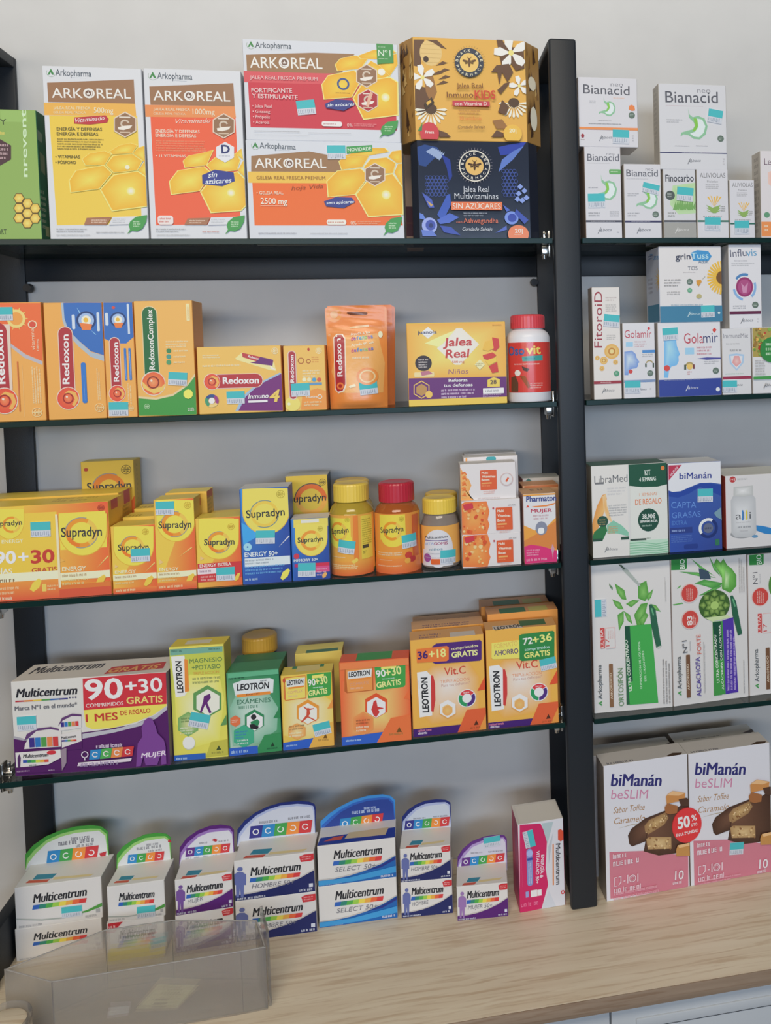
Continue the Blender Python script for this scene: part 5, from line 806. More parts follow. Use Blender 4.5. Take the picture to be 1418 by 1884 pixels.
carton('medicine_box','white cough box with a sunflower and teal foot, stacked on the wide throat box','box',None,(0.8914,0.0380,0.8012),0.0000,(90.2,60.0,104.2),('c8c6c6','a8b0c0','c6c4c0'),
{'F': [('P','d2a840',[899,682,899,840,882,839,892,682]),('P','d2a840',[899,683,899,691,863,835,837,827,876,676]),('P','d2a840',[884,680,819,819,796,806,862,668]),('P','d2a840',[869,673,779,794,759,776,849,657]),('P','d2a840',[855,663,745,761,729,739,840,644]),('P','d2a840',[844,651,718,721,707,696,833,629]),('P','d2a840',[836,637,700,676,694,649,830,614]),('P','d2a840',[831,622,691,628,690,600,830,598]),('P','d2a840',[830,606,691,580,695,552,834,583]),('P','d2a840',[832,591,701,532,711,506,841,568]),('P','d2a840',[837,576,720,488,734,465,851,556]),('P','d2a840',[846,562,747,449,766,430,864,545]),('P','d2a840',[857,551,781,417,804,402,879,538]),('P','d2a840',[871,541,822,393,846,384,895,533]),('P','d2a840',[899,534,886,535,866,379,892,375,899,430]),('P','6a4a28',[899,701,893,700,874,693,856,682,842,667,831,649,824,629,821,608,824,587,831,567,842,549,856,534,874,522,893,515,899,515]),('T','grin',23.9,85.9,45.6,86.5,8.24,'3a3e50',0.012),('P','3f86b8',[458,951,554,988,713,972,761,902,710,837,492,846]),('T','Tuss',46.4,86.8,71.5,87.4,8.27,'a8c8dc',0.015),('T','Adult',56.6,80.7,71.4,81,4.9,'4a6a88',-0.004),('T','TOS',41.4,71.5,55.2,71.7,5.26,'70727c',-0.008),('M',34.6,67.7,61.1,69.8,1,'b0a8a8',2),('M',6.9,48.6,33.6,60.2,3,'8a8a8c',3),('M',10.8,37.3,30.4,43.2,2,'9a9a9c',4),('E','5a6a60',43.6,55.6,4.36,4.14,28),('M',41,53.9,46.2,57.3,2,'b8c4bc',5),('E','5a9a78',43.4,43.9,3.37,3.2,28),('M',41.4,42.6,45.4,45.3,2,'b8c4bc',6),('P','c08a3a',[530,574,595,583,609,554,564,489,535,527]),('P','8a8a6a',[601,573,656,629,662,624]),('E','a8a070',56.5,35.5,3.98,3.21,28),('R','3a7290',0.3,0.3,89.9,22.4,0),('M',16.3,22.4,67.8,25.5,1,'8aa0b0',7),('T','Aboca',41.4,10,56.8,10.1,3.32,'bcd0da',-0.01,0.3),('P','bcd0da',[392,74,429,146,436,146,401,74]),('P','bcd0da',[390,117,445,96,445,91]),('E','bcd0da',85,12.1,1.81,1.71,28)],'L': [('R','3a7290',5.8,1.8,59.1,26,0),('T','Tuss',19.2,90.7,58.8,86.5,7.76,'4a86b8'),('M',13.1,89.8,35.3,97.3,2,'3a5a8a',8),('M',10.7,41.4,31.8,65.4,4,'8a8c98',9),('P','d2a840',[597,685,538,766,597,644]),('P','d2a840',[597,637,466,729,597,606]),('P','d2a840',[597,596,597,615,416,674,594,592]),('P','d2a840',[597,599,597,600,396,608,596,579]),('P','d2a840',[597,581,594,588,407,539,597,565]),('P','d2a840',[597,575,448,475,597,545]),('P','d2a840',[597,547,514,426,597,508]),('P','d2a840',[597,398,597,396,597,397])]},
[('price_sticker','F',58.8,22.6,0.023,19.6,16.7)])
carton('medicine_box','white immune box with a shield emblem, under the tall flu box','box',None,(0.9567,0.0330,0.6991),0.0000,(43.1,50.0,92.1),('c2c2c4','b0aca8','c4c4c6'),
{'F': [('T','ImmuneMix',2.2,78.8,39.1,78.7,6.48,'70707a',-0.004),('M',6.1,69.2,34.4,72.4,1,'9a9a9c',2),('M',11.6,59,30.2,64.1,1,'7a7a7c',3),('P','9ab4cc',[98,561,210,573,326,555,315,440,212,331,112,436]),('P','c8c8cc',[122,537,210,546,301,532,291,450,212,356,137,445]),('F','c88a8a','d0b0ac',21.4,46.2,[179,539,250,537,279,441,207,385,147,445]),('M',4.3,27.4,33.7,30.4,1,'9ab0a4',4),('R','8a2f48',0.3,21.3,42.8,25.4,0),('T','Aboca',13.2,11.9,29.3,11.7,3.45,'63666c',-0.01,0.3),('P','63666c',[110,92,148,167,155,167,119,92]),('P','63666c',[107,137,165,114,165,109])]},
[('price_sticker','F',-0.6,20.0,-0.014,21.5,16.5)])
carton('medicine_box','white box with a berry picture and green disc, cut off by the right edge','box',None,(1.0080,0.0330,0.6991),0.0000,(56.2,50.0,92.5),('c4c4c6','b0aca8','c4c4c6'),
{'F': [('R','9a8a4a',0.9,51.7,55.9,92.2,0),('E','c8a050',21.1,77.2,1.75,1.63,9),('E','7aa048',29.9,78.3,2.93,2.74,9),('E','8a6a34',5.3,70.8,2.58,2.42,9),('E','7aa048',32.1,84.6,3.02,2.82,9),('E','a83c30',19.5,84.9,1.62,1.52,9),('E','8a6a34',22.5,56.4,1.55,1.45,9),('E','a83c30',30.1,61.3,2.96,2.77,9),('E','7aa048',10.6,83,2.89,2.71,9),('E','7aa048',33.5,56.6,1.91,1.79,9),('E','a83c30',35.5,83.4,2.9,2.71,9),('E','7aa048',4.3,77.4,1.66,1.56,9),('E','a83c30',11.5,63.8,3.02,2.83,9),('P','c8a050',[49,630,42,647,25,656,5,653,3,651,3,609,5,606,25,603,42,612]),('P','a83c30',[123,911,119,921,118,922,96,922,91,916,91,906,98,898,109,896,119,901]),('E','8a6a34',39.7,71.9,2.27,2.12,9),('E','7aa048',39.9,75,1.77,1.65,9),('E','c8a050',33.3,64.6,1.73,1.62,9),('E','a83c30',26.7,55,1.89,1.77,9),('E','6a8a3a',29.8,59,2.66,2.49,9),('P','7aa048',[289,898,282,916,272,922,243,922,231,908,231,888,244,874,264,870,282,880]),('E','a83c30',11.6,68.5,2.64,2.48,9),('E','8a6a34',36.7,71.2,2.73,2.55,9),('E','8a6a34',5.6,78.5,2.03,1.91,9),('E','8a6a34',10.8,84,2.66,2.49,9),('E','a83c30',17.5,68.5,2.15,2.02,9),('E','6a8a3a',10.8,74.8,2.77,2.6,9),('E','8a6a34',14.7,80.6,2.72,2.55,9),('E','7aa048',2.8,62.3,2.25,2.11,9),('E','a83c30',31.3,81.6,2.15,2.01,9),('E','7aa048',11.1,55.2,2.27,2.13,9),('E','c8a050',41.3,69.6,2.55,2.38,9),('E','6a8a3a',8.8,59.8,1.48,1.39,9),('E','6a8a3a',40.4,60.3,3.02,2.82,9),('E','a83c30',42.5,67.9,1.53,1.43,9),('E','6a8a3a',20.3,61.7,2.45,2.29,9),('E','c8a050',41.8,77.4,2.25,2.1,9),('E','8a6a34',13.1,55.3,1.92,1.8,9),('E','c8a050',6.9,75.8,2.59,2.43,9),('E','c8a050',33.5,76.5,2.54,2.37,9),('E','8a6a34',13.2,68.9,2.25,2.11,9),('E','8a6a34',6.4,89.7,1.64,1.54,9),('E','c8a050',34.6,60,2.74,2.56,9),('P','c8a050',[136,909,131,922,98,922,93,916,93,902,103,891,118,889,131,896]),('E','a83c30',26.2,70.6,1.73,1.62,9),('E','8a6a34',21.5,55.6,1.55,1.45,9),('E','8a6a34',28.7,69.2,2.91,2.72,9),('E','8a6a34',24.3,71.5,2.5,2.34,9),('E','8a6a34',34.5,57.9,2.34,2.19,9),('E','c8a050',14.2,64.1,1.61,1.51,9),('E','7aa048',30.8,73.9,2.91,2.72,9),('E','a83c30',31.8,65.4,2.06,1.93,9),('E','8a6a34',38.3,82.1,2.48,2.32,9),('E','8a6a34',38.3,89.5,1.59,1.48,9),('E','8a6a34',4,76.2,1.55,1.45,9),('E','c8a050',9.7,68.6,1.57,1.48,9),('E','8a6a34',3.1,68.2,2.31,2.17,9),('E','6a8a3a',2.9,62.5,1.57,1.48,9),('E','7aa048',15.2,73.9,2.41,2.26,9),('E','c8a050',41.9,53.6,1.63,1.52,9),('E','c8a050',16.5,82.6,1.75,1.64,9),('E','2f7a3c',28.5,61.1,17.78,17.75,28),('M',19.4,52.2,38.7,72,3,'b8d0b4',2),('M',3.6,25.6,19.6,48.3,6,'9a9a9c',3),('R','3f8a48',0.3,20,55.9,24.3,0),('T','Aboca',17.5,10.3,33.8,10.1,3.48,'63666c',-0.01,0.3),('P','63666c',[152,75,190,151,198,150,161,75]),('P','63666c',[149,121,208,98,208,93])]},
[])
carton('medicine_box','tall white flu remedy box with a magenta disc on the right second shelf','box',None,(0.9711,0.0355,0.7912),0.0000,(48.3,55.0,116.4),('c8c8cc','b4b2b0','c8c6c4'),
{'F': [('T','Influ',3,99.1,26.9,100.5,9.85,'4a4e62',-0.002),('T','vis',26.9,99.7,42,100.8,9.89,'4a8ab0',-0.002),('M',8.6,92.2,36.9,95.3,1,'7a7c84',2),('M',4.5,85.9,39.9,91.1,2,'95979c',3),('O','4a78a8',23.1,57.5,17.52,14.26,70,140,1.1),('O','7aa0c8',23.1,57.5,17.52,14.26,190,260,1.1),('O','7aa0c8',23.1,57.5,17.52,14.26,310,380,1.1),('E','8a3462',23.1,57.5,12.62,13.73,28),('E','9c4a76',23.1,57.5,9.77,10.68,28),('P','b880a0',[181,629,231,580,283,637,260,494,203,495]),('M',5.4,26.9,25.6,32.5,2,'85878c',4),('E','5a6a60',38.5,32.4,4.7,4.4,28),('M',35.7,30.6,41.3,34.2,2,'b8c4bc',5),('R','5a2440',0.3,19.6,46.9,23.9,0),('T','Aboca',18.3,9.4,34.8,9.4,3.52,'63666c',-0.01,0.3),('P','63666c',[160,66,199,143,207,143,170,66]),('P','63666c',[157,112,217,90,217,85]),('M',41.3,7,43.6,14.7,2,'b0b0b4',6)]},
[])
carton('vitamin_twin_pack','long yellow and orange multivitamin pack marked 90+30 on the third shelf','pack',None,(0.0517,0.0330,0.4815),0.0000,(168.6,50.0,115.1),('dba843','d0a03c','d2b648'),
{'F': [('G',('d6b048','d87438','d0583a','d8a048'),0.3,0.3,168.2,114.8),('R','d8b448',0.3,27.4,108.5,114.8,0),('G',('d09a3e','d06a3a','d0543a','d8a84a'),74.5,98.3,167.9,114.8),('R','d8b448',11.4,62.5,110.2,105.9,0),('P','c8a23e',[423,1132,749,1112,742,959,735,904,721,861,700,822,672,791,640,768,605,755,568,752,532,760,498,778,469,805,444,839,427,880,417,925,416,979]),('P','d8c450',[428,1132,745,1113,737,959,731,913,717,869,696,831,670,799,638,777,604,763,568,761,533,768,501,786,472,813,449,847,432,888,422,933,420,979]),('T','Supradyn',39,92,71.7,92.3,6.12,'3a3a3c',0.02),('O','dc8a34',60.2,93.1,10,7.4,70,280,1),('O','e0b050',60.2,93.1,10,7.4,-80,70,1),('T','Supradyn',39,92,71.7,92.3,6.12,'3a3a3c',0.02),('T','+ ENERGY',42.6,70.9,72.2,70.9,4.09,'e8dcae',0.02),('T','90',39.9,46.5,63.2,46.4,14.33,'dedcd2',0.04),('T','+',65.8,46.2,77,46.3,13.57,'dedcd2',0.03),('T','30',79.3,44.8,105.6,44.6,15.25,'b03e36',0.04),('T','DÍAS',39,34.2,58.3,34,5.74,'e8dcc0',0.03),('T','GRATIS',79.7,33.2,107.5,33.3,5.37,'b0503a',0.02),('R','dfd2b4',0.3,15.2,110.1,34.1,0),('M',25.9,20.4,77.2,29.5,1,'7a6040',2),('G',('c8543c','cc5a3c','d68a44','d68a44'),0.3,0.3,168.2,23.6),('P','d8bc50',[765,132,801,208,872,259,901,225,872,145,805,96]),('R','dcb85c',90.2,9.3,95.1,18.4,1),('M',96.2,9.4,109.6,17.5,2,'e8c090',3),('M',32.7,7.7,67.3,18.7,2,'e6b890',4),('M',32.1,0.8,64.2,6.8,1,'e8c4a8',5),('P','cb8a3e',[1120,1013,1673,1011,1681,166,1107,126]),('G',('d89a44','d0603a','d6643a','d8a048'),111.9,16.7,167.2,70.7),('R','d8c44e',113,58.7,165.4,103.8,0),('P','c8a23e',[1126,1034,1673,1000,1664,796,1653,719,1630,656,1594,599,1549,553,1495,520,1436,502,1374,498,1314,510,1257,537,1207,577,1166,629,1137,689,1120,755,1116,832]),('P','d8c450',[1134,1033,1665,1001,1656,797,1646,728,1623,664,1589,608,1544,562,1492,529,1434,510,1375,507,1316,518,1261,545,1213,585,1173,637,1144,697,1128,763,1124,831]),('O','dc8a34',137.4,78.4,18.11,13.04,60,300,1),('O','e0b050',137.4,78.4,18.11,13.04,-60,60,1),('O','d8742e',137.4,78.4,17.75,13.77,200,260,1),('O','8a8a86',137.4,78.4,19.2,18.12,70,170,1),('O','8a8a86',137.4,78.4,19.2,18.12,250,350,1),('T','Supradyn',114.5,74.7,160.3,73.2,11.17,'3a3a3c',0.022),('O','9a3a30',160.7,107.9,3.83,3.29,0,360,1),('R','9a3a30',160.5,104.8,160.8,111.1,0),('R','9a3a30',157.8,107.4,163.5,108.4,0),('R','9a3a30',158.9,108.8,159.9,109.9,0),('R','9a3a30',161.6,108.6,162.6,109.7,0),('R','9a3a30',158.7,106.1,159.8,107.2,0),('R','9a3a30',161.5,105.9,162.5,107,0),('P','d8a050',[1121,437,1124,499,1179,454]),('P','e8c070',[1536,345,1657,482,1668,471]),('T','ENERGY',113.9,32.8,140.7,32,4.98,'ecdcb0',0.025),('R','e2d0b0',111.5,21.5,167.4,30.5,0),('M',113.7,23.8,153.3,29.3,1,'9a7a50',6),('M',113.4,14.5,144.4,23.8,2,'ecc890',7),('P','d8b44a',[1500,125,1538,215,1608,253,1629,220,1585,137,1527,104]),('P','c8703a',[1098,148,1683,165,1683,97,1095,81]),('R','c2543c',109.7,0.3,168.3,10.6,0),('R','e0c8a8',109.2,12.8,112,102.8,0)],'R': [('R','b04a48',9.4,102.6,33,114.8,1.2)],'T': [('M',96.6,12.7,145.1,49.7,2,'b09038',8)]},
[('price_sticker','F',81.1,94.8,-0.016,22.1,18.3)])
carton('vitamin_twin_pack','long yellow multivitamin pack standing behind the 90+30 pack, only its top and end showing','pack',None,(0.0392,0.0870,0.4815),-0.0000,(182.6,50.0,116.9),('dba843','d0a03c','d2b648'),
{'R': [('R','b04a48',19.4,98.4,43.2,116,1.8),('M',17,73.5,41.7,98.6,5,'b08a3a',2)]},
[])
carton('vitamin_box','yellow multivitamin box against the wall, looking over the 90+30 packs','box',None,(0.1009,0.1290,0.4815),0.0000,(66.0,28.0,153.0),('d0b044','b89a3c','d4bc54'),
{'F': [('O','d07a30',34,114.7,20.72,13.11,0,180,1),('O','8a8a86',34,114.7,21.99,20.73,60,160,1),('T','Supradyn',6.6,113,62.1,113.5,11.39,'3a3a3c',0.022),('O','6a5a2a',56.5,140,6.37,5.48,0,360,1),('R','6a5a2a',56.2,134.9,56.8,145.2,0),('R','6a5a2a',51.8,139.2,61.2,140.8,0),('R','6a5a2a',53.5,141.5,55.2,143.3,0),('R','6a5a2a',58,141.2,59.7,143.1,0),('R','6a5a2a',53.3,137,55,138.8,0),('R','6a5a2a',57.8,136.8,59.5,138.6,0),('E','a84030',6.5,142.4,2.71,2.27,28),('P','c8602e',[657,759,463,813,596,943,657,1045])],'R': [('M',9.7,81.8,15.9,147.9,10,'a08838',2)]},
[])
carton('vitamin_box','small yellow multivitamin box with a teal tag over its name, beside the 90+30 pack','box',None,(0.1634,0.0235,0.4815),0.0000,(51.3,35.0,83.8),('d8a846','c8803a','d4bc54'),
{'F': [('G',('d8a44a','cc5c36','d05e38','dcb04e'),2.3,0.3,51,83.5),('P','d8b44c',[3,229,30,835,230,835,443,822,103,164,3,172]),('P','c8a23e',[33,835,132,835,501,811,491,562,482,501,462,452,432,409,394,374,348,349,297,335,245,332,193,342,145,363,102,395,66,435,41,482,26,533,23,594]),('P','d8c450',[40,835,132,835,494,812,484,563,476,510,457,461,427,418,390,382,345,357,296,343,245,341,195,350,148,371,106,403,72,443,47,490,33,541,29,594]),('O','dc8a34',24.4,57.2,13.2,9.51,60,300,1),('O','e0b050',24.4,57.2,13.2,9.51,-60,60,1),('O','d8742e',24.4,57.2,12.94,10.03,200,260,1),('O','8a8a86',24.4,57.2,14,13.21,70,170,1),('O','8a8a86',24.4,57.2,14,13.21,250,350,1),('T','Supradyn',7.8,53.7,43.1,52.4,7.53,'3a3a3c',0.022),('O','b09030',40.1,75.1,3.9,3.35,0,360,1),('R','b09030',40,71.9,40.3,78.2,0),('R','b09030',37.2,74.5,43,75.6,0),('R','b09030',38.3,75.9,39.3,77.1,0),('R','b09030',41.1,75.8,42.1,76.9,0),('R','b09030',38.2,73.2,39.2,74.3,0),('R','b09030',41,73,42,74.2,0),('P','e0b078',[34,318,36,368,74,343]),('P','e8c070',[376,247,488,365,498,356]),('T','ENERGY',3.2,25.5,27.3,24.8,3.77,'ecdcb0',0.025),('R','e2d0b0',1.1,16.4,51,23.8,0),('M',3.1,18.3,38.7,22.9,1,'9a7a50',2),('M',2.9,11.3,30.8,18.8,2,'ecc890',3),('P','d8b44a',[357,91,391,170,454,204,473,175,434,101,382,72]),('G',('c8543a','c8543a','d07a40','d07a40'),0.4,0.3,51,6.9),('M',3.8,1.7,28.8,6.2,1,'ecc8a0',4)]},
[('price_sticker','F',22.4,54.8,-0.002,22.0,16.4)])
carton('vitamin_box','yellow multivitamin box hidden behind the small tagged one, middle of three in file','box',None,(0.1623,0.0655,0.4815),0.0000,(47.4,35.0,86.7),('d8b048','c8903a','d2b852'),
{'T': [('M',0.3,0.3,40.3,23.5,1,'a89038',2)]},
[])
carton('vitamin_box','yellow multivitamin box at the back of the file of three small ones','box',None,(0.1612,0.1075,0.4815),-0.0000,(43.5,35.0,89.9),('d8b048','c8903a','d2b852'),
{'T': [('M',0.7,0.3,40.9,24.3,1,'a89038',2)]},
[])
carton('vitamin_box','tallest yellow-orange multivitamin box of the front row, teal tag at its top corner','box',None,(0.2121,0.0235,0.4815),-0.0000,(46.8,35.0,113.8),('d8a846','c8a040','d6be58'),
{'F': [('G',('d8a44a','cc5c36','d05e38','dcb04e'),1.8,0.3,46.5,113.5),('P','d8b44c',[3,614,25,1135,144,1135,431,1118,88,234,3,241]),('P','c8a23e',[29,1135,35,1135,465,1110,465,784,450,741,420,691,382,650,337,621,287,604,236,601,185,611,137,634,95,670,61,715,36,768,21,826,18,895]),('P','d8c450',[35,1135,35,1135,465,1110,465,817,463,806,444,750,415,700,378,659,334,630,286,613,236,609,187,619,140,643,100,678,66,723,42,776,28,834,25,894]),('O','dc8a34',23.4,82.3,15.4,11.09,60,300,1),('O','e0b050',23.4,82.3,15.4,11.09,-60,60,1),('O','d8742e',23.4,82.3,15.09,11.7,200,260,1),('O','8a8a86',23.4,82.3,16.32,15.4,70,170,1),('O','8a8a86',23.4,82.3,16.32,15.4,250,350,1),('T','Supradyn',4.5,78.3,42.9,77,8.42,'3a3a3c',0.022),('O','b09030',39.5,105.2,4.35,3.74,0,360,1),('R','b09030',39.3,101.7,39.7,108.8,0),('R','b09030',36.3,104.7,42.8,105.8,0),('R','b09030',37.4,106.2,38.6,107.5,0),('R','b09030',40.6,106,41.7,107.3,0),('R','b09030',37.3,103.2,38.5,104.4,0),('R','b09030',40.4,103,41.6,104.3,0),('P','e0b078',[36,329,39,399,86,357]),('P','e8c070',[266,408,419,525,429,516]),('T','ENERGY',3.2,25.1,25.8,24.5,3.8,'ecdcb0',0.025),('R','e2d0b0',1.2,16.2,46.5,23.4,0),('M',3.1,18.1,36.5,22.5,1,'9a7a50',2),('M',2.9,11,29.1,18.3,2,'ecc890',3),('P','d8b44a',[338,91,369,165,428,196,446,170,409,101,361,74]),('G',('c8543a','c8543a','d07a40','d07a40'),0.3,0.3,46.5,9.9),('M',2.5,2.1,31.9,7,1,'ecc8a0',4)],'R': [('R','c06a3a',29,98.7,34.7,108.7,0),('M',25.5,24.4,26.4,93.9,12,'a8903a',5)]},
[('price_sticker','F',2.4,111.7,-0.02,21.7,16.8)])
carton('vitamin_box','yellow multivitamin box behind the tallest front one, only its top edge and side showing','box',None,(0.2156,0.0675,0.4815),0.0000,(50.9,35.0,114.7),('d8a846','c8a040','d6be58'),
{'R': [('R','b85a3a',0.3,104.6,28.3,114.4,0),('M',0.3,76.8,25.2,108.7,6,'a8903a',2)]},
[])
carton('vitamin_box','small yellow multivitamin box with a red band and a teal tag low down','box',None,(0.2627,0.0235,0.4815),0.0000,(53.3,35.0,87.6),('d8a846','c87a38','d4bc54'),
{'F': [('G',('d8a44a','cc5c36','d05e38','dcb04e'),2.5,0.3,53,87.3),('P','d8b44c',[33,873,149,873,462,854,111,168,4,176]),('P','c8a23e',[37,873,47,873,523,843,512,584,504,520,483,469,452,424,412,387,364,361,312,346,258,344,204,354,153,376,109,408,72,450,45,499,29,552,26,616]),('P','d8c450',[44,873,47,873,515,844,505,584,497,529,477,478,447,433,408,396,362,369,311,355,258,352,206,362,157,384,113,417,78,458,52,507,37,560,33,616]),('O','dc8a34',27.2,56.2,13.27,9.56,60,300,1),('O','e0b050',27.2,56.2,13.27,9.56,-60,60,1),('O','d8742e',27.2,56.2,13.01,10.09,200,260,1),('O','8a8a86',27.2,56.2,14.07,13.28,70,170,1),('O','8a8a86',27.2,56.2,14.07,13.28,250,350,1),('T','Supradyn',9.5,53.6,45.6,52.3,7.66,'3a3a3c',0.022),('O','b09030',42.4,74.9,4.03,3.47,0,360,1),('R','b09030',42.2,71.7,42.6,78.1,0),('R','b09030',39.4,74.4,45.4,75.4,0),('R','b09030',40.5,75.8,41.6,76.9,0),('R','b09030',43.4,75.6,44.5,76.8,0),('R','b09030',40.4,73,41.5,74.2,0),('R','b09030',43.3,72.8,44.4,74,0),('P','e0b078',[43,343,45,401,92,370]),('R','b8383c',1,10.8,53,30.7,0),('R','b8383c',0.4,7.2,29.7,18,0),('T','ENERGY EXTRA',3.4,25.9,40.9,26.1,3.84,'ecd8c8',0.02),('R','d8c4c8',0.7,17.1,26,24.4,0),('M',3.2,18.4,24.1,23.1,1,'8a6a80',2),('M',3.9,7.8,21.6,15.6,2,'e4a8a0',3),('P','d8b44a',[428,84,482,155,512,159,489,79,447,56])]},
[('price_sticker','F',22.7,24.5,-0.015,22.2,17.1)])
carton('vitamin_box','small yellow multivitamin box behind the red-banded one','box',None,(0.2599,0.0675,0.4815),0.0000,(49.7,35.0,82.8),('d8a846','c89a3e','d2b852'),
{'T': [('M',7.1,0.3,43.3,10.8,1,'a89038',2)]},
[])
carton('vitamin_box','tall blue and yellow multivitamin box in the middle of the third shelf','box',None,(0.3194,0.0260,0.4815),0.0000,(59.0,40.0,121.9),('2f5ea6','2f62ae','bfc2c4'),
{'F': [('G',('2f4f9c','2a3f8a','2f4f98','3a86c8'),1.8,0.3,58.7,121.6),('P','3f96d0',[12,790,247,634,25,508]),('P','c8a23e',[37,1216,273,1216,587,1199,587,827,568,776,531,722,483,677,427,645,365,627,301,623,237,635,177,661,124,700,81,750,49,809,30,873,26,947]),('P','cfc25a',[45,1216,273,1216,587,1199,587,871,584,846,560,784,525,729,478,684,424,652,364,634,301,630,239,642,181,668,130,707,88,757,57,815,39,880,34,946]),('O','d8b44a',29.3,88.6,16.76,13.07,0,360,1),('O','5a7a86',29.3,88.6,17.76,16.76,60,180,1),('O','5a7a86',29.3,88.6,17.76,16.76,240,350,1),('T','Supradyn',7.2,84.7,54,85.4,9.47,'2f3438',0.02),('O','a09034',49.7,112.6,5.05,4.34,0,360,1),('R','a09034',49.4,108.7,49.9,116.6,0),('R','a09034',45.9,112,53.5,113.3,0),('R','a09034',47.3,113.8,48.6,115.2,0),('R','a09034',50.9,113.5,52.3,114.9,0),('R','a09034',47.1,110.3,48.5,111.7,0),('R','a09034',50.8,110.1,52.1,111.5,0),('O','8fc0dc',7.4,47.8,4.99,1,0,360,1),('P','e0e6ea',[587,580,444,448,581,594,587,587]),('T','ENERGY 50+',3.3,35.3,43.4,34.9,5.63,'c8d4e0',0.03),('R','c2ccd8',3.2,22.5,58.4,33.5,0),('M',3.8,24.8,41.6,32.2,2,'6a7a8a',2),('M',3.5,11.8,53,24.3,3,'6aa4d0',3),('M',2.9,3.9,21.5,8.5,1,'a8c0dc',4),('P','d8ca5a',[456,53,488,130,557,173,578,142,545,68,484,24])]},
[('price_sticker','F',18.2,68.2,-0.042,23.1,17.1)])
carton('vitamin_box','small blue and yellow memory vitamin box, in front of the dark-sided yellow one','box',None,(0.3736,0.0235,0.4815),0.0000,(46.4,35.0,79.4),('2f5ea6','2a5a9e','c4c4c0'),
{'F': [('G',('2f4f9c','263f86','2f4f98','3a7cc0'),1.9,0.3,46.1,79.1),('R','cdbe58',3.5,68.6,46.1,79.1,0),('R','c8c8c0',12.8,73.9,34.8,78,0),('P','c8a23e',[52,731,455,706,449,527,442,470,425,422,399,381,366,347,326,322,283,309,238,306,193,315,151,335,114,364,84,403,61,447,48,496,46,554]),('P','cfc25a',[58,731,449,706,443,528,436,477,420,430,395,388,362,354,324,330,282,316,238,313,195,322,154,342,118,371,89,409,67,454,54,503,51,554]),('O','d08a38',24.5,50.9,12.99,9.23,60,300,1),('O','d8b44a',24.5,50.9,12.99,9.23,-60,60,1),('T','Supradyn',7.8,49,39.5,49.2,6.4,'2f3438',0.022),('O','a09034',36.2,65.4,3.42,2.95,0,360,1),('R','a09034',36,62.8,36.4,68.1,0),('R','a09034',33.6,65,38.7,65.9,0),('R','a09034',34.5,66.2,35.4,67.2,0),('R','a09034',37,66,37.9,67,0),('R','a09034',34.4,63.9,35.4,64.8,0),('R','a09034',36.9,63.7,37.8,64.7,0),('E','b83a4a',5.8,31.9,3.4,3.55,28),('T','MEMORY 50+',2.3,24.5,32.1,24.6,3.56,'c8d4e0',0.03),('R','b8304a',28.2,15.9,46.1,21.7,0),('R','c04a78',28.1,9.6,46.1,17.3,0),('R','a03060',3,17.8,8,21.7,0),('M',30.1,4.4,44.3,15.3,3,'c8a0b8',2),('P','d8a05a',[365,50,401,92,432,77,407,25,373,14])]},
[('price_sticker','F',7.3,22.9,-0.039,21.6,17.8)])
carton('vitamin_box','yellow multivitamin box with an open dark flap, behind the small blue memory box','box',None,(0.3641,0.0925,0.4815),0.0000,(55.3,45.0,125.7),('c8aa44','2f4258','a8a8a0'),
{'F': [('R','c4a83e',1.1,44.5,55,125.4,0),('O','c8642c',33,93.1,20.81,14.47,0,180,1),('O','d09a44',33,93.1,20.81,14.47,180,360,1),('O','4a4a46',33,93.1,22.08,20.81,50,170,1),('T','Supradyn',4.1,90.1,52.4,90.5,9.73,'332f2c',0.022),('O','6a5a2a',48.6,115.6,4.71,4.05,0,360,1),('R','6a5a2a',48.4,111.9,48.8,119.3,0),('R','6a5a2a',45.1,115,52.1,116.2,0),('R','6a5a2a',46.3,116.6,47.6,117.9,0),('R','6a5a2a',49.7,116.4,51,117.7,0),('R','6a5a2a',46.2,113.4,47.5,114.7,0),('R','6a5a2a',49.6,113.2,50.9,114.5,0)]},
[])
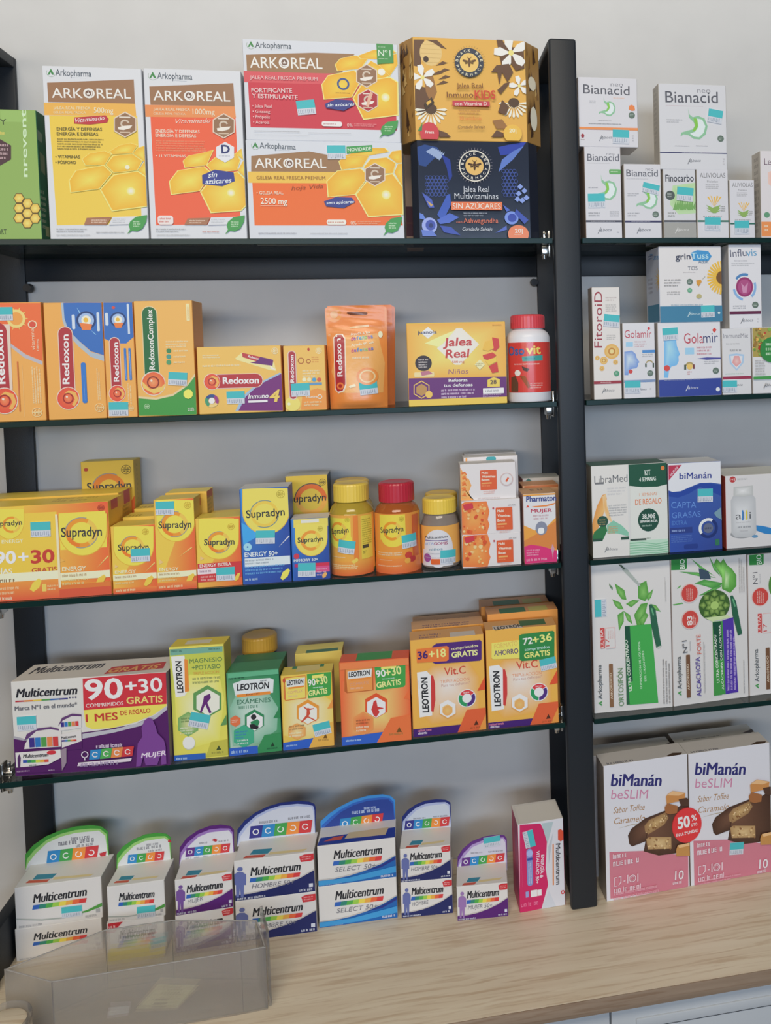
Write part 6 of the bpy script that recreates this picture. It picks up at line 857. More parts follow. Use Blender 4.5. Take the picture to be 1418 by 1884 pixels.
carton('vitamin_gum_box','white box with orange jelly picture, bottom of the stack of three','box',None,(0.6063,0.0305,0.4815),0.0000,(78.7,45.0,43.8),('c8c4c4','a8a09c','c6c4c4'),
{'F': [('F','cf7038','d8964e',16.3,22.9,[3,90,13,424,36,435,343,435,378,302,351,193,373,126,332,3,231,3,3,20]),('P','e0a868',[120,211,135,230,161,220,156,194,136,190]),('P','e2b880',[202,83,212,96,230,90,227,72,213,69]),('P','d98a48',[67,371,87,397,122,384,116,348,88,342]),('P','e2b880',[34,198,42,209,57,203,54,189,43,186]),('P','e0a868',[202,149,215,166,238,157,234,134,216,130]),('P','e2b880',[97,170,105,181,119,176,117,161,105,159]),('P','e2b880',[53,116,62,127,77,122,74,106,62,104]),('P','e2b880',[244,222,256,238,277,230,273,209,256,205]),('P','e2b880',[102,210,116,228,140,219,136,194,117,190]),('P','dca25c',[225,383,245,409,280,396,273,361,246,355]),('P','dca25c',[25,408,45,433,78,420,72,386,46,380]),('P','c04c28',[84,378,105,407,143,392,136,354,106,347]),('P','e2b880',[214,278,235,306,273,292,266,254,236,247]),('P','c04c28',[244,393,266,422,305,407,298,369,268,362]),('P','c85a2c',[267,305,284,327,314,316,309,285,285,280]),('P','d98a48',[43,212,55,228,75,220,71,199,55,195]),('P','c85a2c',[269,383,284,403,310,393,305,366,284,361]),('P','c04c28',[72,189,91,214,124,201,118,167,92,161]),('P','c85a2c',[84,316,95,330,113,323,109,305,95,301]),('P','d98a48',[212,345,231,370,265,357,258,323,232,317]),('P','e2b880',[298,214,308,227,325,220,322,203,308,200]),('P','dca25c',[92,331,103,346,123,338,120,318,104,314]),('P','dca25c',[215,110,229,128,254,119,249,94,230,90]),('P','e2b880',[144,279,162,303,194,291,188,259,163,253]),('P','e2b880',[27,336,47,363,84,349,77,312,49,305]),('P','c04c28',[138,413,155,435,174,435,197,426,190,388,160,381]),('P','dca25c',[199,75,213,93,237,84,233,60,214,55]),('P','e2b880',[246,58,257,73,278,65,274,45,258,41]),('P','c04c28',[36,128,56,154,91,141,84,105,57,99]),('P','d98a48',[209,168,217,179,232,174,229,159,217,156]),('P','e2b880',[132,365,142,379,161,371,157,353,143,349]),('P','c85a2c',[147,322,161,341,187,331,182,305,162,300]),('P','dca25c',[34,167,44,180,62,173,58,155,45,152]),('P','c04c28',[272,339,293,366,330,352,323,315,294,308]),('P','b83440',[29,414,154,432,167,361,49,333]),('R','c4552e',45.8,4.6,67.9,34.5,0.9),('T','Multi',48,28.6,56.7,28.5,3.32,'e8ccbc',0.04),('T','Vitaminas',47.8,22.4,65.2,21.7,3.32,'e8ccbc',0.04),('T','Boom',47.6,16.3,57.9,16,3.33,'e8ccbc',0.04),('R','dc9a5a',47.6,11.4,60.2,13.6,0),('M',47.5,7.2,63.2,10.5,1,'d88a5a',2),('M',50.4,0.3,66.2,4.1,2,'c89a90',3),('E','a83a40',42.6,34.3,1.18,1.33,28),('M',62.5,35.3,74.4,38.3,1,'8a8a8e',4)]},
[])
carton('vitamin_gum_box','white box with orange jelly picture, in the middle of the stack of three','box',None,(0.6067,0.0305,0.5253),0.0000,(78.4,45.0,45.4),('c8c4c4','a8a09c','c6c4c4'),
{'F': [('F','cf7038','d8964e',15.6,22.7,[3,362,5,424,45,444,336,440,372,303,345,193,367,124,327,3,151,3,3,13]),('P','c85a2c',[213,391,223,404,240,398,236,380,223,377]),('P','e0a868',[276,347,296,373,331,360,325,324,297,318]),('P','e0a868',[137,354,154,377,186,365,180,334,155,328]),('P','c04c28',[57,49,78,77,115,63,108,25,79,19]),('P','dca25c',[231,360,247,382,276,371,271,342,248,337]),('P','e2b880',[72,226,84,241,104,233,100,213,84,209]),('P','c04c28',[139,352,156,375,186,363,181,333,157,327]),('P','e0a868',[237,371,247,385,265,378,262,360,248,356]),('P','c85a2c',[275,127,286,142,305,134,301,115,286,112]),('P','c85a2c',[266,84,285,109,319,96,313,63,286,56]),('P','c04c28',[264,285,277,301,299,293,294,271,277,267]),('P','e0a868',[17,336,35,361,68,349,62,316,36,309]),('P','e0a868',[267,399,275,411,290,405,287,390,276,387]),('P','c04c28',[158,233,176,257,208,245,202,213,177,207]),('P','e0a868',[59,100,67,110,82,105,79,90,68,88]),('P','e0a868',[15,63,24,74,38,68,35,54,24,51]),('P','e2b880',[255,100,269,119,294,109,290,84,270,80]),('P','c04c28',[176,254,191,275,219,264,214,237,192,232]),('P','e0a868',[190,322,208,346,240,334,234,302,209,296]),('P','c85a2c',[91,46,109,69,140,57,134,26,110,20]),('P','c85a2c',[75,329,95,355,129,342,123,307,96,301]),('P','dca25c',[50,403,59,414,75,409,72,393,59,390]),('P','e0a868',[219,102,228,114,244,108,241,92,229,89]),('P','e2b880',[9,56,21,72,43,64,39,42,22,38]),('P','c04c28',[18,124,26,135,41,129,39,114,27,111]),('P','d98a48',[147,82,162,102,190,92,184,64,163,59]),('P','dca25c',[204,275,212,286,227,280,224,266,213,263]),('P','dca25c',[16,397,37,425,74,411,67,374,38,367]),('P','d98a48',[143,364,160,386,190,375,185,344,161,339]),('P','c04c28',[237,146,245,156,259,151,256,137,245,135]),('P','e0a868',[291,285,299,296,314,291,311,276,300,273]),('P','c04c28',[246,196,261,216,288,206,283,179,262,174]),('P','e0a868',[268,81,278,93,294,87,291,71,278,68]),('P','e0a868',[68,275,84,296,112,285,107,257,85,252]),('P','b83440',[20,414,147,433,160,361,41,332]),('R','c4552e',45.3,4.5,67.6,34.8,0.9),('T','Multi',47.5,28.8,56.2,28.7,3.38,'e8ccbc',0.04),('T','Vitaminas',47.3,22.5,64.8,21.9,3.38,'e8ccbc',0.04),('T','Boom',47.1,16.2,57.5,16,3.38,'e8ccbc',0.04),('R','dc9a5a',47,11.4,59.7,13.5,0),('M',46.9,7.1,62.8,10.4,1,'d88a5a',2),('M',49.9,0.3,65.8,3.9,2,'c89a90',3),('E','a83a40',42.1,34.5,1.19,1.35,28),('M',62.1,35.8,74.1,38.7,1,'8a8a8e',4)]},
[])
carton('vitamin_gum_box','white box with a smaller orange emblem, on top of the orange jelly box stack','box',None,(0.6048,0.0290,0.5707),0.0000,(74.7,30.0,48.6),('c8c4c4','a8a09c','c6c4c4'),
{'F': [('F','d8904a','e0b070',3.7,17.1,[3,3,3,307,7,443,44,373,59,322,116,285,147,198,111,116,134,30,176,3]),('P','c8662e',[15,375,69,389,93,340,26,332]),('P','e0a060',[23,349,68,363,87,317,25,310]),('P','d07838',[30,323,68,338,81,293,24,288]),('P','c8662e',[38,297,67,313,91,269,24,266]),('P','e0a060',[12,274,66,287,85,246,23,244]),('P','d07838',[20,248,65,262,79,222,22,222]),('P','c8662e',[27,222,65,237,89,198,21,200]),('P','e0a060',[35,196,64,211,83,175,21,178]),('P','d07838',[9,172,63,186,77,152,20,156]),('P','c8662e',[16,146,62,161,86,127,19,134]),('P','e0a060',[24,121,61,135,81,104,19,112]),('P','d07838',[32,95,61,110,75,80,18,91]),('P','c8662e',[6,71,60,85,84,56,17,69]),('P','e0a060',[13,45,59,59,78,33,17,47]),('R','c4552e',26.6,12.9,48.7,39.5,0.9),('T','Multi',28.7,34.4,37.1,34.2,2.88,'e8ccbc',0.04),('T','Vitaminas',28.5,29.8,47.1,29.1,2.88,'e8ccbc',0.04),('T','Boom',28.4,25.2,38.9,25,2.88,'e8ccbc',0.04),('R','dc9a5a',28.3,21.1,41.8,22.8,0),('M',28.2,16.8,45.1,20.1,1,'d88a5a',2),('M',30.5,7,47.3,12.2,2,'c89a90',3),('O','c0a8a4',62,25.8,8.89,7.87,0,360,1),('E','c8c4c4',62,25.8,7.52,7.5,28),('P','c4552e',[598,233,633,283,655,273,623,220]),('M',22.7,0.3,54.8,3.3,1,'b8a8a4',4)]},
[])
carton('vitamin_gum_box','white vitamin box with a teal dot, just behind the orange jelly box stack','box',None,(0.6122,0.0610,0.4815),0.0000,(75.0,30.0,142.4),('c8c4c4','a8a09c','c6c4c4'),
{'F': [('R','3f9298',31.1,136.3,44.8,142.1,2.9),('P','d8904a',[30,1421,37,1421,54,1408,52,1374,28,1375])]},
[])
carton('vitamin_gum_box','white vitamin box at the very back of the orange stack','box',None,(0.6153,0.0950,0.4815),0.0000,(73.2,30.0,142.6),('c8c4c4','a8a09c','c6c4c4'),
{},
[])
carton('vitamin_box',"white, orange and pink women's vitamin box, last on the third shelf before the post",'box',None,(0.6721,0.0330,0.4815),0.0000,(44.7,50.0,94.0),('c6c6c8','a07a70','c49a70'),
{'F': [('P','cf9240',[3,3,3,524,150,447,325,496,444,604,444,3]),('P','c2783c',[3,315,219,417,444,559,444,178,3,242]),('P','c2306a',[3,3,3,235,94,257,231,227,444,154,444,3]),('T','Pharmaton',4.5,83.9,45.5,83.5,7.17,'2c3a78',0.04),('P','c84a3a',[39,762,66,795,87,764]),('P','cf7a3a',[117,774,315,780,444,806,444,805,419,779,315,761,159,760]),('T','MUJER',10.2,69,39.2,68.4,4.79,'a83a50',0.04),('M',13.1,58.2,37,66.2,2,'b08a90',2),('E','7a7f90',24.1,47,7.96,9.26,28),('R','d0d2d6',19.4,39.5,27.9,47.8,3.3),('P','b88a98',[365,183,387,250,413,180,394,112,389,35,380,113]),('M',3.2,9.8,22.7,19.7,3,'dc98b0',3),('M',2.8,2.1,33.8,7.8,1,'dc98b0',4),('R','cf9240',0.3,91.6,44.4,93.7,0)],'T': [('M',14.5,18.7,42.2,44.5,1,'8a6a5a',5)]},
[])
carton('vitamin_box',"orange and white vitamin box behind the women's vitamin box",'box',None,(0.6831,0.0830,0.4815),0.0000,(51.7,40.0,96.3),('c89a70','a8603c','c08a60'),
{'F': [('R','b0683c',2.8,92.2,51.4,96,0),('R','5a4a78',15,95.9,33.1,96,0)]},
[])
carton('vitamin_box','grey and white box at the back corner beside the post on the third shelf','box',None,(0.6915,0.1250,0.4815),0.0000,(56.5,40.0,100.4),('b8b4ac','8a4034','b4b2aa'),
{'F': [('P','3f6a60',[45,967,93,1001,93,1001,148,955]),('R','8a3a34',54.8,14,56.2,42.4,0),('R','c8c6c4',54.5,44,56.2,53.7,0)]},
[])
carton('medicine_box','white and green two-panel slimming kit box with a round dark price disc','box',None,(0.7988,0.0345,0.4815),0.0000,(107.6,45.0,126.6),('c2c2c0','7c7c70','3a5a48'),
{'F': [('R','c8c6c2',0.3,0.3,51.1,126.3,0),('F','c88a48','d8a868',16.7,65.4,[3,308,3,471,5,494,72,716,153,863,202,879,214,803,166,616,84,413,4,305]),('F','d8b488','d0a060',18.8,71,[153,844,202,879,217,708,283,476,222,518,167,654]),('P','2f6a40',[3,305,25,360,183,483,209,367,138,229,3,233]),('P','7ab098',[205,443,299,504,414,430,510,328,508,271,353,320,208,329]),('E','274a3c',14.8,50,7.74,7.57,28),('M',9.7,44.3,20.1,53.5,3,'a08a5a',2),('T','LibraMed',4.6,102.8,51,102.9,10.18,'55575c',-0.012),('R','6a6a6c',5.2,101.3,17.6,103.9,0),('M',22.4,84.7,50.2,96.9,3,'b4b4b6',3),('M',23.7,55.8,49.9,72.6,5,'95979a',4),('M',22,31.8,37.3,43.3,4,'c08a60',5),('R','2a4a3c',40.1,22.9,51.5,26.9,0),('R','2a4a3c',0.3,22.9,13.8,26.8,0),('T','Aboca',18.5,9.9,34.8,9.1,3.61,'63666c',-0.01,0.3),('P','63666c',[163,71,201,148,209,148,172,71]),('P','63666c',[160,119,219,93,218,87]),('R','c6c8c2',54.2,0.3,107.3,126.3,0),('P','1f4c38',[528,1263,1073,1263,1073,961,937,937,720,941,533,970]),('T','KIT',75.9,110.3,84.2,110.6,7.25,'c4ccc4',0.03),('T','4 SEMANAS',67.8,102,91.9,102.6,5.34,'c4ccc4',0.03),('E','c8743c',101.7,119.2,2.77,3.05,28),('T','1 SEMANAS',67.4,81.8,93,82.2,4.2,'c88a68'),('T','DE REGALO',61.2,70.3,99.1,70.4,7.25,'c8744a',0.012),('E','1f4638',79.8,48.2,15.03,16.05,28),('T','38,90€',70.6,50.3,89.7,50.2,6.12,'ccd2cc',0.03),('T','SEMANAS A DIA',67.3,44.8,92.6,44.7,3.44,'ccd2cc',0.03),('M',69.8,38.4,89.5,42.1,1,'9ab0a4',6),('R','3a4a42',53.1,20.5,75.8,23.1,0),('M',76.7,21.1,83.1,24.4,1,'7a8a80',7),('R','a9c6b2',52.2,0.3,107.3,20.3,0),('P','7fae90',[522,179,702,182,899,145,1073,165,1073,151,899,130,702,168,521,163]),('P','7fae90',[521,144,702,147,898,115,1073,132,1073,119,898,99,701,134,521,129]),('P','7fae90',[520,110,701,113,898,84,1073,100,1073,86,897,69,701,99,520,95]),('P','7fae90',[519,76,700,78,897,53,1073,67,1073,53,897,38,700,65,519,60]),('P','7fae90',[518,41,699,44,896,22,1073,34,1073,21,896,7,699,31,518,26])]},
[])
carton('medicine_box','blue and white fat-burner box with a wavy edge and a red corner','box',None,(0.8932,0.0370,0.4815),0.0000,(77.5,50.0,124.6),('33559a','8a8c98','c6c8cc'),
{'F': [('G',('2f4a98','2f4080','3a5a9c','34549c'),0.5,0.3,77.2,124.3),('P','24408e',[3,884,139,840,300,888,462,947,623,938,772,904,772,751,461,899,298,811,137,763,3,789]),('P','c8cacf',[3,1194,4,1243,772,1243,772,922,624,951,462,953,300,898,179,853,59,848,3,873]),('P','a8324a',[8,1221,203,1220,7,1010]),('T','NUEVO',4.4,107.1,15,118.5,2.78,'dcc0c8',0.03),('T','biManán',16.3,102.1,63.3,101.3,8.84,'2f3a80',0.028),('T','CAPTA',3.4,62.5,39.9,60.8,8.45,'5f86c4',-0.004),('T','GRASAS',4.1,48,46.2,47.7,8.09,'5a80c0',-0.004),('T','EXTRA',3.9,38.4,25.9,37.9,5.78,'5078b8',-0.006),('R','2a3a78',0.8,26.4,33.7,34.3,0),('M',3.8,27.7,31.7,32.6,1,'8aa0cc',2),('M',2.6,13.2,34.4,24,4,'5a78b8',3),('O','ccd0d8',57,31.1,14.23,10.17,60,215,1),('O','1f2f66',57,31.1,14.23,10.17,215,420,1),('E','5a6278',57,31.1,7.31,6.98,28),('M',52,28.8,62.1,33,1,'2a3048',4),('P','6a8a9a',[656,519,759,591,772,415,695,459]),('R','2f6a50',66.9,5.7,73.2,14.9,1.3),('R','26397c',21.3,4,41.3,10.2,1.9)]},
[('price_sticker','F',42.4,87.0,-0.021,22.2,18.6)])
carton('medicine_box','white box with a pill bottle picture, cut off by the right edge','box',None,(0.9937,0.0450,0.4815),0.0000,(113.7,70.0,103.3),('c2c0c0','8c3a30','c2c2bc'),
{'F': [('R','a83a3a',6.7,93.5,16.2,102.1,4.3),('T','1+2',7.6,96.3,15.4,96.2,3.11,'dcc0c0',0.02),('M',18.3,95.3,40.4,99.8,1,'a0a0a2',2),('E','8a8c8e',25.7,20.4,18.99,6.83,28),('F','a8aaac','cccdce',23.1,46,[113,739,165,766,401,758,451,691,457,211,390,146,143,153,83,216,81,683]),('F','a8aaa8','d0d0d0',25.8,80.9,[126,871,413,878,417,745,277,726,123,743]),('T','alli',14.8,41,37.8,41.1,10.16,'55585c',-0.004),('R','4a7ab0',24.2,38.9,26.6,53.7,1),('R','c8b84a',29.8,39.6,32,53.4,0.9),('M',15.7,34.9,38.3,38.2,1,'a8a8aa',3),('M',17.7,27.4,39.2,31.7,1,'70747a',4),('M',20.6,22.6,37,25.6,1,'a8a8aa',5),('P','2f76b0',[455,309,558,292,682,255,680,166,577,183,457,234]),('E','5a86a8',43.1,15.3,4.56,2.15,28)]},
[])
carton('vitamin_pack',"wide white, red and purple women's multivitamin pack marked 90+30 on the fourth shelf",'pack',None,(0.1070,0.0349,0.2627),-0.0756,(182.4,55.0,118.0),('c4c2bd','5a4a60','c2beb8'),
{'F': [('P','4c2058',[3,3,3,493,130,453,475,479,998,502,1428,553,1667,640,1809,734,1821,733,1821,3]),('P','a8a8b0',[803,475,1192,508,1488,569,1688,659,1810,754,1816,708,1686,607,1486,524,1190,466,800,413]),('P','9a98a0',[3,509,130,463,341,468,340,447,129,439,3,473]),('P','d6c65a',[832,772,1811,779,1810,754,1648,651,1429,574,1154,521,921,524,846,565]),('P','b8323c',[839,1164,1402,1177,1821,1177,1821,1174,1815,779,832,770]),('T','90',85.2,90.1,130.3,89.4,24.31,'dcd4d0',0.03),('T','+',133.3,95.8,147,96.1,14.49,'dcd4d0',0.03),('T','30',148.9,93.9,177.5,94.9,17.01,'dcd4d0',0.02),('T','COMPRIMIDOS',86.1,80.1,130.3,80.3,4.54,'dcc4c0',0.02),('T','GRATIS',133.9,81.3,176.9,80.7,8.29,'dcc070',0.03),('T','1 MES',85.2,62,122.9,62.2,9.51,'b03a34',0.03),('T','DE REGALO',126.2,67.7,161.8,68.5,5.39,'b03a34',0.015),('T','Multicentrum',5.7,98.2,77.2,97.7,10.63,'26262c',0.035,0.25),('P','a83038',[49,943,150,942,149,926,48,925]),('P','c87a3a',[150,943,251,942,250,925,149,924]),('P','c8b048',[251,942,352,941,351,925,250,924]),('P','4a8a48',[352,942,454,941,453,924,351,923]),('P','2f5a9a',[454,941,555,940,554,924,453,923]),('P','3a3a7a',[555,941,657,940,656,923,554,922]),('E','3a3a5a',68,94.2,0.96,1.03,28),('E','3a3a5a',71.5,94.2,0.96,1.03,28),('E','3a3a5a',74.9,94.1,0.96,1.03,28),('T','Marca Nº1 en el mundo*',3.8,82.3,76.1,82.5,5.32,'5a5a62',0.015),('P','5a3a68',[129,443,162,523,289,585,443,594,565,550,555,535,422,569,278,555,188,479]),('P','c6c2c0',[137,401,188,479,278,555,441,564,565,534,555,338,124,340]),('P','c6c2c0',[563,493,796,533,795,299,562,286]),('P','4c2058',[564,323,799,392,794,293,562,286]),('T','Multicentrum',56,43.1,73.4,44.3,3.3,'26262c',0.03,0.2),('P','5a3a68',[529,598,582,698,699,741,805,723,809,698,698,714,590,666]),('P','c6c2c0',[539,598,590,664,698,712,807,698,801,558,540,536]),('R','3a2f78',18.8,35.5,24.9,47.5,0),('R','3a2f78',56.4,58.3,60.2,64.1,0),('R','3a2f78',56.5,39.9,59.9,42,0),('R','2f6aa8',25.7,35.4,31.8,47.4,0),('R','2f6aa8',60.6,58.4,64.4,64.2,0),('R','2f6aa8',60,39.8,63.3,42,0),('R','4a8a48',32.6,35.3,38.7,47.3,0),('R','4a8a48',64.9,58.5,68.6,64.3,0),('R','4a8a48',63.4,39.8,66.8,41.9,0),('R','c8784a',39.5,35.2,45.6,47.2,0),('R','c8784a',69.1,58.6,72.9,64.4,0),('R','c8784a',66.9,39.7,70.3,41.9,0),('R','b83a3c',46.4,35.1,52.5,47.1,0),('R','b83a3c',73.4,58.7,77.1,64.5,0),('R','b83a3c',70.4,39.7,73.7,41.8,0),('P','c8c4c2',[24,307,548,308,549,204,401,133,209,123,26,121]),('P','8a7a88',[554,303,618,323,609,137,551,38]),('P','4c2058',[26,117,209,117,401,123,548,194,547,35,30,49]),('P','4a2a58',[47,243,68,287,85,240,72,122,45,124]),('T','Multicentrum',11,23.4,40.6,23.2,4.53,'26262c',0.035,0.2),('R','2f4a98',10.8,17.3,15.6,20.8,0),('R','2f7a58',15.8,17.1,20.6,20.6,0),('R','4a9a48',20.7,16.9,25.5,20.4,0),('R','b8c04a',25.7,16.7,30.5,20.2,0),('R','d09a44',30.7,16.6,35.5,20,0),('R','c04a3c',35.7,16.4,40.5,19.9,0),('E','b8323c',44.3,27.9,5.38,2.68,28),('M',17.6,12.1,29.5,15.5,1,'6a6a70',2),('M',3.2,5.6,19.6,9,1,'a890a8',3),('M',39.9,4.4,48.4,7.5,1,'c0b0c0',4),('M',96.7,27.1,140.6,34.6,1,'c8b8cc',5),('O','c8bcc8',83,22.4,4.26,3.1,0,360,1),('R','c8bcc8',82.2,15.1,83.4,18.3,0),('P','2f7ab0',[900,277,1026,279,1001,157,877,154]),('O','d0c8c8',95.1,21.5,3.49,2.33,20,330,1),('P','4a9a50',[1028,279,1155,282,1130,159,1005,156]),('O','d0c8c8',108,21.7,3.5,2.33,20,330,1),('P','cc7c48',[1157,282,1284,285,1258,162,1133,159]),('O','d0c8c8',120.8,22,3.51,2.34,20,330,1),('P','b8383c',[1285,285,1413,287,1388,164,1262,161]),('O','d0c8c8',133.7,22.2,3.52,2.35,20,330,1),('P','c6bcc4',[752,130,1381,140,1365,99,738,86]),('M',76.8,5.4,135.7,13.5,1,'8a7a9a',6),('P','6f3f84',[1514,505,1548,596,1599,634,1647,610,1682,513,1698,429,1772,339,1788,255,1789,34,1729,29,1725,155,1680,33,1543,33,1518,150,1484,31,1428,27,1445,218,1461,321,1520,400]),('T','MUJER',149.2,13.1,178.8,14.6,5.85,'d0c4d4',0.03,0.2)],'T': [('T','Multicentrum',8.9,22.6,94.2,29.6,22.66,'3a3a40',0.02,0.3),('P','b03a3c',[1061,62,1063,291,1699,366,1740,138]),('T','GRATIS',108.4,10,167.6,14.9,13.88,'d8a060',0.03,0.2)]},
[('price_sticker','F',5.7,74.4,0.002,22.1,17.6)])
carton('mineral_box','tall pale yellow-green magnesium box with a teal tag on the fourth shelf','box',None,(0.2315,0.0238,0.2627),-0.0593,(66.0,30.0,145.2),('cfc864','b0a048','cfbc4c'),
{'F': [('G',('c8c056','d0c85a','a8b04a','b0b850'),0.3,0.3,65.7,144.9),('F','ccc85e','d6d8b0',31.2,62,[43,852,232,1091,590,1064,637,743,555,218,253,158,47,472]),('P','6a9a8a',[9,1439,645,1436,642,1356,9,1348]),('M',2.8,137.7,20.4,142.1,1,'3a5a50',2),('M',47.5,137.9,62.3,141.5,1,'3a5a50',3),('P','d0d0cc',[20,1333,179,1339,225,922,161,822,54,813]),('T','LEOTRON',14.7,86.5,13.7,127.6,6.73,'25262a',0.05,0.1),('P','cf8038',[177,1295,216,1281,219,881,167,868]),('T','MAGNESIO',23.8,123.3,63.3,123.5,5.47,'55744a',0.008),('T','+POTASIO',26.4,114.7,61,114.7,5.47,'55744a',0.008),('T','TRIPLE ACCION',27.5,108.3,58.7,108.6,3.37,'c09048',0.01),('M',26.6,95.7,61,105.6,2,'7a8258',4),('P','5a8a50',[441,940,268,850,259,643,424,526,598,616,606,824]),('P','d2d4c4',[447,889,305,815,298,646,433,551,575,625,582,794]),('P','5a2a6a',[395,804,470,830,478,776,432,716,480,585,450,577,405,697,354,585,335,601,380,731]),('F','6a9a58','c0c08a',19,46,[196,618,73,549,66,391,183,302,307,371,313,530]),('M',10.6,47.9,22.6,55.2,2,'4a6a3a',5),('M',9.5,32.8,26,43,3,'d8d8c0',6),('E','b8b8a8',19.1,21.5,7.58,8.46,28),('E','d8d6cc',18.8,22.3,7.38,8.03,28),('P','5a8a50',[657,548,579,408,657,418]),('P','b0aa48',[455,209,657,229,657,27,383,20]),('P','3a4a2a',[514,98,549,159,579,99]),('M',46,4.6,62.9,8.8,1,'6a6a3a',7),('R','2f5aa8',0.3,0.3,38.4,7.4,0),('M',2.9,0.6,17.6,5,1,'a8c0e0',8),('R','d2c45c',0.3,143,65.7,144.9,0)],'T': [('R','c8c4b0',16.2,7.5,46.5,21.2,0)]},
[('price_sticker','F',23.6,61.7,-0.264,24.1,18.6)])
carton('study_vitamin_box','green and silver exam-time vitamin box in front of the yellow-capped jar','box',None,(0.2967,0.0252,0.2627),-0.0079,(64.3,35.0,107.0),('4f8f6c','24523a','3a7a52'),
{'F': [('G',('a8bcae','3f8a5c','2f7a50','2f7a50'),1.7,0.3,64,106.7),('F','7aa890','bccac2',29.3,50.5,[30,621,157,876,475,828,617,562,589,277,363,139,44,120]),('P','c6cccc',[76,928,194,962,527,960,577,934,560,765,103,766]),('T','LEOTRON',12.2,83.5,51.9,83,7.84,'25262a',0.05,0.12),('P','cf8038',[112,783,527,790,531,750,119,746]),('T','Examen',23.6,76.1,39.6,76.4,2.5,'8a4a28',0.02),('T','EXÁMENES',11.5,65.7,52.7,65,5.71,'3f6a54',0.012),('M',13.1,57.7,50.2,64.7,1,'55806a',2),('M',41.2,91.7,51.2,95,1,'55585c',3),('M',4.3,97.4,25.3,102.6,1,'1f4a34',4),('P','2f7a50',[326,574,208,514,202,372,315,288,434,347,440,490]),('P','d4d8d6',[328,534,230,485,226,367,319,298,417,347,422,465]),('E','2a2a2c',31.3,47.6,3.37,3.57,28),('P','2f7a50',[273,418,358,445,387,406,354,338,279,354]),('P','25262a',[258,384,309,387,371,345,353,311,270,329]),('P','c86a44',[93,520,31,489,28,415,87,371,149,402,152,477]),('M',4.9,42.4,13.1,46.8,2,'e8c8b8',5),('P','3f9a78',[191,389,67,327,61,177,180,89,304,151,310,301]),('M',8.5,20.5,24.8,32.1,3,'3a6aa8',6),('M',10.6,13.2,26.2,20.6,2,'d0dcd4',7),('P','2f7a4c',[640,582,553,439,640,433]),('P','35804f',[313,3,435,230,640,238,640,3]),('P','1f3a28',[505,70,532,130,556,71]),('M',45.9,3,60,6.8,1,'1f4a34',8),('R','2f58b0',0.3,0.3,34.9,10.1,0),('M',2.5,1.6,25.7,7.7,1,'a8c0e0',9),('R','5aa07a',2.4,100.6,64,106.7,0)]},
[])
carton('study_vitamin_box','green vitamin box filed behind the exam-time box, only its top showing','box',None,(0.2961,0.0635,0.2627),0.0000,(64.8,35.0,103.3),('3f8a5c','24523a','2f6a48'),
{},
[])
carton('vitamin_box','small pale yellow vitamin box with a tilted teal tag and a jumping figure','box',None,(0.3622,0.0222,0.2627),-0.0017,(63.9,30.0,97.1),('cfb45a','a8803a','cfb850'),
{'F': [('G',('ccac50','cfa848','cfb248','cfb04e'),0.7,0.3,63.6,96.8),('F','d0b860','d8d4bc',29.9,52.8,[29,628,168,704,511,687,636,573,636,453,614,167,316,73,13,197]),('P','c0703a',[41,948,310,953,311,651,53,645,31,672]),('P','d4c060',[53,936,304,943,299,662,59,655]),('P','c8cac8',[69,910,303,925,293,820,71,819]),('T','LEOTRON',7.8,84.3,28.3,85.2,5.63,'25262a',0.05,0.12),('P','cf8038',[95,813,288,824,287,803,94,792]),('T','COMPLEX',8.6,73,26.7,74,3.53,'c0907a'),('M',9.1,68,26.5,71.9,1,'c8a890',2),('P','3f9044',[328,968,625,968,629,964,619,685,600,661,334,650]),('P','d8cc6a',[392,943,539,952,538,910,390,901]),('T','90',34,80.8,43.4,81.5,8.49,'d4d8d0',0.03),('T','+30',43.4,80.8,58.8,83.1,9.59,'dcd48a',0.03),('M',39.8,76.9,53.9,79.5,1,'b8d0c8',3),('T','GRATIS',34.1,67.8,57.7,69.7,6.74,'dcd48a',0.035),('P','cf8a38',[329,637,190,568,183,402,316,305,456,374,462,540]),('P','d4d0c8',[327,590,212,533,207,396,317,316,432,372,437,510]),('P','b84a38',[313,526,342,523,351,450,329,416,427,351,416,343,320,402,244,344,232,354,304,437]),('P','b84a38',[315,494,265,549,276,552,324,514,402,517,401,506,346,496]),('F','cf8f4a','d8c08a',18,23.3,[184,341,76,298,72,190,176,125,284,167,288,275]),('M',8.6,24.8,28.9,32.4,2,'7a5a3a',4),('M',8.3,16,26.8,23.4,2,'e0d0b0',5),('P','d08a44',[636,611,565,491,636,497]),('P','2f58b0',[3,3,3,103,387,128,322,3]),('M',3.8,4,22.3,7.5,1,'a8c0e0',6),('P','d0a04a',[320,3,458,288,636,311,636,3]),('P','6a4a20',[503,110,532,174,555,108]),('M',43.9,6.5,59.9,11.2,1,'8a6a3a',7),('E','b84a30',4.5,91.4,1.7,2.87,28)],'T': [('R','3f7a50',11.5,20.4,51.9,29.7,0),('R','c8b878',17.6,9.7,46.9,28.9,0)]},
[('price_sticker','F',37.3,29.9,0.17,21.2,16.6)])
carton('vitamin_box','pale yellow vitamin box with a green top, filed behind the jumping-figure box','box',None,(0.3707,0.0925,0.2627),0.0000,(62.8,35.0,99.8),('c8b25a','a07a3a','c4b45c'),
{'T': [('R','3f6a50',14.4,0.3,56.9,11.9,0)]},
[])
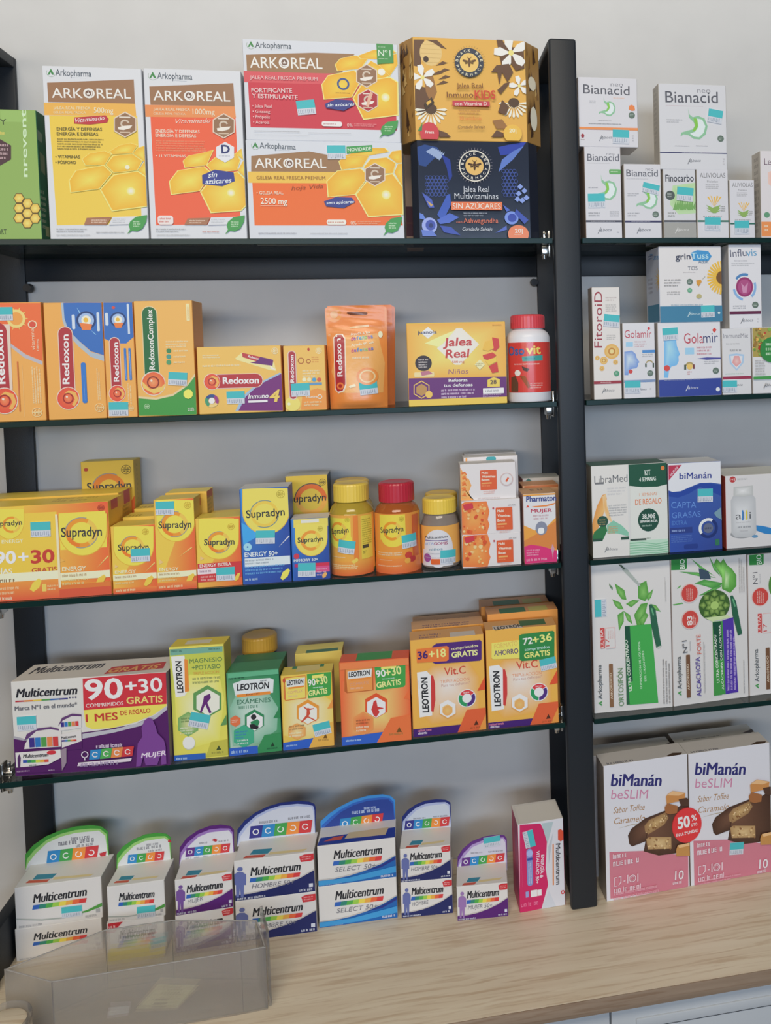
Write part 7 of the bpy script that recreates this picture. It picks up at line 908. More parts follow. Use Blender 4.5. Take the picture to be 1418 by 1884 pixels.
carton('vitamin_box','orange and red vitamin box with a white hexagon and leaping red figure','box',None,(0.4489,0.0162,0.2627),-0.0423,(89.1,30.0,108.9),('d2683c','b8583a','cc5a3c'),
{'F': [('F','d0603a','d8c87a',43.3,42.6,[3,231,19,861,203,882,888,918,888,382,862,21,3,9]),('P','a85a2c',[68,1006,424,1015,428,694,87,685,57,713]),('P','d88a4a',[83,994,416,1004,413,706,95,695]),('P','c8cac8',[105,966,415,985,403,874,109,869]),('T','LEOTRON',11.8,89.4,38.9,90.7,5.96,'25262a',0.05,0.12),('P','cf8038',[140,863,396,878,395,855,139,840]),('T','COMPLEX',12.9,77.4,36.9,78.9,3.73,'c0907a'),('M',13.6,72.1,36.7,76.3,1,'c8a890',2),('P','3f9044',[448,1037,823,1053,846,1030,836,735,811,709,459,694]),('P','d8cc6a',[532,1005,728,1017,726,972,531,961]),('T','90',46.5,86.1,59,87,8.99,'d4d8d0',0.03),('T','+30',59,86.3,79.4,88.9,10.14,'dcd48a',0.03),('M',54.2,82.3,72.9,84.9,1,'b8d0c8',3),('T','GRATIS',46.8,72.3,78.1,74.7,7.13,'dcd48a',0.035),('P','c8502e',[458,661,316,589,310,422,447,326,590,398,596,566]),('P','d6d4d0',[457,608,339,549,334,411,447,332,565,391,570,529]),('P','b83a38',[419,546,455,570,470,478,548,453,539,443,477,437,494,403,447,337,413,373,389,448,409,501]),('F','d08a50','cc5a3a',28.1,27.1,[287,428,157,361,152,205,276,115,406,182,412,338]),('M',19.2,25.8,37.4,33.4,2,'7a4a2c',4),('M',18.9,16.1,37.1,24.7,2,'e8c8b0',5),('P','d8663a',[888,672,809,559,888,536]),('P','2f58b0',[3,3,3,111,537,139,448,3]),('M',5.3,4.1,31,8,1,'a8c0e0',6),('P','cf6a3c',[445,3,633,313,888,339,888,3]),('P','6a4a20',[699,119,737,189,771,117]),('M',60.9,7.1,83.2,12.2,1,'8a6a3a',7),('R','d87848',1.1,99.9,88.8,108.6,0)],'T': [('R','3f8a4c',20.9,3,66.5,29.7,0)]},
[])
carton('vitamin_c_box','orange vitamin C box with a purple 36+18 banner on the fourth shelf','box',None,(0.5430,0.0231,0.2627),0.0101,(97.0,35.0,129.1),('d8a04a','b87a40','cc9a64'),
{'F': [('F','d89c48','d4ccc8',47.9,67.1,[49,752,270,933,762,940,902,721,888,254,665,166,245,139,71,343]),('T','Vit.C',43.2,78.7,71.7,78.6,10.05,'b84838',0.015),('T','TRIPLE ACCIÓN',38,68.5,76.3,68.6,4.1,'c88a68',0.01),('T','Para tus defensas*',39.1,63.2,77.5,64,3.73,'b08a80'),('P','d4d2cf',[79,860,205,869,257,805,258,267,95,257]),('T','LEOTRON',21.8,31.2,20.8,79.1,7.92,'25262a',0.05,0.1),('M',9.5,64.4,10.8,79.3,1,'7a7a7c',2,True),('P','b83a38',[259,805,288,798,309,688,306,466,277,311,247,324]),('P','c8924e',[469,452,357,399,353,270,461,193,573,245,577,376]),('P','d8d6d2',[469,456,363,406,360,284,461,211,567,261,571,384]),('P','dab078',[463,397,396,365,394,288,458,241,526,273,528,351]),('E','d09a58',46.1,31,6.58,6.68,28,'dcae6c'),('E','d8d4d0',72.3,45,12.17,12.3,28),('O','c23a40',72.3,45,11.06,6.27,35,145,1),('O','2f8a58',72.3,45,11.06,6.27,150,265,1),('O','4a2f72',72.3,45,11.06,6.27,270,390,1),('M',68,50.9,77.6,54.8,1,'e0c0c0',3),('P','c84e30',[967,716,863,534,967,543]),('P','c85a36',[586,3,714,292,967,297,967,3]),('P','cf8a40',[967,3,866,3,967,209]),('P','4a2a1c',[805,75,837,143,868,78]),('M',75.3,2.1,91.8,6.3,1,'8a4a28',4),('P','3f2066',[3,3,3,19,6,110,630,105,585,3]),('M',6.3,5.5,29.6,10.4,1,'c87a90',5),('M',7.1,1.9,23.2,6.9,1,'d8c8d8',6),('P','4a2a6c',[287,1190,343,1225,917,1220,939,1199,932,961,909,941,325,953,286,977]),('P','cf7038',[80,1172,477,1181,504,1160,499,999,471,978,83,992]),('T','36',9.4,103.9,22.9,104.4,9.62,'3f2560',0.045),('T','+18',24.1,103.7,46.4,104.3,10.38,'dcd080',0.04),('T','comprimidos',53.3,111.8,89.2,113.3,3.73,'d8cc9a',0.02),('T','GRATIS',53.6,101.8,88.4,102.2,7.08,'dcd48c',0.045)],'T': [('R','c6bcb4',52.8,0.3,86.2,18.1,0),('M',12.5,2.8,44.6,20.7,2,'7a5a6a',7)]},
[])
carton('vitamin_c_box','orange vitamin C box second in the file behind the 36+18 banner box','box',None,(0.5466,0.0695,0.2627),0.0000,(99.1,35.0,127.8),('d0964a','b07844','c4966a'),
{'T': [('M',15.2,0.3,90.3,17.2,2,'6a4a5a',2)]},
[])
carton('vitamin_c_box','orange vitamin C box last in the file behind the 36+18 banner box','box',None,(0.5478,0.1095,0.2627),0.0000,(97.7,35.0,121.4),('d0964a','b07844','c4966a'),
{'T': [('M',16,0.3,88.9,17.3,2,'6a4a5a',2)]},
[])
carton('vitamin_c_box','orange vitamin C box with a green 72+36 panel, beside the front post','box',None,(0.6424,0.0221,0.2627),-0.0225,(96.0,35.0,133.8),('d8a04a','b87a40','cc9a64'),
{'F': [('F','d89c48','d4ccc8',44.8,66.4,[4,741,232,927,736,941,881,721,869,247,640,155,208,121,29,326]),('T','Vit.C',39.9,78.2,69.1,78.4,10.19,'b84838',0.015),('T','TRIPLE ACCIÓN',34.5,67.7,73.9,68.4,4.16,'c88a68',0.01),('T','Para tus defensas*',35.7,62.3,75.1,63.7,3.78,'b08a80'),('P','d4d2cf',[35,851,165,862,219,797,221,251,54,239]),('T','LEOTRON',18,29.7,16.8,78.3,8.15,'25262a',0.05,0.1),('M',5.2,63.2,6.6,78.4,1,'7a7a7c',2,True),('P','b83a38',[220,797,250,791,273,680,270,454,241,297,210,309]),('P','c8924e',[438,442,323,387,319,255,430,179,545,234,549,366]),('P','d8d6d2',[438,446,329,394,326,270,431,198,539,250,543,374]),('P','dab078',[432,386,363,353,361,274,428,228,497,261,499,340]),('E','d09a58',43,29.8,6.75,6.79,28,'dcae6c'),('E','d8d4d0',69.8,44.3,12.47,12.47,28),('O','c23a40',69.8,44.3,11.34,6.42,35,145,1),('O','2f8a58',69.8,44.3,11.34,6.42,150,265,1),('O','4a2f72',69.8,44.3,11.34,6.42,270,390,1),('M',65.4,50.5,75.3,54.2,1,'e0c0c0',3),('P','c84e30',[957,731,842,531,957,542]),('P','c85a36',[566,3,690,283,955,292,957,208,957,3]),('P','cf8a40',[957,3,852,3,957,216]),('P','4a2a1c',[784,65,816,134,849,68]),('M',73.1,1.2,90,5.1,1,'8a4a28',4),('P','3f2066',[3,3,3,88,604,92,565,3]),('M',2.2,3.6,26.2,8.2,1,'c87a90',5),('M',3,0.3,19.5,4.8,1,'d8c8d8',6),('P','d2c862',[78,1165,440,1179,469,1157,463,945,433,929,90,945,72,965]),('T','FORMATO',11.4,108.5,43,110.8,6.02,'c8a85a',0.012),('T','AHORRO',10.8,98.9,43.5,99.9,6.76,'4a3a6c',0.02),('P','2f7a40',[451,1238,488,1253,911,1267,930,1246,920,907,892,890,478,888,447,915]),('T','72',50.3,110.6,63.4,111.7,8.71,'d4d8cc',0.03),('T','+36',63.4,111,89.8,114.1,9.87,'d8d878',0.035),('T','comprimidos',51.9,102.2,85.8,103.5,3.78,'a8c8c0',0.02),('T','GRATIS',51.1,92.2,86.5,94,7.19,'d8d878',0.04)],'T': [('R','c8c0b8',10.4,0.3,50.3,14.6,0),('T','LEOTRON',12.8,-1.1,51.5,4.4,10.97,'25262a',0.04,0.1),('R','3f6a4a',47.8,7.2,83,28.9,0)]},
[('price_sticker','F',71.2,88.1,0.157,22.1,15.8)])
carton('vitamin_c_box','orange vitamin C box second in the file behind the green 72+36 panel box','box',None,(0.6514,0.0695,0.2627),0.0000,(100.0,35.0,139.8),('d0904a','b07844','c08a5c'),
{'T': [('R','3f6a4a',18,0.3,54.8,22.1,0),('R','b0a860',59.4,0.3,86,20.8,0)]},
[])
carton('vitamin_c_box','orange vitamin C box last in the file behind the green 72+36 panel box','box',None,(0.6468,0.1155,0.2627),0.0000,(100.2,35.0,137.0),('d0904a','b07844','c08a5c'),
{'T': [('R','3f6a4a',18.9,0.3,57.3,23,0),('R','b0a860',62,0.3,89.7,21.8,0)]},
[])
carton('herbal_ampoule_box','tall white herbal ampoule box with green leaves and a bright green panel','box',None,(0.8001,0.0454,0.2627),-0.0423,(112.1,60.0,207.9),('c4c2c0','b0a8a4','c0c0be'),
{'F': [('F','4a8a3a','7ab060',41.5,166.4,[331,1806,465,1701,491,1564,423,1578,363,1669]),('F','4a8a3a','7ab060',36.9,149.7,[291,1587,403,1532,449,1432,381,1437,324,1499]),('F','4a8a3a','7ab060',40.7,129.1,[360,1362,448,1413,445,1259,374,1129]),('F','4a8a3a','7ab060',51.2,131.2,[448,1413,534,1349,570,1212,494,1275]),('F','4a8a3a','7ab060',57.2,151.5,[480,1507,578,1558,676,1542,556,1454]),('F','4a8a3a','7ab060',73.3,165.6,[661,1765,779,1815,814,1600,753,1527,657,1572]),('F','4a8a3a','7ab060',82.1,160,[775,1603,875,1693,843,1579,793,1525]),('F','4a8a3a','7ab060',69.5,136.1,[593,1345,694,1493,792,1505,749,1334,647,1129]),('F','4a8a3a','7ab060',89.6,142.7,[831,1483,909,1459,976,1361,868,1403]),('F','4a8a3a','7ab060',72.6,128.3,[650,1264,750,1373,798,1331,706,1163]),('P','9aa29c',[433,1991,472,2027,539,1965,475,1960]),('P','9aa29c',[459,1962,499,1998,558,1937,499,1933]),('P','9aa29c',[486,1934,526,1970,577,1909,524,1906]),('P','9aa29c',[512,1905,552,1941,595,1881,549,1880]),('P','9aa29c',[539,1877,579,1913,614,1853,573,1853]),('P','9aa29c',[566,1848,605,1884,633,1824,598,1827]),('P','9aa29c',[592,1819,632,1855,652,1796,623,1800]),('P','9aa29c',[619,1791,659,1827,671,1768,648,1773]),('P','9aa29c',[645,1762,685,1798,690,1740,672,1747]),('P','4a5a4a',[386,2067,434,2058,481,1997,462,1989]),('P','5a7a5a',[250,1811,301,1750,294,1712,253,1772]),('R','2f5a40',45.7,8.8,50.9,120,0),('P','3f9a4a',[457,1200,834,1202,910,81,501,83]),('P','1f4a38',[457,1197,527,1195,552,419,493,404]),('T','ULTRA CONCENTRADO',53.9,28,49.1,100.5,4.29,'c8d4c4',0.03),('T','ELIMINACION DE LIQUIDOS',68.3,30.1,66.6,96.8,2.75,'b8e0b8',0.015),('T','DEL ORGANISMO',74.8,40.3,71.8,83.3,2.74,'b8e0b8',0.015),('P','2a5a44',[807,1475,841,1483,898,1401,971,876,900,858,834,1173]),('P','5a9a70',[830,1425,853,1428,878,1325,859,1319]),('P','b0b4ac',[912,876,963,888,967,860,919,848]),('R','b84a48',10.8,90.9,17,119.7,0.6),('T','ULTRA',15.9,91.8,14.2,118.1,4.24,'d8c0bc',0.02),('R','c8a8a4',18.1,90.2,32,119.7,1.4),('R','c4c2c0',18.9,91.2,31,118.5,1.2),('T','17',23.3,93.7,22.8,104.4,5.02,'b84a48'),('M',21,103.8,30.9,117,4,'c08a86',2,True),('T','Arkopharma',11.4,20.3,11.1,68.2,5.81,'4f565a',0.014),('P','3f8a48',[110,174,55,150,108,105,109,128,84,144,109,154]),('R','7a5a40',21.9,7.7,27.4,68.5,0.8),('T','ARKOFLUIDO',26.2,19,25.5,55.9,2.72,'c8b8a4',0.02),('T','ORTOSIFÓN',41.7,8,41.2,61.4,7.02,'4f7a4a',-0.004),('M',103.6,150.7,105.8,186.6,2,'9a9a9a',3,True),('M',97.2,6.1,109.6,73.5,3,'8a8a8c',4,True)]},
[('price_sticker','F',4.0,135.5,1.57,24.3,16.4)])
carton('herbal_ampoule_box','tall white ampoule box with an artichoke and aloe picture and a violet panel','box',None,(0.9118,0.0464,0.2627),0.0600,(115.3,60.0,209.0),('c4c2c0','b0a8a4','c0c0be'),
{'F': [('P','2f7a3c',[3,1942,6,2087,242,2087,239,1945,208,1925,3,1937]),('T','BIO',20.8,193.8,20.7,208,7,'c8d8c4',0.02),('F','3f8440','6aae5c',45.4,194.6,[304,2076,416,1988,663,1790,436,1928]),('F','3f8440','6aae5c',40.5,184,[115,1908,393,1873,683,1769,433,1811]),('F','3f8440','6aae5c',54.4,169.4,[348,1721,495,1762,808,1678,638,1616,431,1694]),('F','3f8440','6aae5c',60.1,159.5,[407,1540,639,1635,808,1659,553,1545]),('F','3f8440','6aae5c',65.3,193.3,[576,2087,577,2087,645,1968,747,1782,644,1890]),('F','3f8440','6aae5c',9.5,145.1,[13,1452,157,1467,177,1449,33,1436]),('F','3f8440','6aae5c',11.8,168.9,[79,1669,131,1712,152,1701,110,1676]),('F','4a8a3a','8ac86a',76.9,185.9,[645,1968,689,2043,751,1979,794,2034,855,1930,918,1885,990,1780,987,1622,890,1533,764,1604,768,1761]),('F','6aa858','b8d8a0',83,173.5,[812,1895,895,1808,870,1613,796,1601]),('P','3a4a5a',[415,1930,560,1878,599,1757,432,1772]),('E','3a5a2c',64.4,137.9,23.73,21.98,28),('F','4f6e34','8aa85a',81.2,136.2,[884,1355,812,1414,766,1367,810,1311]),('F','4f6e34','8aa85a',76.5,147.9,[817,1521,726,1518,732,1451,802,1438]),('F','4f6e34','8aa85a',64.7,153.6,[649,1603,593,1540,646,1493,702,1529]),('F','4f6e34','8aa85a',52.8,150.2,[479,1554,490,1469,560,1468,568,1533]),('F','4f6e34','8aa85a',47.7,139.6,[406,1403,477,1345,523,1391,479,1447]),('F','4f6e34','8aa85a',52.3,128,[472,1239,562,1241,556,1308,487,1321]),('F','4f6e34','8aa85a',64,122.2,[639,1155,695,1218,641,1265,586,1229]),('F','4f6e34','8aa85a',76,125.6,[810,1203,799,1289,728,1290,720,1225]),('F','4f6e34','8aa85a',72.6,140.2,[793,1421,705,1451,683,1390,745,1352]),('F','4f6e34','8aa85a',68,145.2,[709,1511,629,1475,661,1414,729,1426]),('F','4f6e34','8aa85a',61.2,145.9,[587,1523,562,1443,629,1417,664,1472]),('F','4f6e34','8aa85a',56.4,141.9,[499,1452,543,1374,606,1398,587,1463]),('F','4f6e34','8aa85a',56.2,135.6,[496,1338,583,1308,605,1368,544,1406]),('F','4f6e34','8aa85a',60.8,130.7,[579,1248,659,1283,627,1345,559,1333]),('F','4f6e34','8aa85a',67.6,129.9,[701,1235,726,1315,659,1341,624,1287]),('F','4f6e34','8aa85a',72.5,133.9,[790,1306,746,1384,682,1360,701,1295]),('E','9ab868',64.4,137.9,6.33,5.89,28),('P','b8c898',[484,1219,841,1221,883,1187,608,1151]),('R','3f8a44',60.8,8.3,73.4,114.7,0),('P','4a3494',[755,1151,926,1183,986,92,787,87]),('P','3f8a44',[608,1137,760,1147,787,87,654,93]),('P','1f4a38',[608,1137,734,1143,761,596,639,591]),('T','ULTRA CONCENTRADO',69.6,26.7,65.7,96.4,3.8,'c8d4c4',0.03),('T','ALCACHOFA CON ALOE VERA',76.1,15.9,72.9,109.5,2.97,'c8d4c4',0.03),('M',80.7,13.5,95.9,110.6,3,'b8a8d8',2,True),('P','2a5a44',[885,1494,921,1500,973,1406,1060,930,995,912,916,1214]),('P','5a9a70',[910,1452,935,1449,967,1337,946,1329]),('E','c8b0ac',26.7,159.2,13.31,13.62,28),('E','b8443e',26.7,159.2,12.06,12.45,28),('E','c8b0ac',26.7,121.8,13.34,13.65,28),('E','b8443e',26.7,121.8,12.08,12.48,28),('M',21.3,149.9,32.3,167.6,4,'d8b8b0',3,True),('T','83',29.9,113.6,29.3,127.3,7.45,'dcc8c4',0.035),('M',30.8,113.4,35.7,127.6,2,'d8b8b0',4,True),('T','Nº1',22,75.7,20.7,93.1,7,'4f5056'),('M',24.9,77.1,27,94.9,1,'9a9a9c',5,True),('T','Arkopharma',12,24.9,11.4,71,6.2,'4f565a',0.014),('P','3f8a48',[115,220,57,198,114,150,114,173,88,191,115,200]),('R','6a4c38',19.4,10.9,25.2,72.1,0.9),('T','ARKOFLUIDO',23.8,22.1,22.9,59.5,2.91,'c8b8a4',0.02),('T','ALCACHOFA',41.4,10.8,40.1,67.3,6.7,'4a3a8a',0.014),('T','FORTE',42.7,71.4,41.6,99.4,6.25,'c05a4c'),('M',45.3,14.5,48.2,94.7,2,'8a8a8c',6,True),('M',101.7,153.1,111.4,205,3,'a0a0a0',7,True),('M',106.4,6.9,108.8,60.1,1,'8a8a8c',8,True)]},
[])
carton('herbal_ampoule_box','white ampoule box cut off by the right edge, right of the artichoke one','box',None,(1.0334,0.0533,0.2627),0.0447,(123.9,60.0,205.2),('c4c2c0','b0a8a4','c0c0be'),
{'F': [('P','2f7a3c',[27,2049,255,2049,252,1909,220,1892,28,1902]),('T','BIO',22,190.6,21.2,204.6,7.27,'c8d8c4',0.02),('T','Nº1',15.5,162.5,15,179.3,7.27,'4f5056'),('M',17.6,162.5,20.4,181.6,1,'9a9a9c',2,True),('E','c8b0ac',19,143,13.81,13.94,28),('E','b8443e',19,143,12.51,12.75,28),('M',13.2,134.1,24.9,152.2,4,'d8b8b0',3,True),('R','b84a48',14.3,90.5,20.7,118.7,0.6),('T','ULTRA',19.4,91,18.1,116.8,4.72,'d8c0bc',0.02),('R','c8a8a4',21.6,88.9,36.4,118.8,1.5),('R','c4c2c0',22.4,90,35.3,117.6,1.3),('T','17',28.5,92.1,27.8,103.8,5.59,'b84a48'),('T','Arkopharma',14.7,19.9,13.8,67.6,6.46,'4f565a',0.014),('P','3f8a48',[142,170,81,147,141,97,141,122,113,140,141,149]),('R','6a4c38',25.9,6.8,32.2,67.9,0.9),('T','ARKOFLUIDO',30.6,17.5,30,56.4,3.04,'c8b8a4',0.02),('E','4a7a3a',47.3,158.1,15.26,20,28)]},
[])
carton('multivitamin_box','plain-footed white multivitamin box at the bottom of the leftmost counter stack','box',None,(0.0344,0.0849,0.0000),0.0097,(102.9,50.0,42.2),('c6c4c2','a8a29c','c6c4c0'),
{'F': [('T','Multicentrum',21.3,24.5,85.4,24.8,8.98,'25262c',0.035,0.25),('P','2f5ca8',[199,177,281,178,296,222,214,222]),('P','2f7a6a',[277,178,360,178,374,222,292,222]),('P','4a9a48',[356,178,438,178,453,223,370,222]),('P','8ab848',[434,178,517,178,532,223,449,223]),('P','d0c050',[513,178,596,179,611,223,527,223]),('P','d89a44',[592,179,675,179,690,224,606,223]),('P','d0603c',[671,179,755,179,769,224,686,224]),('P','c03a3c',[751,179,834,179,849,224,765,224]),('M',4,0.3,42.7,4.2,1,'9a9a9c',2),('M',82.5,0.5,101.1,6,1,'9a9a9c',3),('R','9a9a9c',95.2,5.7,100.3,9.9,0)]},
[])
carton('multivitamin_box','white multivitamin box with a green-edged display flap, leftmost on the counter','box',None,(0.0364,0.0849,0.0422),0.0097,(102.8,50.0,54.6),('c6c4c2','a8a29c','c6c4c0'),
{'F': [('T','Multicentrum',21,31.6,85.2,32,11.44,'25262c',0.035,0.25),('P','2f5ca8',[196,230,278,231,293,288,211,288]),('P','2f7a6a',[274,231,357,231,372,289,289,288]),('P','4a9a48',[352,231,435,231,450,289,367,288]),('P','8ab848',[431,231,514,232,529,289,446,289]),('P','d0c050',[510,232,593,232,608,290,525,289]),('P','d89a44',[589,232,672,233,687,290,604,290]),('P','d0603c',[668,232,752,233,767,291,683,290]),('P','c03a3c',[748,233,831,233,847,291,763,291]),('M',3.4,0.3,42.2,5.4,1,'9a9a9c',2),('M',82,1.6,100.6,7.6,1,'9a9a9c',3),('R','9a9a9c',94.8,7.8,99.9,13,0),('P','9aa09c',[4,147,307,92,566,80,850,125,1025,200,1025,183,849,103,565,62,307,74,3,131]),('P','4a8a3f',[687,99,850,132,1025,201,1025,152,849,103])],'T': [('P','2f7a90',[172,238,428,204,403,104,161,135]),('P','b8503c',[122,127,386,94,366,36,101,77]),('P','c8b888',[426,127,917,84,879,40,424,75])]},
[('price_sticker','F',54.4,21.4,-0.016,24.1,14.2)],
cards=[('display_flap',48.0,[(-6.7,48.0),(-5.7,70.3),(4.1,81.1),(20.0,91.0),(38.9,97.2),(57.8,99.7),(76.6,99.0),(89.1,95.4),(97.2,87.3),(96.9,41.2)],'3f8a38',[('P','8ab86a',[-67,480,-40,636,54,745,208,861,390,924,572,950,753,944,874,925,951,844,969,412]),('P','c4c6c6',[-67,480,-27,581,64,691,214,821,391,884,567,911,742,906,859,902,934,821,969,412]),('M',50.9,79.1,85.2,87.1,1,'6a6a72',2),('M',35.2,73.6,83.9,83.7,1,'6a6a72',3),('M',56.7,69.6,82.7,76,1,'6a6a72',4),('P','2f7ab0',[219,710,378,707,348,530,192,532]),('O','d0d4d8',28.2,62,4.06,2.81,0,360,1),('M',19.2,46.9,31.4,51.8,1,'8a8a90',5),('P','3f8f48',[375,708,534,706,504,528,348,530]),('O','d0d4d8',43.8,61.8,4.08,2.83,40,330,1),('M',34.7,46.7,47,51.6,1,'8a8a90',6),('P','d0803c',[531,706,691,704,661,525,504,528]),('O','d0d4d8',59.4,61.6,4.1,2.84,90,400,1),('M',50.3,46.4,62.7,51.3,1,'8a8a90',7),('P','b8383c',[688,704,849,702,819,523,661,525]),('O','d0d4d8',75.2,61.4,4.13,2.86,200,480,1),('M',66.1,46.2,78.5,51.1,1,'8a8a90',8),('P','a83038',[849,589,943,606,926,545,872,534])])])
carton('multivitamin_box','white multivitamin box with a red corner and yellow foot, behind the plastic bin','box',None,(0.1357,0.0577,0.0000),-0.0011,(69.4,46.0,50.1),('c6c4c2','a8a29c','c6c4c0'),
{'F': [('T','Multicentrum',14.8,27.4,58.1,27.6,10.59,'25262c',0.035,0.25),('P','2f5ca8',[137,194,193,194,204,248,148,248]),('P','2f7a6a',[190,194,246,195,257,248,201,248]),('P','4a9a48',[243,195,299,195,310,248,254,248]),('P','8ab848',[296,195,352,195,363,249,307,248]),('P','d0c050',[350,195,406,195,417,249,360,249]),('P','d89a44',[403,195,459,195,470,249,414,249]),('P','d0603c',[456,195,513,196,524,249,467,249]),('P','c03a3c',[510,196,566,196,577,250,521,249]),('M',2.7,0.3,28.9,4.4,1,'9a9a9c',2),('M',55.8,1.4,68.3,6.1,1,'9a9a9c',3),('R','9a9a9c',64.5,6.8,67.8,11.4,0),('P','b02a34',[19,497,135,498,199,498,116,415,16,419]),('M',2.8,42.2,11.6,47.3,1,'e0b8b8',4),('P','d8c040',[3,3,3,135,4,166,691,157,691,3])]},
[('price_sticker','F',51.2,22.0,0.075,19.5,13.4)])
carton('multivitamin_box','white multivitamin box with a green-edged display flap, second counter stack from the left','box',None,(0.1378,0.0577,0.0501),-0.0011,(69.1,46.0,47.2),('c6c4c2','a8a29c','c6c4c0'),
{'F': [('T','Multicentrum',13.8,27.4,56.6,26,9.58,'25262c',0.035,0.25),('P','2f5ca8',[128,202,183,200,193,249,138,251]),('P','2f7a6a',[180,200,235,198,245,247,190,249]),('P','4a9a48',[232,198,288,197,298,245,243,247]),('P','8ab848',[285,197,340,195,351,243,295,245]),('P','d0c050',[337,195,393,193,403,242,348,243]),('P','d89a44',[390,193,446,191,456,240,401,242]),('P','d0603c',[443,191,499,189,509,238,453,240]),('P','c03a3c',[496,189,552,187,562,236,506,238]),('M',1.8,0.8,27.7,5.5,1,'9a9a9c',2),('M',54.3,0.5,66.7,4.9,1,'9a9a9c',3),('R','9a9a9c',62.9,5.4,66.2,9.6,0),('P','4a8a3f',[403,79,567,111,687,160,685,115,565,77]),('P','9aa09c',[3,95,240,64,443,73,442,60,240,48,3,79])],'T': [('P','2f7a90',[112,195,281,177,263,98,103,114]),('P','b8503c',[78,105,251,89,238,43,63,65]),('P','c8b888',[278,117,602,101,576,65,277,76])]},
[('price_sticker','F',35.0,16.5,-0.016,21.9,15.0)],
cards=[('display_flap',44.0,[(-3.0,37.7),(-1.4,63.2),(6.9,72.9),(19.8,80.4),(34.7,85.3),(49.5,85.7),(61.0,82.8),(66.5,77.2),(66.0,33.8)],'3f8a38',[('P','8ab86a',[-30,377,-4,567,77,664,201,756,345,806,487,810,599,798,651,743,660,338]),('P','c4c6c6',[-30,377,4,513,83,611,204,717,343,767,481,772,589,774,640,719,660,338]),('M',35.3,68.3,58.3,73.7,1,'6a6a72',2),('M',23.6,63.7,58.1,70.7,1,'6a6a72',3),('M',38,59.9,56.9,64.5,1,'6a6a72',4),('P','2f7ab0',[129,606,243,604,222,486,111,489]),('O','d0d4d8',17.5,54.6,2.91,2.02,0,360,1),('M',11.1,44.6,19.8,47.9,1,'8a8a90',5),('P','3f8f48',[241,604,355,602,334,484,222,486]),('O','d0d4d8',28.7,54.4,2.92,2.02,40,330,1),('M',22.2,44.4,31,47.7,1,'8a8a90',6),('P','d0803c',[353,602,468,600,447,482,334,484]),('O','d0d4d8',39.9,54.2,2.93,2.03,90,400,1),('M',33.4,44.2,42.3,47.5,1,'8a8a90',7),('P','b8383c',[465,600,580,597,559,480,447,482]),('O','d0d4d8',51.1,54,2.95,2.04,200,480,1),('M',44.6,44,53.5,47.2,1,'8a8a90',8),('P','a83038',[635,753,668,741,667,704,629,718])])])
carton('multivitamin_box','white and purple multivitamin box under the purple-flapped one, partly behind the clear plastic bin','box',None,(0.2188,0.0563,0.0000),0.0402,(71.6,46.0,49.0),('c6c4c2','a8a29c','c6c4c0'),
{'F': [('P','b0aca8',[3,3,3,87,125,88,268,107,414,146,561,205,710,293,712,3]),('P','4f2068',[3,3,3,71,124,71,268,90,413,130,560,188,709,276,712,3]),('T','Multicentrum',13.3,29.2,57.9,29.5,10.28,'25262c',0.035,0.25),('P','2f5ca8',[123,215,180,215,191,267,133,266]),('P','2f7a6a',[177,215,235,216,245,267,188,267]),('P','4a9a48',[232,216,289,216,300,267,242,267]),('P','8ab848',[286,216,344,216,355,268,297,267]),('P','d0c050',[341,216,399,216,410,268,352,268]),('P','d89a44',[396,216,454,217,465,268,407,268]),('P','d0603c',[451,217,509,217,520,269,462,268]),('P','c03a3c',[506,217,564,217,575,269,517,269]),('T','MUJER',14.1,13.6,32.8,16.9,5.46,'6a6a72',0,0.2),('E','6a4a8a',6.6,38.8,2.51,2.64,28),('P','6a4a8a',[43,358,86,350,116,311,111,186,93,189,83,36,60,40,57,167,43,44,20,48,23,202,5,205,10,330]),('P','b83038',[571,460,616,479,713,480,713,412,670,393,583,392]),('M',59.3,40.8,69.3,46.4,2,'e0a8a8',2),('M',0.9,0.3,27.8,4.8,1,'c0c4d0',3),('M',55.5,1.5,68.4,6.6,1,'c0c4d0',4),('R','c0c4d0',64.5,6.9,67.9,11.5,0)]},
[])
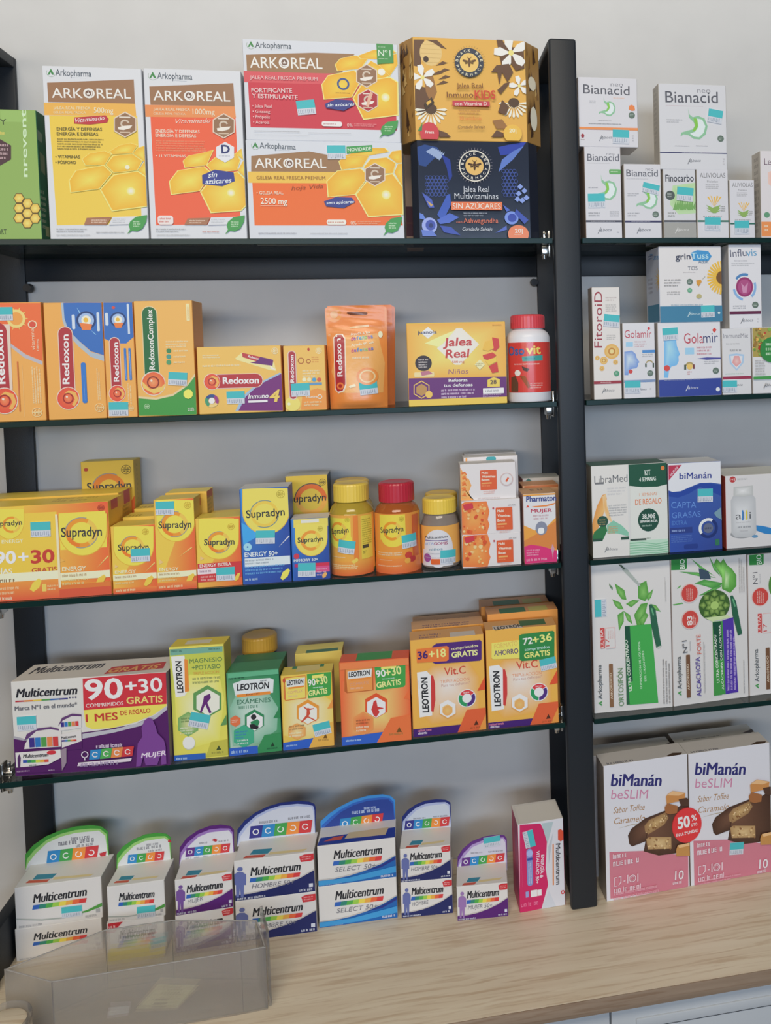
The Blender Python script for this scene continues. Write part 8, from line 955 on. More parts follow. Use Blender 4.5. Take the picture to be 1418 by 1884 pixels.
carton('multivitamin_box','white and purple multivitamin box with a purple-edged display flap, third stack from the left','box',None,(0.2195,0.0563,0.0490),0.0402,(70.0,46.0,47.1),('c6c4c2','a8a29c','c6c4c0'),
{'F': [('P','b0aca8',[3,3,3,91,130,88,274,104,419,138,565,190,697,262,697,3]),('P','4f2068',[3,3,3,75,130,72,273,88,418,122,565,174,697,246,697,3]),('T','Multicentrum',13.8,28.2,58.3,27.5,9.74,'25262c',0.035,0.25),('P','2f5ca8',[128,209,185,208,196,257,139,258]),('P','2f7a6a',[182,208,240,208,250,256,193,257]),('P','4a9a48',[237,208,294,207,305,256,247,256]),('P','8ab848',[291,207,349,206,360,255,302,256]),('P','d0c050',[346,206,404,205,414,254,357,255]),('P','d89a44',[401,205,459,204,469,253,411,254]),('P','d0603c',[456,204,514,203,524,252,466,253]),('P','c03a3c',[511,203,569,202,579,251,521,252]),('T','MUJER',14.6,13.4,33.3,15.7,5.16,'6a6a72',0,0.2),('E','6a4a8a',7.1,37.5,2.5,2.51,28),('P','6a4a8a',[49,346,91,339,121,302,116,183,99,186,89,40,66,45,62,165,49,48,26,52,28,198,11,202,16,320]),('P','b83038',[575,432,619,450,697,449,697,376,674,366,587,368]),('M',59.7,38.1,69.6,43.5,2,'e0a8a8',2),('M',1.5,0.3,28.4,5.1,1,'c0c4d0',3),('M',56,0.8,68.9,5.6,1,'c0c4d0',4),('R','c0c4d0',64.9,5.9,68.4,10.2,0)],'T': [('P','2f7a90',[134,169,309,146,282,51,117,71]),('P','b8503c',[89,62,270,41,257,3,139,3,70,14]),('P','c8b888',[300,73,639,52,609,9,295,24])]},
[],
cards=[('display_flap',44.0,[(-4.0,38.8),(-2.3,64.5),(6.6,75.9),(20.7,84.1),(35.8,88.1),(50.8,87.6),(62.5,83.9),(66.8,77.6),(65.6,36.0)],'4f2068',[('P','8a6aa8',[-40,388,-13,579,73,693,210,793,355,833,500,829,613,810,654,747,656,360]),('P','c4c4ca',[-40,388,-4,525,80,639,213,753,353,794,493,791,603,786,643,724,656,360]),('M',22.2,64.1,37,68.3,1,'6a6a72',2),('M',46.7,62.9,60.6,67.2,1,'6a6a72',3),('P','5a2f78',[59,625,171,621,151,503,41,507]),('O','d0d4d8',10.4,56.5,2.89,2,0,360,1),('M',4,46.3,12.7,49.8,1,'8a8a90',4),('P','2f7ab0',[169,622,282,617,261,499,151,503]),('O','d0d4d8',21.4,56.1,2.9,2.01,40,330,1),('M',15,45.9,23.7,49.4,1,'8a8a90',5),('P','3f8f48',[279,618,393,614,372,495,261,499]),('O','d0d4d8',32.5,55.7,2.91,2.02,90,400,1),('M',26.1,45.5,34.8,49,1,'8a8a90',6),('P','d0803c',[391,614,504,610,484,491,372,495]),('O','d0d4d8',43.6,55.3,2.93,2.03,200,480,1),('M',37.2,45.1,46,48.6,1,'8a8a90',7),('P','b8383c',[502,610,616,606,596,487,484,491]),('O','d0d4d8',54.8,54.9,2.94,2.03,20,340,1),('M',48.4,44.6,57.2,48.2,1,'8a8a90',8),('P','a83038',[382,686,419,703,457,678,435,654])])])
carton('multivitamin_box',"white and navy men's multivitamin box at the bottom, behind the bin's upright edge",'box',None,(0.3090,0.0578,0.0000),-0.0154,(102.9,46.0,55.1),('c6c4c2','a8a29c','c6c4c0'),
{'F': [('P','b0aca8',[3,3,3,101,203,100,410,119,620,160,831,222,1026,307,1026,3]),('P','1f2658',[3,3,3,83,202,81,410,101,619,141,831,203,1026,289,1026,3]),('T','Multicentrum',21.2,31.7,85.6,31.4,11.14,'25262c',0.035,0.25),('P','2f5ca8',[198,233,281,233,295,289,213,289]),('P','2f7a6a',[277,233,359,232,374,289,291,289]),('P','4a9a48',[355,233,438,232,453,288,370,289]),('P','8ab848',[434,232,518,232,532,288,449,288]),('P','d0c050',[513,232,597,231,611,287,528,288]),('P','d89a44',[593,231,676,231,691,287,607,287]),('P','d0603c',[672,231,756,230,771,287,687,287]),('P','c03a3c',[752,230,836,230,851,286,767,287]),('T','HOMBRE 50+',22.5,14.6,76.5,14,5.84,'6a6a72',0,0.2),('E','5a6498',8.7,42.8,3.61,2.88,28),('P','5a6498',[55,395,117,387,161,344,156,208,130,211,119,44,85,49,78,187,60,53,27,57,28,226,3,229,3,235,8,365]),('P','b83038',[842,500,906,521,1026,520,1026,438,986,425,860,425]),('M',87.3,44.2,101.8,50.4,2,'e0a8a8',2),('M',3.7,0.3,42.7,5.7,1,'c0c4d0',3),('M',82.6,1.3,101.3,6.9,1,'c0c4d0',4),('R','c0c4d0',95.4,7.2,100.5,12.2,0)]},
[])
carton('multivitamin_box',"wide white and navy men's 50+ multivitamin box with a navy-edged display flap",'box',None,(0.3090,0.0578,0.0551),-0.0154,(101.8,46.0,54.1),('c6c4c2','a8a29c','c6c4c0'),
{'F': [('P','b0aca8',[3,3,3,99,192,98,399,117,608,158,819,221,1015,308,1015,3]),('P','1f2658',[3,3,3,80,192,79,399,99,608,140,819,202,1015,290,1015,3]),('T','Multicentrum',20.1,31.6,84.4,31.4,11.15,'25262c',0.035,0.25),('P','2f5ca8',[187,232,270,231,284,288,202,288]),('P','2f7a6a',[266,231,348,231,363,287,280,288]),('P','4a9a48',[344,231,427,231,442,287,359,287]),('P','8ab848',[423,231,506,230,521,287,438,287]),('P','d0c050',[502,230,585,230,600,287,517,287]),('P','d89a44',[581,230,665,230,679,286,596,287]),('P','d0603c',[660,230,744,229,759,286,675,286]),('P','c03a3c',[740,229,824,229,838,286,755,286]),('T','HOMBRE 50+',21.5,14.5,75.3,13.9,5.85,'6a6a72',0,0.2),('E','5a6498',7.7,42.7,3.59,2.89,28),('P','5a6498',[3,367,45,394,106,386,151,343,145,206,120,210,108,42,74,47,68,185,50,50,16,55,18,223,3,225]),('P','b83038',[830,500,893,521,1015,521,1015,439,974,425,848,425]),('M',86.1,44.2,100.6,50.3,2,'e0a8a8',2),('M',2.7,0.3,41.5,5.4,1,'c0c4d0',3),('M',81.3,1.2,100,6.7,1,'c0c4d0',4),('R','c0c4d0',94.1,7.1,99.2,12,0)],'T': [('P','2f7a90',[212,213,460,189,415,82,180,104]),('P','b8503c',[140,93,396,70,365,8,110,38]),('P','c8b888',[442,107,924,85,877,37,431,52])]},
[],
cards=[('display_flap',44.0,[(-5.1,47.6),(-3.6,71.2),(5.9,82.2),(20.3,91.7),(36.4,98.2),(54.2,101.8),(77.3,101.5),(91.5,98.9),(98.9,94.6),(100.4,88.8),(98.3,49.2)],'1f2a68',[('P','9aa4c4',[-51,476,-17,657,74,768,214,877,368,943,540,979,762,978,898,952,970,923,985,865,983,492]),('P','b8bcc8',[-51,476,-2,613,87,724,222,844,372,911,538,948,753,947,885,922,954,905,969,846,983,492]),('M',25.1,74.1,62,80.4,1,'6a6a72',2),('M',63.2,75.4,95.1,81.5,1,'6a6a72',3),('P','33337a',[136,737,301,736,272,567,110,568]),('O','d0d4d8',20.2,65.2,4.22,2.92,0,360,1),('M',11,50.9,23.7,55.4,1,'8a8a90',4),('P','2f7ab0',[298,737,464,735,434,565,272,567]),('O','d0d4d8',36.4,65.1,4.24,2.93,40,330,1),('M',27.1,50.8,39.9,55.3,1,'8a8a90',5),('P','3f8f48',[460,736,627,734,597,564,434,565]),('O','d0d4d8',52.7,65,4.26,2.95,90,400,1),('M',43.4,50.6,56.2,55.2,1,'8a8a90',6),('P','d0803c',[623,735,791,733,761,563,597,564]),('O','d0d4d8',69.1,64.9,4.28,2.96,200,480,1),('M',59.7,50.5,72.6,55,1,'8a8a90',7),('P','b8383c',[787,734,955,732,926,561,761,563]),('O','d0d4d8',85.5,64.8,4.3,2.98,20,340,1),('M',76.1,50.3,89.1,54.9,1,'8a8a90',8)])])
carton('multivitamin_box','white and light blue 50+ multivitamin box at the bottom of the blue-flapped stack','box',None,(0.4145,0.0619,0.0000),-0.0135,(103.5,46.0,56.8),('c6c4c2','a8a29c','c6c4c0'),
{'F': [('P','b0aca8',[3,3,3,100,207,100,415,122,625,166,837,233,1032,325,1032,3]),('P','1f5a9e',[3,3,3,81,206,81,414,102,624,146,836,213,1032,305,1032,3]),('T','Multicentrum',21.6,35.8,86.2,35.9,11.77,'25262c',0.035,0.25),('P','2f5ca8',[202,269,285,269,300,328,217,328]),('P','2f7a6a',[281,269,364,269,379,328,296,328]),('P','4a9a48',[360,269,443,269,458,328,375,328]),('P','8ab848',[439,269,523,269,537,329,454,328]),('P','d0c050',[519,269,602,269,617,329,533,329]),('P','d89a44',[598,269,682,269,697,329,613,329]),('P','d0603c',[678,269,762,269,777,329,693,329]),('P','c03a3c',[758,269,842,269,857,329,772,329]),('T','SELECT 50+',23,17.7,77.2,17.4,6.17,'6a6a72',0,0.2),('M',4,0.3,43.1,5.4,1,'c0c4d0',2),('M',83.1,1.3,101.9,7.1,1,'c0c4d0',3),('R','c0c4d0',96,7.6,101.1,12.8,0),('P','3a8ac0',[3,81,413,80,1032,166,1032,77,515,24,3,15]),('P','26307a',[624,146,836,202,1032,294,1032,256,834,168])]},
[])
carton('multivitamin_box','white and light blue 50+ multivitamin box with a royal blue display flap','box',None,(0.4149,0.0619,0.0568),-0.0135,(102.9,46.0,55.2),('c6c4c2','a8a29c','c6c4c0'),
{'F': [('P','b0aca8',[3,3,3,101,199,99,406,120,616,162,827,227,1026,318,1026,3]),('P','1f5a9e',[3,3,3,82,198,80,406,100,615,143,827,207,1026,299,1026,3]),('T','Multicentrum',20.8,35.3,85.3,35.1,11.58,'25262c',0.035,0.25),('P','2f5ca8',[195,266,277,266,292,324,209,325]),('P','2f7a6a',[273,266,356,265,371,324,288,324]),('P','4a9a48',[352,265,435,265,450,323,367,324]),('P','8ab848',[431,265,514,264,529,323,446,323]),('P','d0c050',[510,264,594,264,608,323,525,323]),('P','d89a44',[589,264,673,263,688,322,604,323]),('P','d0603c',[669,263,753,263,767,322,684,322]),('P','c03a3c',[749,263,833,262,847,321,763,322]),('T','SELECT 50+',22.2,17.6,76.2,16.9,6.08,'6a6a72',0,0.2),('M',3.3,0.3,42.3,5.4,1,'c0c4d0',2),('M',82.2,1,100.9,6.6,1,'c0c4d0',3),('R','c0c4d0',95,7.1,100.1,12.2,0),('P','3a8ac0',[3,82,405,78,1026,160,1026,72,507,23,3,17]),('P','26307a',[615,143,826,196,1026,288,1026,250,825,163])],'T': [('P','22368a',[3,52,3,18,773,3,1026,3,1026,245,26,196]),('P','b8503c',[76,99,209,180,333,185,306,97]),('P','b8a888',[349,104,400,244,935,261,895,89])]},
[],
cards=[('display_flap',44.0,[(-0.3,41.0),(-0.1,64.3),(11.8,73.9),(26.7,82.1),(45.2,89.5),(65.5,93.2),(85.8,92.8),(96.8,89.2),(102.5,82.7),(102.0,44.0)],'3a80c0',[('P','2f5aa8',[-3,410,17,587,132,684,275,780,454,855,649,893,844,890,951,868,1006,804,1020,440]),('P','2a3f86',[-3,410,32,542,143,639,283,747,455,822,644,862,833,859,936,849,989,785,1020,440]),('M',59.5,72.7,87.9,78.6,1,'a8b8d8',2),('M',42.8,67.6,86.8,75.4,1,'a8b8d8',3),('P','2f7ab0',[269,648,418,652,392,497,246,494]),('O','d0d4d8',32.9,57.3,3.81,2.64,0,360,1),('M',24.5,44,36.1,48.1,1,'8a8a90',4),('P','3f8f48',[415,652,565,655,539,501,392,497]),('O','d0d4d8',47.5,57.7,3.83,2.65,40,330,1),('M',39.2,44.4,50.7,48.5,1,'8a8a90',5),('P','d0803c',[562,656,712,659,686,504,539,501]),('O','d0d4d8',62.3,58,3.85,2.66,90,400,1),('M',53.8,44.7,65.5,48.8,1,'8a8a90',6),('P','b8383c',[709,660,860,663,834,508,686,504]),('O','d0d4d8',77,58.4,3.86,2.67,200,480,1),('M',68.6,45,80.3,49.2,1,'8a8a90',7)])])
carton('multivitamin_box',"white and navy men's multivitamin box at the bottom of the fifth tall stack",'box',None,(0.5074,0.0564,0.0000),-0.0709,(69.8,46.0,49.6),('c6c4c2','a8a29c','c6c4c0'),
{'F': [('P','b0aca8',[3,3,3,88,135,87,275,106,417,144,559,201,695,282,695,3]),('P','1f2658',[3,3,3,71,135,71,275,89,416,127,558,184,695,266,695,3]),('T','Multicentrum',14.3,31,57.6,30.9,10.08,'25262c',0.035,0.25),('P','2f5ca8',[133,233,189,233,199,285,143,285]),('P','2f7a6a',[186,233,242,233,252,285,196,285]),('P','4a9a48',[239,233,295,233,305,284,249,285]),('P','8ab848',[293,233,349,233,359,284,303,284]),('P','d0c050',[346,233,402,232,412,284,356,284]),('P','d89a44',[399,232,456,232,466,284,409,284]),('P','d0603c',[453,232,509,232,519,284,463,284]),('P','c03a3c',[506,232,562,232,573,284,516,284]),('T','HOMBRE',15.1,15.5,37,16.7,5.3,'6a6a72',0,0.2),('E','5a6498',8.2,38.6,2.44,2.62,28),('P','5a6498',[61,355,102,351,132,314,128,190,111,192,102,39,79,41,75,167,63,43,40,45,41,199,24,200,28,324]),('P','b83038',[567,452,609,471,695,471,695,399,663,385,579,385]),('M',58.8,40.4,68.5,45.2,2,'e0a8a8',2),('M',2.2,0.7,28.6,4.4,1,'c0c4d0',3),('M',55.4,1.7,68,5.6,1,'c0c4d0',4),('R','c0c4d0',64,6.7,67.4,10.9,0)]},
[])
carton('multivitamin_box',"narrow white and navy men's 50+ multivitamin box with a display flap",'box',None,(0.5072,0.0564,0.0496),-0.0709,(68.3,46.0,46.2),('c6c4c2','a8a29c','c6c4c0'),
{'F': [('P','b0aca8',[3,3,3,83,127,83,267,102,408,140,550,196,680,273,680,3]),('P','1f2658',[3,3,3,66,127,67,267,86,407,124,549,180,680,257,680,3]),('T','Multicentrum',13.4,29.8,56.7,30,9.75,'25262c',0.035,0.25),('P','2f5ca8',[125,224,181,224,191,274,135,274]),('P','2f7a6a',[178,224,234,225,244,275,188,274]),('P','4a9a48',[231,225,287,225,297,275,241,275]),('P','8ab848',[284,225,340,225,350,275,294,275]),('P','d0c050',[337,225,393,225,403,276,347,275]),('P','d89a44',[391,225,447,226,457,276,401,275]),('P','d0603c',[444,226,500,226,510,276,454,276]),('P','c03a3c',[497,226,554,226,564,276,507,276]),('T','HOMBRE 50+',14.3,14.9,50.6,14.9,5.11,'6a6a72',0,0.2),('E','5a6498',7.4,37.1,2.43,2.54,28),('P','5a6498',[52,341,94,337,124,302,120,182,103,184,94,36,71,38,67,159,55,40,32,42,33,190,16,192,20,312]),('P','b83038',[557,439,600,458,665,459,680,459,680,387,654,375,569,375]),('M',57.8,39.4,67.5,44,2,'e0a8a8',2),('M',1.5,0.6,27.8,4.1,1,'c0c4d0',3),('M',54.5,1.9,67.1,5.7,1,'c0c4d0',4),('R','c0c4d0',63.1,6.7,66.5,10.8,0)],'T': [('P','2f7a90',[152,173,314,172,277,77,123,77]),('P','b8503c',[96,64,263,66,239,10,71,15]),('P','c8b888',[297,101,614,121,579,75,285,52])]},
[],
cards=[('display_flap',44.0,[(-1.2,38.3),(0.5,65.3),(8.6,74.7),(20.0,81.7),(33.4,86.2),(49.7,87.0),(63.0,84.8),(69.0,80.4),(69.0,36.7)],'1f2a68',[('P','9aa4c4',[-12,383,16,594,94,688,204,773,333,819,490,827,618,821,676,778,690,367]),('P','b4bcc8',[-12,383,25,545,100,639,208,738,332,784,484,792,608,798,664,756,690,367]),('M',16.3,59.9,42.7,63.9,1,'6a6a72',2),('M',43.9,60.4,66.3,64.3,1,'6a6a72',3),('P','33337a',[51,599,177,600,155,472,32,470]),('O','d0d4d8',10.2,53.5,3.22,2.23,0,360,1),('M',3.1,42.9,12.9,46,1,'8a8a90',4),('P','2f7ab0',[174,600,301,602,279,473,155,472]),('O','d0d4d8',22.6,53.7,3.23,2.23,40,330,1),('M',15.5,43,25.3,46.1,1,'8a8a90',5),('P','3f8f48',[298,602,425,604,404,475,279,473]),('O','d0d4d8',35,53.9,3.23,2.24,90,400,1),('M',27.9,43.2,37.7,46.3,1,'8a8a90',6),('P','d0803c',[423,604,550,605,528,476,404,475]),('O','d0d4d8',47.4,54,3.24,2.24,200,480,1),('M',40.3,43.3,50.2,46.4,1,'8a8a90',7),('P','b8383c',[547,606,674,607,653,478,528,476]),('O','d0d4d8',59.9,54.2,3.25,2.25,20,340,1),('M',52.8,43.5,62.7,46.6,1,'8a8a90',8)])])
carton('multivitamin_box',"single white and purple women's 50+ multivitamin box, teal tag on its flap",'box',None,(0.5815,0.0344,0.0000),-0.0708,(69.0,46.0,47.2),('c6c4c2','a8a29c','c6c4c0'),
{'F': [('P','b0aca8',[3,3,3,83,129,83,270,102,413,139,556,195,687,272,687,3]),('P','4f2068',[3,3,3,67,128,67,270,85,412,123,556,179,687,256,687,3]),('T','Multicentrum',13.5,30.1,57.3,30.1,9.89,'25262c',0.035,0.25),('P','2f5ca8',[126,226,182,226,192,276,136,276]),('P','2f7a6a',[180,226,236,226,246,277,190,276]),('P','4a9a48',[233,226,290,226,300,277,243,277]),('P','8ab848',[287,226,344,226,354,277,297,277]),('P','d0c050',[341,226,398,226,408,277,351,277]),('P','d89a44',[395,226,452,226,462,277,405,277]),('P','d0603c',[449,226,506,226,516,277,459,277]),('P','c03a3c',[503,226,560,226,570,277,513,277]),('T','MUJER 50+',14.5,14.9,47.5,15.2,5.19,'6a6a72',0,0.2),('E','8a6aa0',7.4,37.5,2.47,2.57,28),('P','8a6aa0',[52,345,94,341,125,305,121,183,103,185,95,35,72,38,68,160,55,39,32,42,33,192,16,194,20,315]),('P','b83038',[563,442,606,461,687,461,687,388,661,376,576,376]),('M',58.5,39.5,68.3,44.2,2,'e0a8a8',2),('M',1.5,0.4,28.1,4.1,1,'c0c4d0',3),('M',55.2,1.6,67.9,5.4,1,'c0c4d0',4),('R','c0c4d0',63.9,6.5,67.3,10.6,0)],'T': [('P','2f7a90',[165,165,330,162,286,76,129,77]),('P','b8503c',[101,66,271,65,242,14,73,21]),('P','c8b888',[307,97,630,112,593,71,292,53])]},
[],
cards=[('display_flap',44.0,[(0.1,37.6),(1.8,60.9),(9.3,71.7),(21.8,81.1),(40.3,86.7),(58.8,87.5),(68.0,85.9),(71.3,80.7),(70.6,35.5)],'5a2f78',[('P','a08ab8',[1,376,30,550,102,658,223,767,401,824,579,833,668,832,700,780,706,355]),('P','bcbcc8',[1,376,40,501,110,610,227,731,400,789,571,798,658,810,689,759,706,355]),('M',20.3,62.7,43.7,66.5,1,'6a6a72',2),('M',44.8,62.4,67.3,66.3,1,'6a6a72',3),('P','5a2f78',[79,587,200,591,180,471,61,467]),('O','d0d4d8',12.8,52.9,3.1,2.14,0,360,1),('M',6.1,42.7,15.5,45.7,1,'8a8a90',4),('P','2f7ab0',[198,591,320,596,299,476,180,471]),('O','d0d4d8',24.7,53.4,3.1,2.15,40,330,1),('M',18,43.2,27.4,46.2,1,'8a8a90',5),('P','3f8f48',[317,596,439,601,419,481,299,476]),('O','d0d4d8',36.7,53.9,3.11,2.15,90,400,1),('M',29.9,43.7,39.4,46.6,1,'8a8a90',6),('P','d0803c',[437,601,559,606,539,485,419,481]),('O','d0d4d8',48.7,54.3,3.12,2.16,200,480,1),('M',41.9,44.1,51.3,47.1,1,'8a8a90',7),('P','b8383c',[557,606,679,610,659,490,539,485]),('O','d0d4d8',60.7,54.8,3.13,2.16,20,340,1),('M',53.8,44.6,63.4,47.6,1,'8a8a90',8),('S',38.2,85.2,0.088,23.5,14.2)])])
carton('vitamin_box','pink and white upright energy vitamin box beside the front post on the counter','box',None,(0.6613,0.0378,0.0000),0.0375,(63.9,50.0,123.1),('c2c2c8','a03058','c2beb8'),
{'F': [('P','b8265a',[3,3,3,210,32,1227,319,1204,407,996,375,561,403,330,302,8,153,3]),('P','a0b0b4',[335,1202,499,1201,409,904]),('P','aab0b8',[418,861,495,1054,421,615]),('P','b8bcc4',[503,3,313,12,411,246,508,3]),('T','ENERGÍA &',31.9,76.4,29.4,44.1,4.15,'e0c8d4',0.03),('T','VITALIDAD 50+',25.4,83,23.1,37.5,4.12,'e0c8d4',0.03),('R','7a86b8',11.3,35.5,19.4,87.9,4),('E','98a6d0',15.8,81.1,4.5,4.47,28),('R','3a4690',11.9,71.3,19.6,74.6,0),('M',12.8,38.8,18,70.3,2,'c8d0e8',2,True),('M',4.2,36,4.4,100.2,1,'d890b0',3,True),('R','d8d0d4',15.7,19.6,24.6,29,0),('R','d8d0d4',24.9,19.8,30.8,28.4,0),('R','8a90c0',8.6,20.2,12.8,28.5,0),('M',1.7,5.5,32.4,15,1,'d06a90',4),('P','c04a34',[561,1075,599,1084,635,1053,632,930,594,912,558,942]),('T','Multicentrum',52.7,88.9,51.6,31.1,6.22,'2a2a30',0.03),('P','c8783a',[480,888,497,890,483,316,467,315]),('O','b8383c',60.6,19.2,2.72,1.46,0,360,1)],'L': [('R','8a2a58',21.6,20.4,49.7,122.5,0)],'T': [('R','c8c4bc',3.9,0.3,62.2,45,0)]},
[('price_sticker','F',20.4,114.4,-1.39,23.5,14.2)])
carton('diet_bar_box','pink and white toffee bar box with a round red 50% sticker','box',None,(0.8122,0.0288,0.0000),0.0541,(124.3,35.0,192.3),('c6c6cc','6a6058','b8b4b0'),
{'F': [('T','biManán',10.1,162.9,84.1,152.1,17.01,'2f2f68',0.035),('T','beSLIM',10.1,144.5,63.3,137.2,12.8,'b87a96',-0.004),('T','Sabor Toffee',13.1,123.6,58.9,121.8,8.67,'9a7448',-0.004,0.3),('T','Caramelo',13.7,108.3,59,106.1,8.68,'9a7448',-0.004,0.3),('P','9a8a6a',[186,1013,387,1039,589,1035,589,1030,387,1031]),('P','b8707f',[58,702,630,625,1224,444,1215,3,830,3,58,38]),('P','c6c6cc',[389,725,633,753,580,653]),('F','3f2a22','6a4a3a',62.8,96,[333,891,385,980,590,1094,878,1157,1001,1137,1189,1227,1240,1191,1240,653,1028,518,781,530,559,627,603,767,389,725,350,770]),('F','8a6a48','b89a6a',75.1,99.9,[578,988,651,1065,898,1134,941,1048,873,960,636,860,586,908]),('F','a08058','c4aa7c',78.5,70.7,[600,798,645,820,972,765,972,597,621,646]),('P','d0b890',[809,666,828,681,845,658,827,646]),('P','d0b890',[852,1021,863,1030,874,1015,863,1008]),('P','8a6440',[912,743,926,754,940,736,926,727]),('P','8a6440',[702,1043,713,1052,724,1038,713,1031]),('P','7a5434',[736,762,755,777,773,754,754,741]),('P','7a5434',[629,934,639,941,648,928,638,923]),('P','8a6440',[639,804,658,820,677,796,657,783]),('P','8a6440',[830,991,841,999,851,985,840,979]),('P','8a6440',[696,653,711,665,725,646,710,636]),('P','7a5434',[635,916,645,925,656,911,645,904]),('P','8a6440',[706,740,716,748,726,735,716,729]),('P','d0b890',[656,1003,674,1017,692,995,674,982]),('P','c8ac7c',[809,672,818,679,827,667,818,661]),('P','7a5434',[845,1053,857,1063,869,1047,856,1040]),('P','d0b890',[766,758,777,767,788,752,777,745]),('P','7a5434',[887,1084,901,1095,913,1078,900,1069]),('P','d0b890',[730,704,739,711,747,699,739,695]),('P','d0b890',[800,1024,820,1040,839,1015,819,1001]),('P','c8ac7c',[853,631,873,647,893,623,872,609]),('P','7a5434',[743,966,755,975,766,961,754,954]),('P','c8ac7c',[631,695,649,710,667,687,648,675]),('P','c8ac7c',[588,901,598,908,607,896,597,890]),('P','c8ac7c',[780,728,791,736,800,722,790,716]),('P','c8ac7c',[879,1059,892,1068,903,1053,891,1045]),('P','c8ac7c',[701,676,718,689,733,669,717,658]),('P','7a5434',[908,1113,917,1120,925,1108,916,1103]),('P','c8ac7c',[610,700,623,710,635,694,622,686]),('P','d0b890',[728,1014,737,1021,746,1010,737,1004]),('P','8a6440',[880,715,891,724,902,710,891,703]),('P','7a5434',[784,993,794,1001,803,988,793,982]),('P','8a6440',[730,781,743,792,756,775,743,766]),('P','7a5434',[716,948,735,962,753,940,734,927]),('P','c8ac7c',[933,654,945,663,957,648,945,640]),('P','7a5434',[673,996,683,1004,693,991,683,985]),('P','7a5434',[887,685,897,693,908,679,897,673]),('P','c8ac7c',[860,1095,874,1107,888,1089,873,1079]),('P','d0b890',[621,690,633,700,646,684,633,676]),('P','c8ac7c',[821,1060,838,1074,854,1053,837,1041]),('P','c8ac7c',[882,725,903,741,923,716,902,702]),('P','d0b890',[892,1087,903,1095,913,1081,903,1075]),('P','c8ac7c',[763,669,776,679,788,663,775,656]),('P','c8ac7c',[722,970,739,983,754,963,738,952]),('P','7a5434',[715,697,733,710,749,689,732,677]),('P','7a5434',[682,953,701,968,720,945,701,932]),('P','8a6440',[935,613,950,625,964,606,949,597]),('P','c8ac7c',[634,991,653,1006,671,983,652,970]),('P','b8804a',[903,1370,1007,1433,1192,1375,1179,1268,1045,1269,911,1260]),('P','d0a87a',[914,1388,1007,1433,1196,1375,1088,1352]),('P','94603a',[879,1216,921,1269,1074,1205,1062,1108,959,1104,887,1136]),('P','4a342a',[1087,1302,1211,1303,1240,1276,1240,1179,1126,1197]),('P','b08048',[1034,576,1062,641,1240,649,1240,461,1038,486]),('P','d0a878',[1062,641,1240,649,1240,608,1082,598]),('M',10.2,58.2,39.6,68.5,1,'e0c4cc',2),('M',10.3,46.8,53.5,59.7,1,'e0c4cc',3),('P','dcb8c2',[109,342,153,342,153,330,121,328,118,223,150,221,150,209,106,213]),('P','dcb8c2',[177,345,219,346,217,254,174,213,174,228,203,266,205,333,177,330]),('P','dcb8c2',[248,278,276,277,276,261,247,262]),('O','dcb8c2',37.9,28.4,5.32,4.09,0,360,1),('O','dcb8c2',37.9,28.4,3.07,2.45,0,360,1),('P','dcb8c2',[302,347,318,348,315,227,299,226]),('P','dcb8c2',[451,340,467,341,465,230,448,228]),('M',10.6,8.7,56.3,20.9,1,'dcb8c2',4),('M',10.4,0.3,78.9,14.3,2,'cf98a6',5),('T','10',100.4,15.3,113.6,14.4,12.53,'e0ccd2',0.02),('M',97.4,7,116.8,13.9,1,'e0c4cc',6)],'T': [('M',6.7,0.3,53.6,9,1,'4a4a58',7),('P','4a3a30',[960,3,937,29,1052,85,1186,58,1144,3])]},
[],gloss=1)
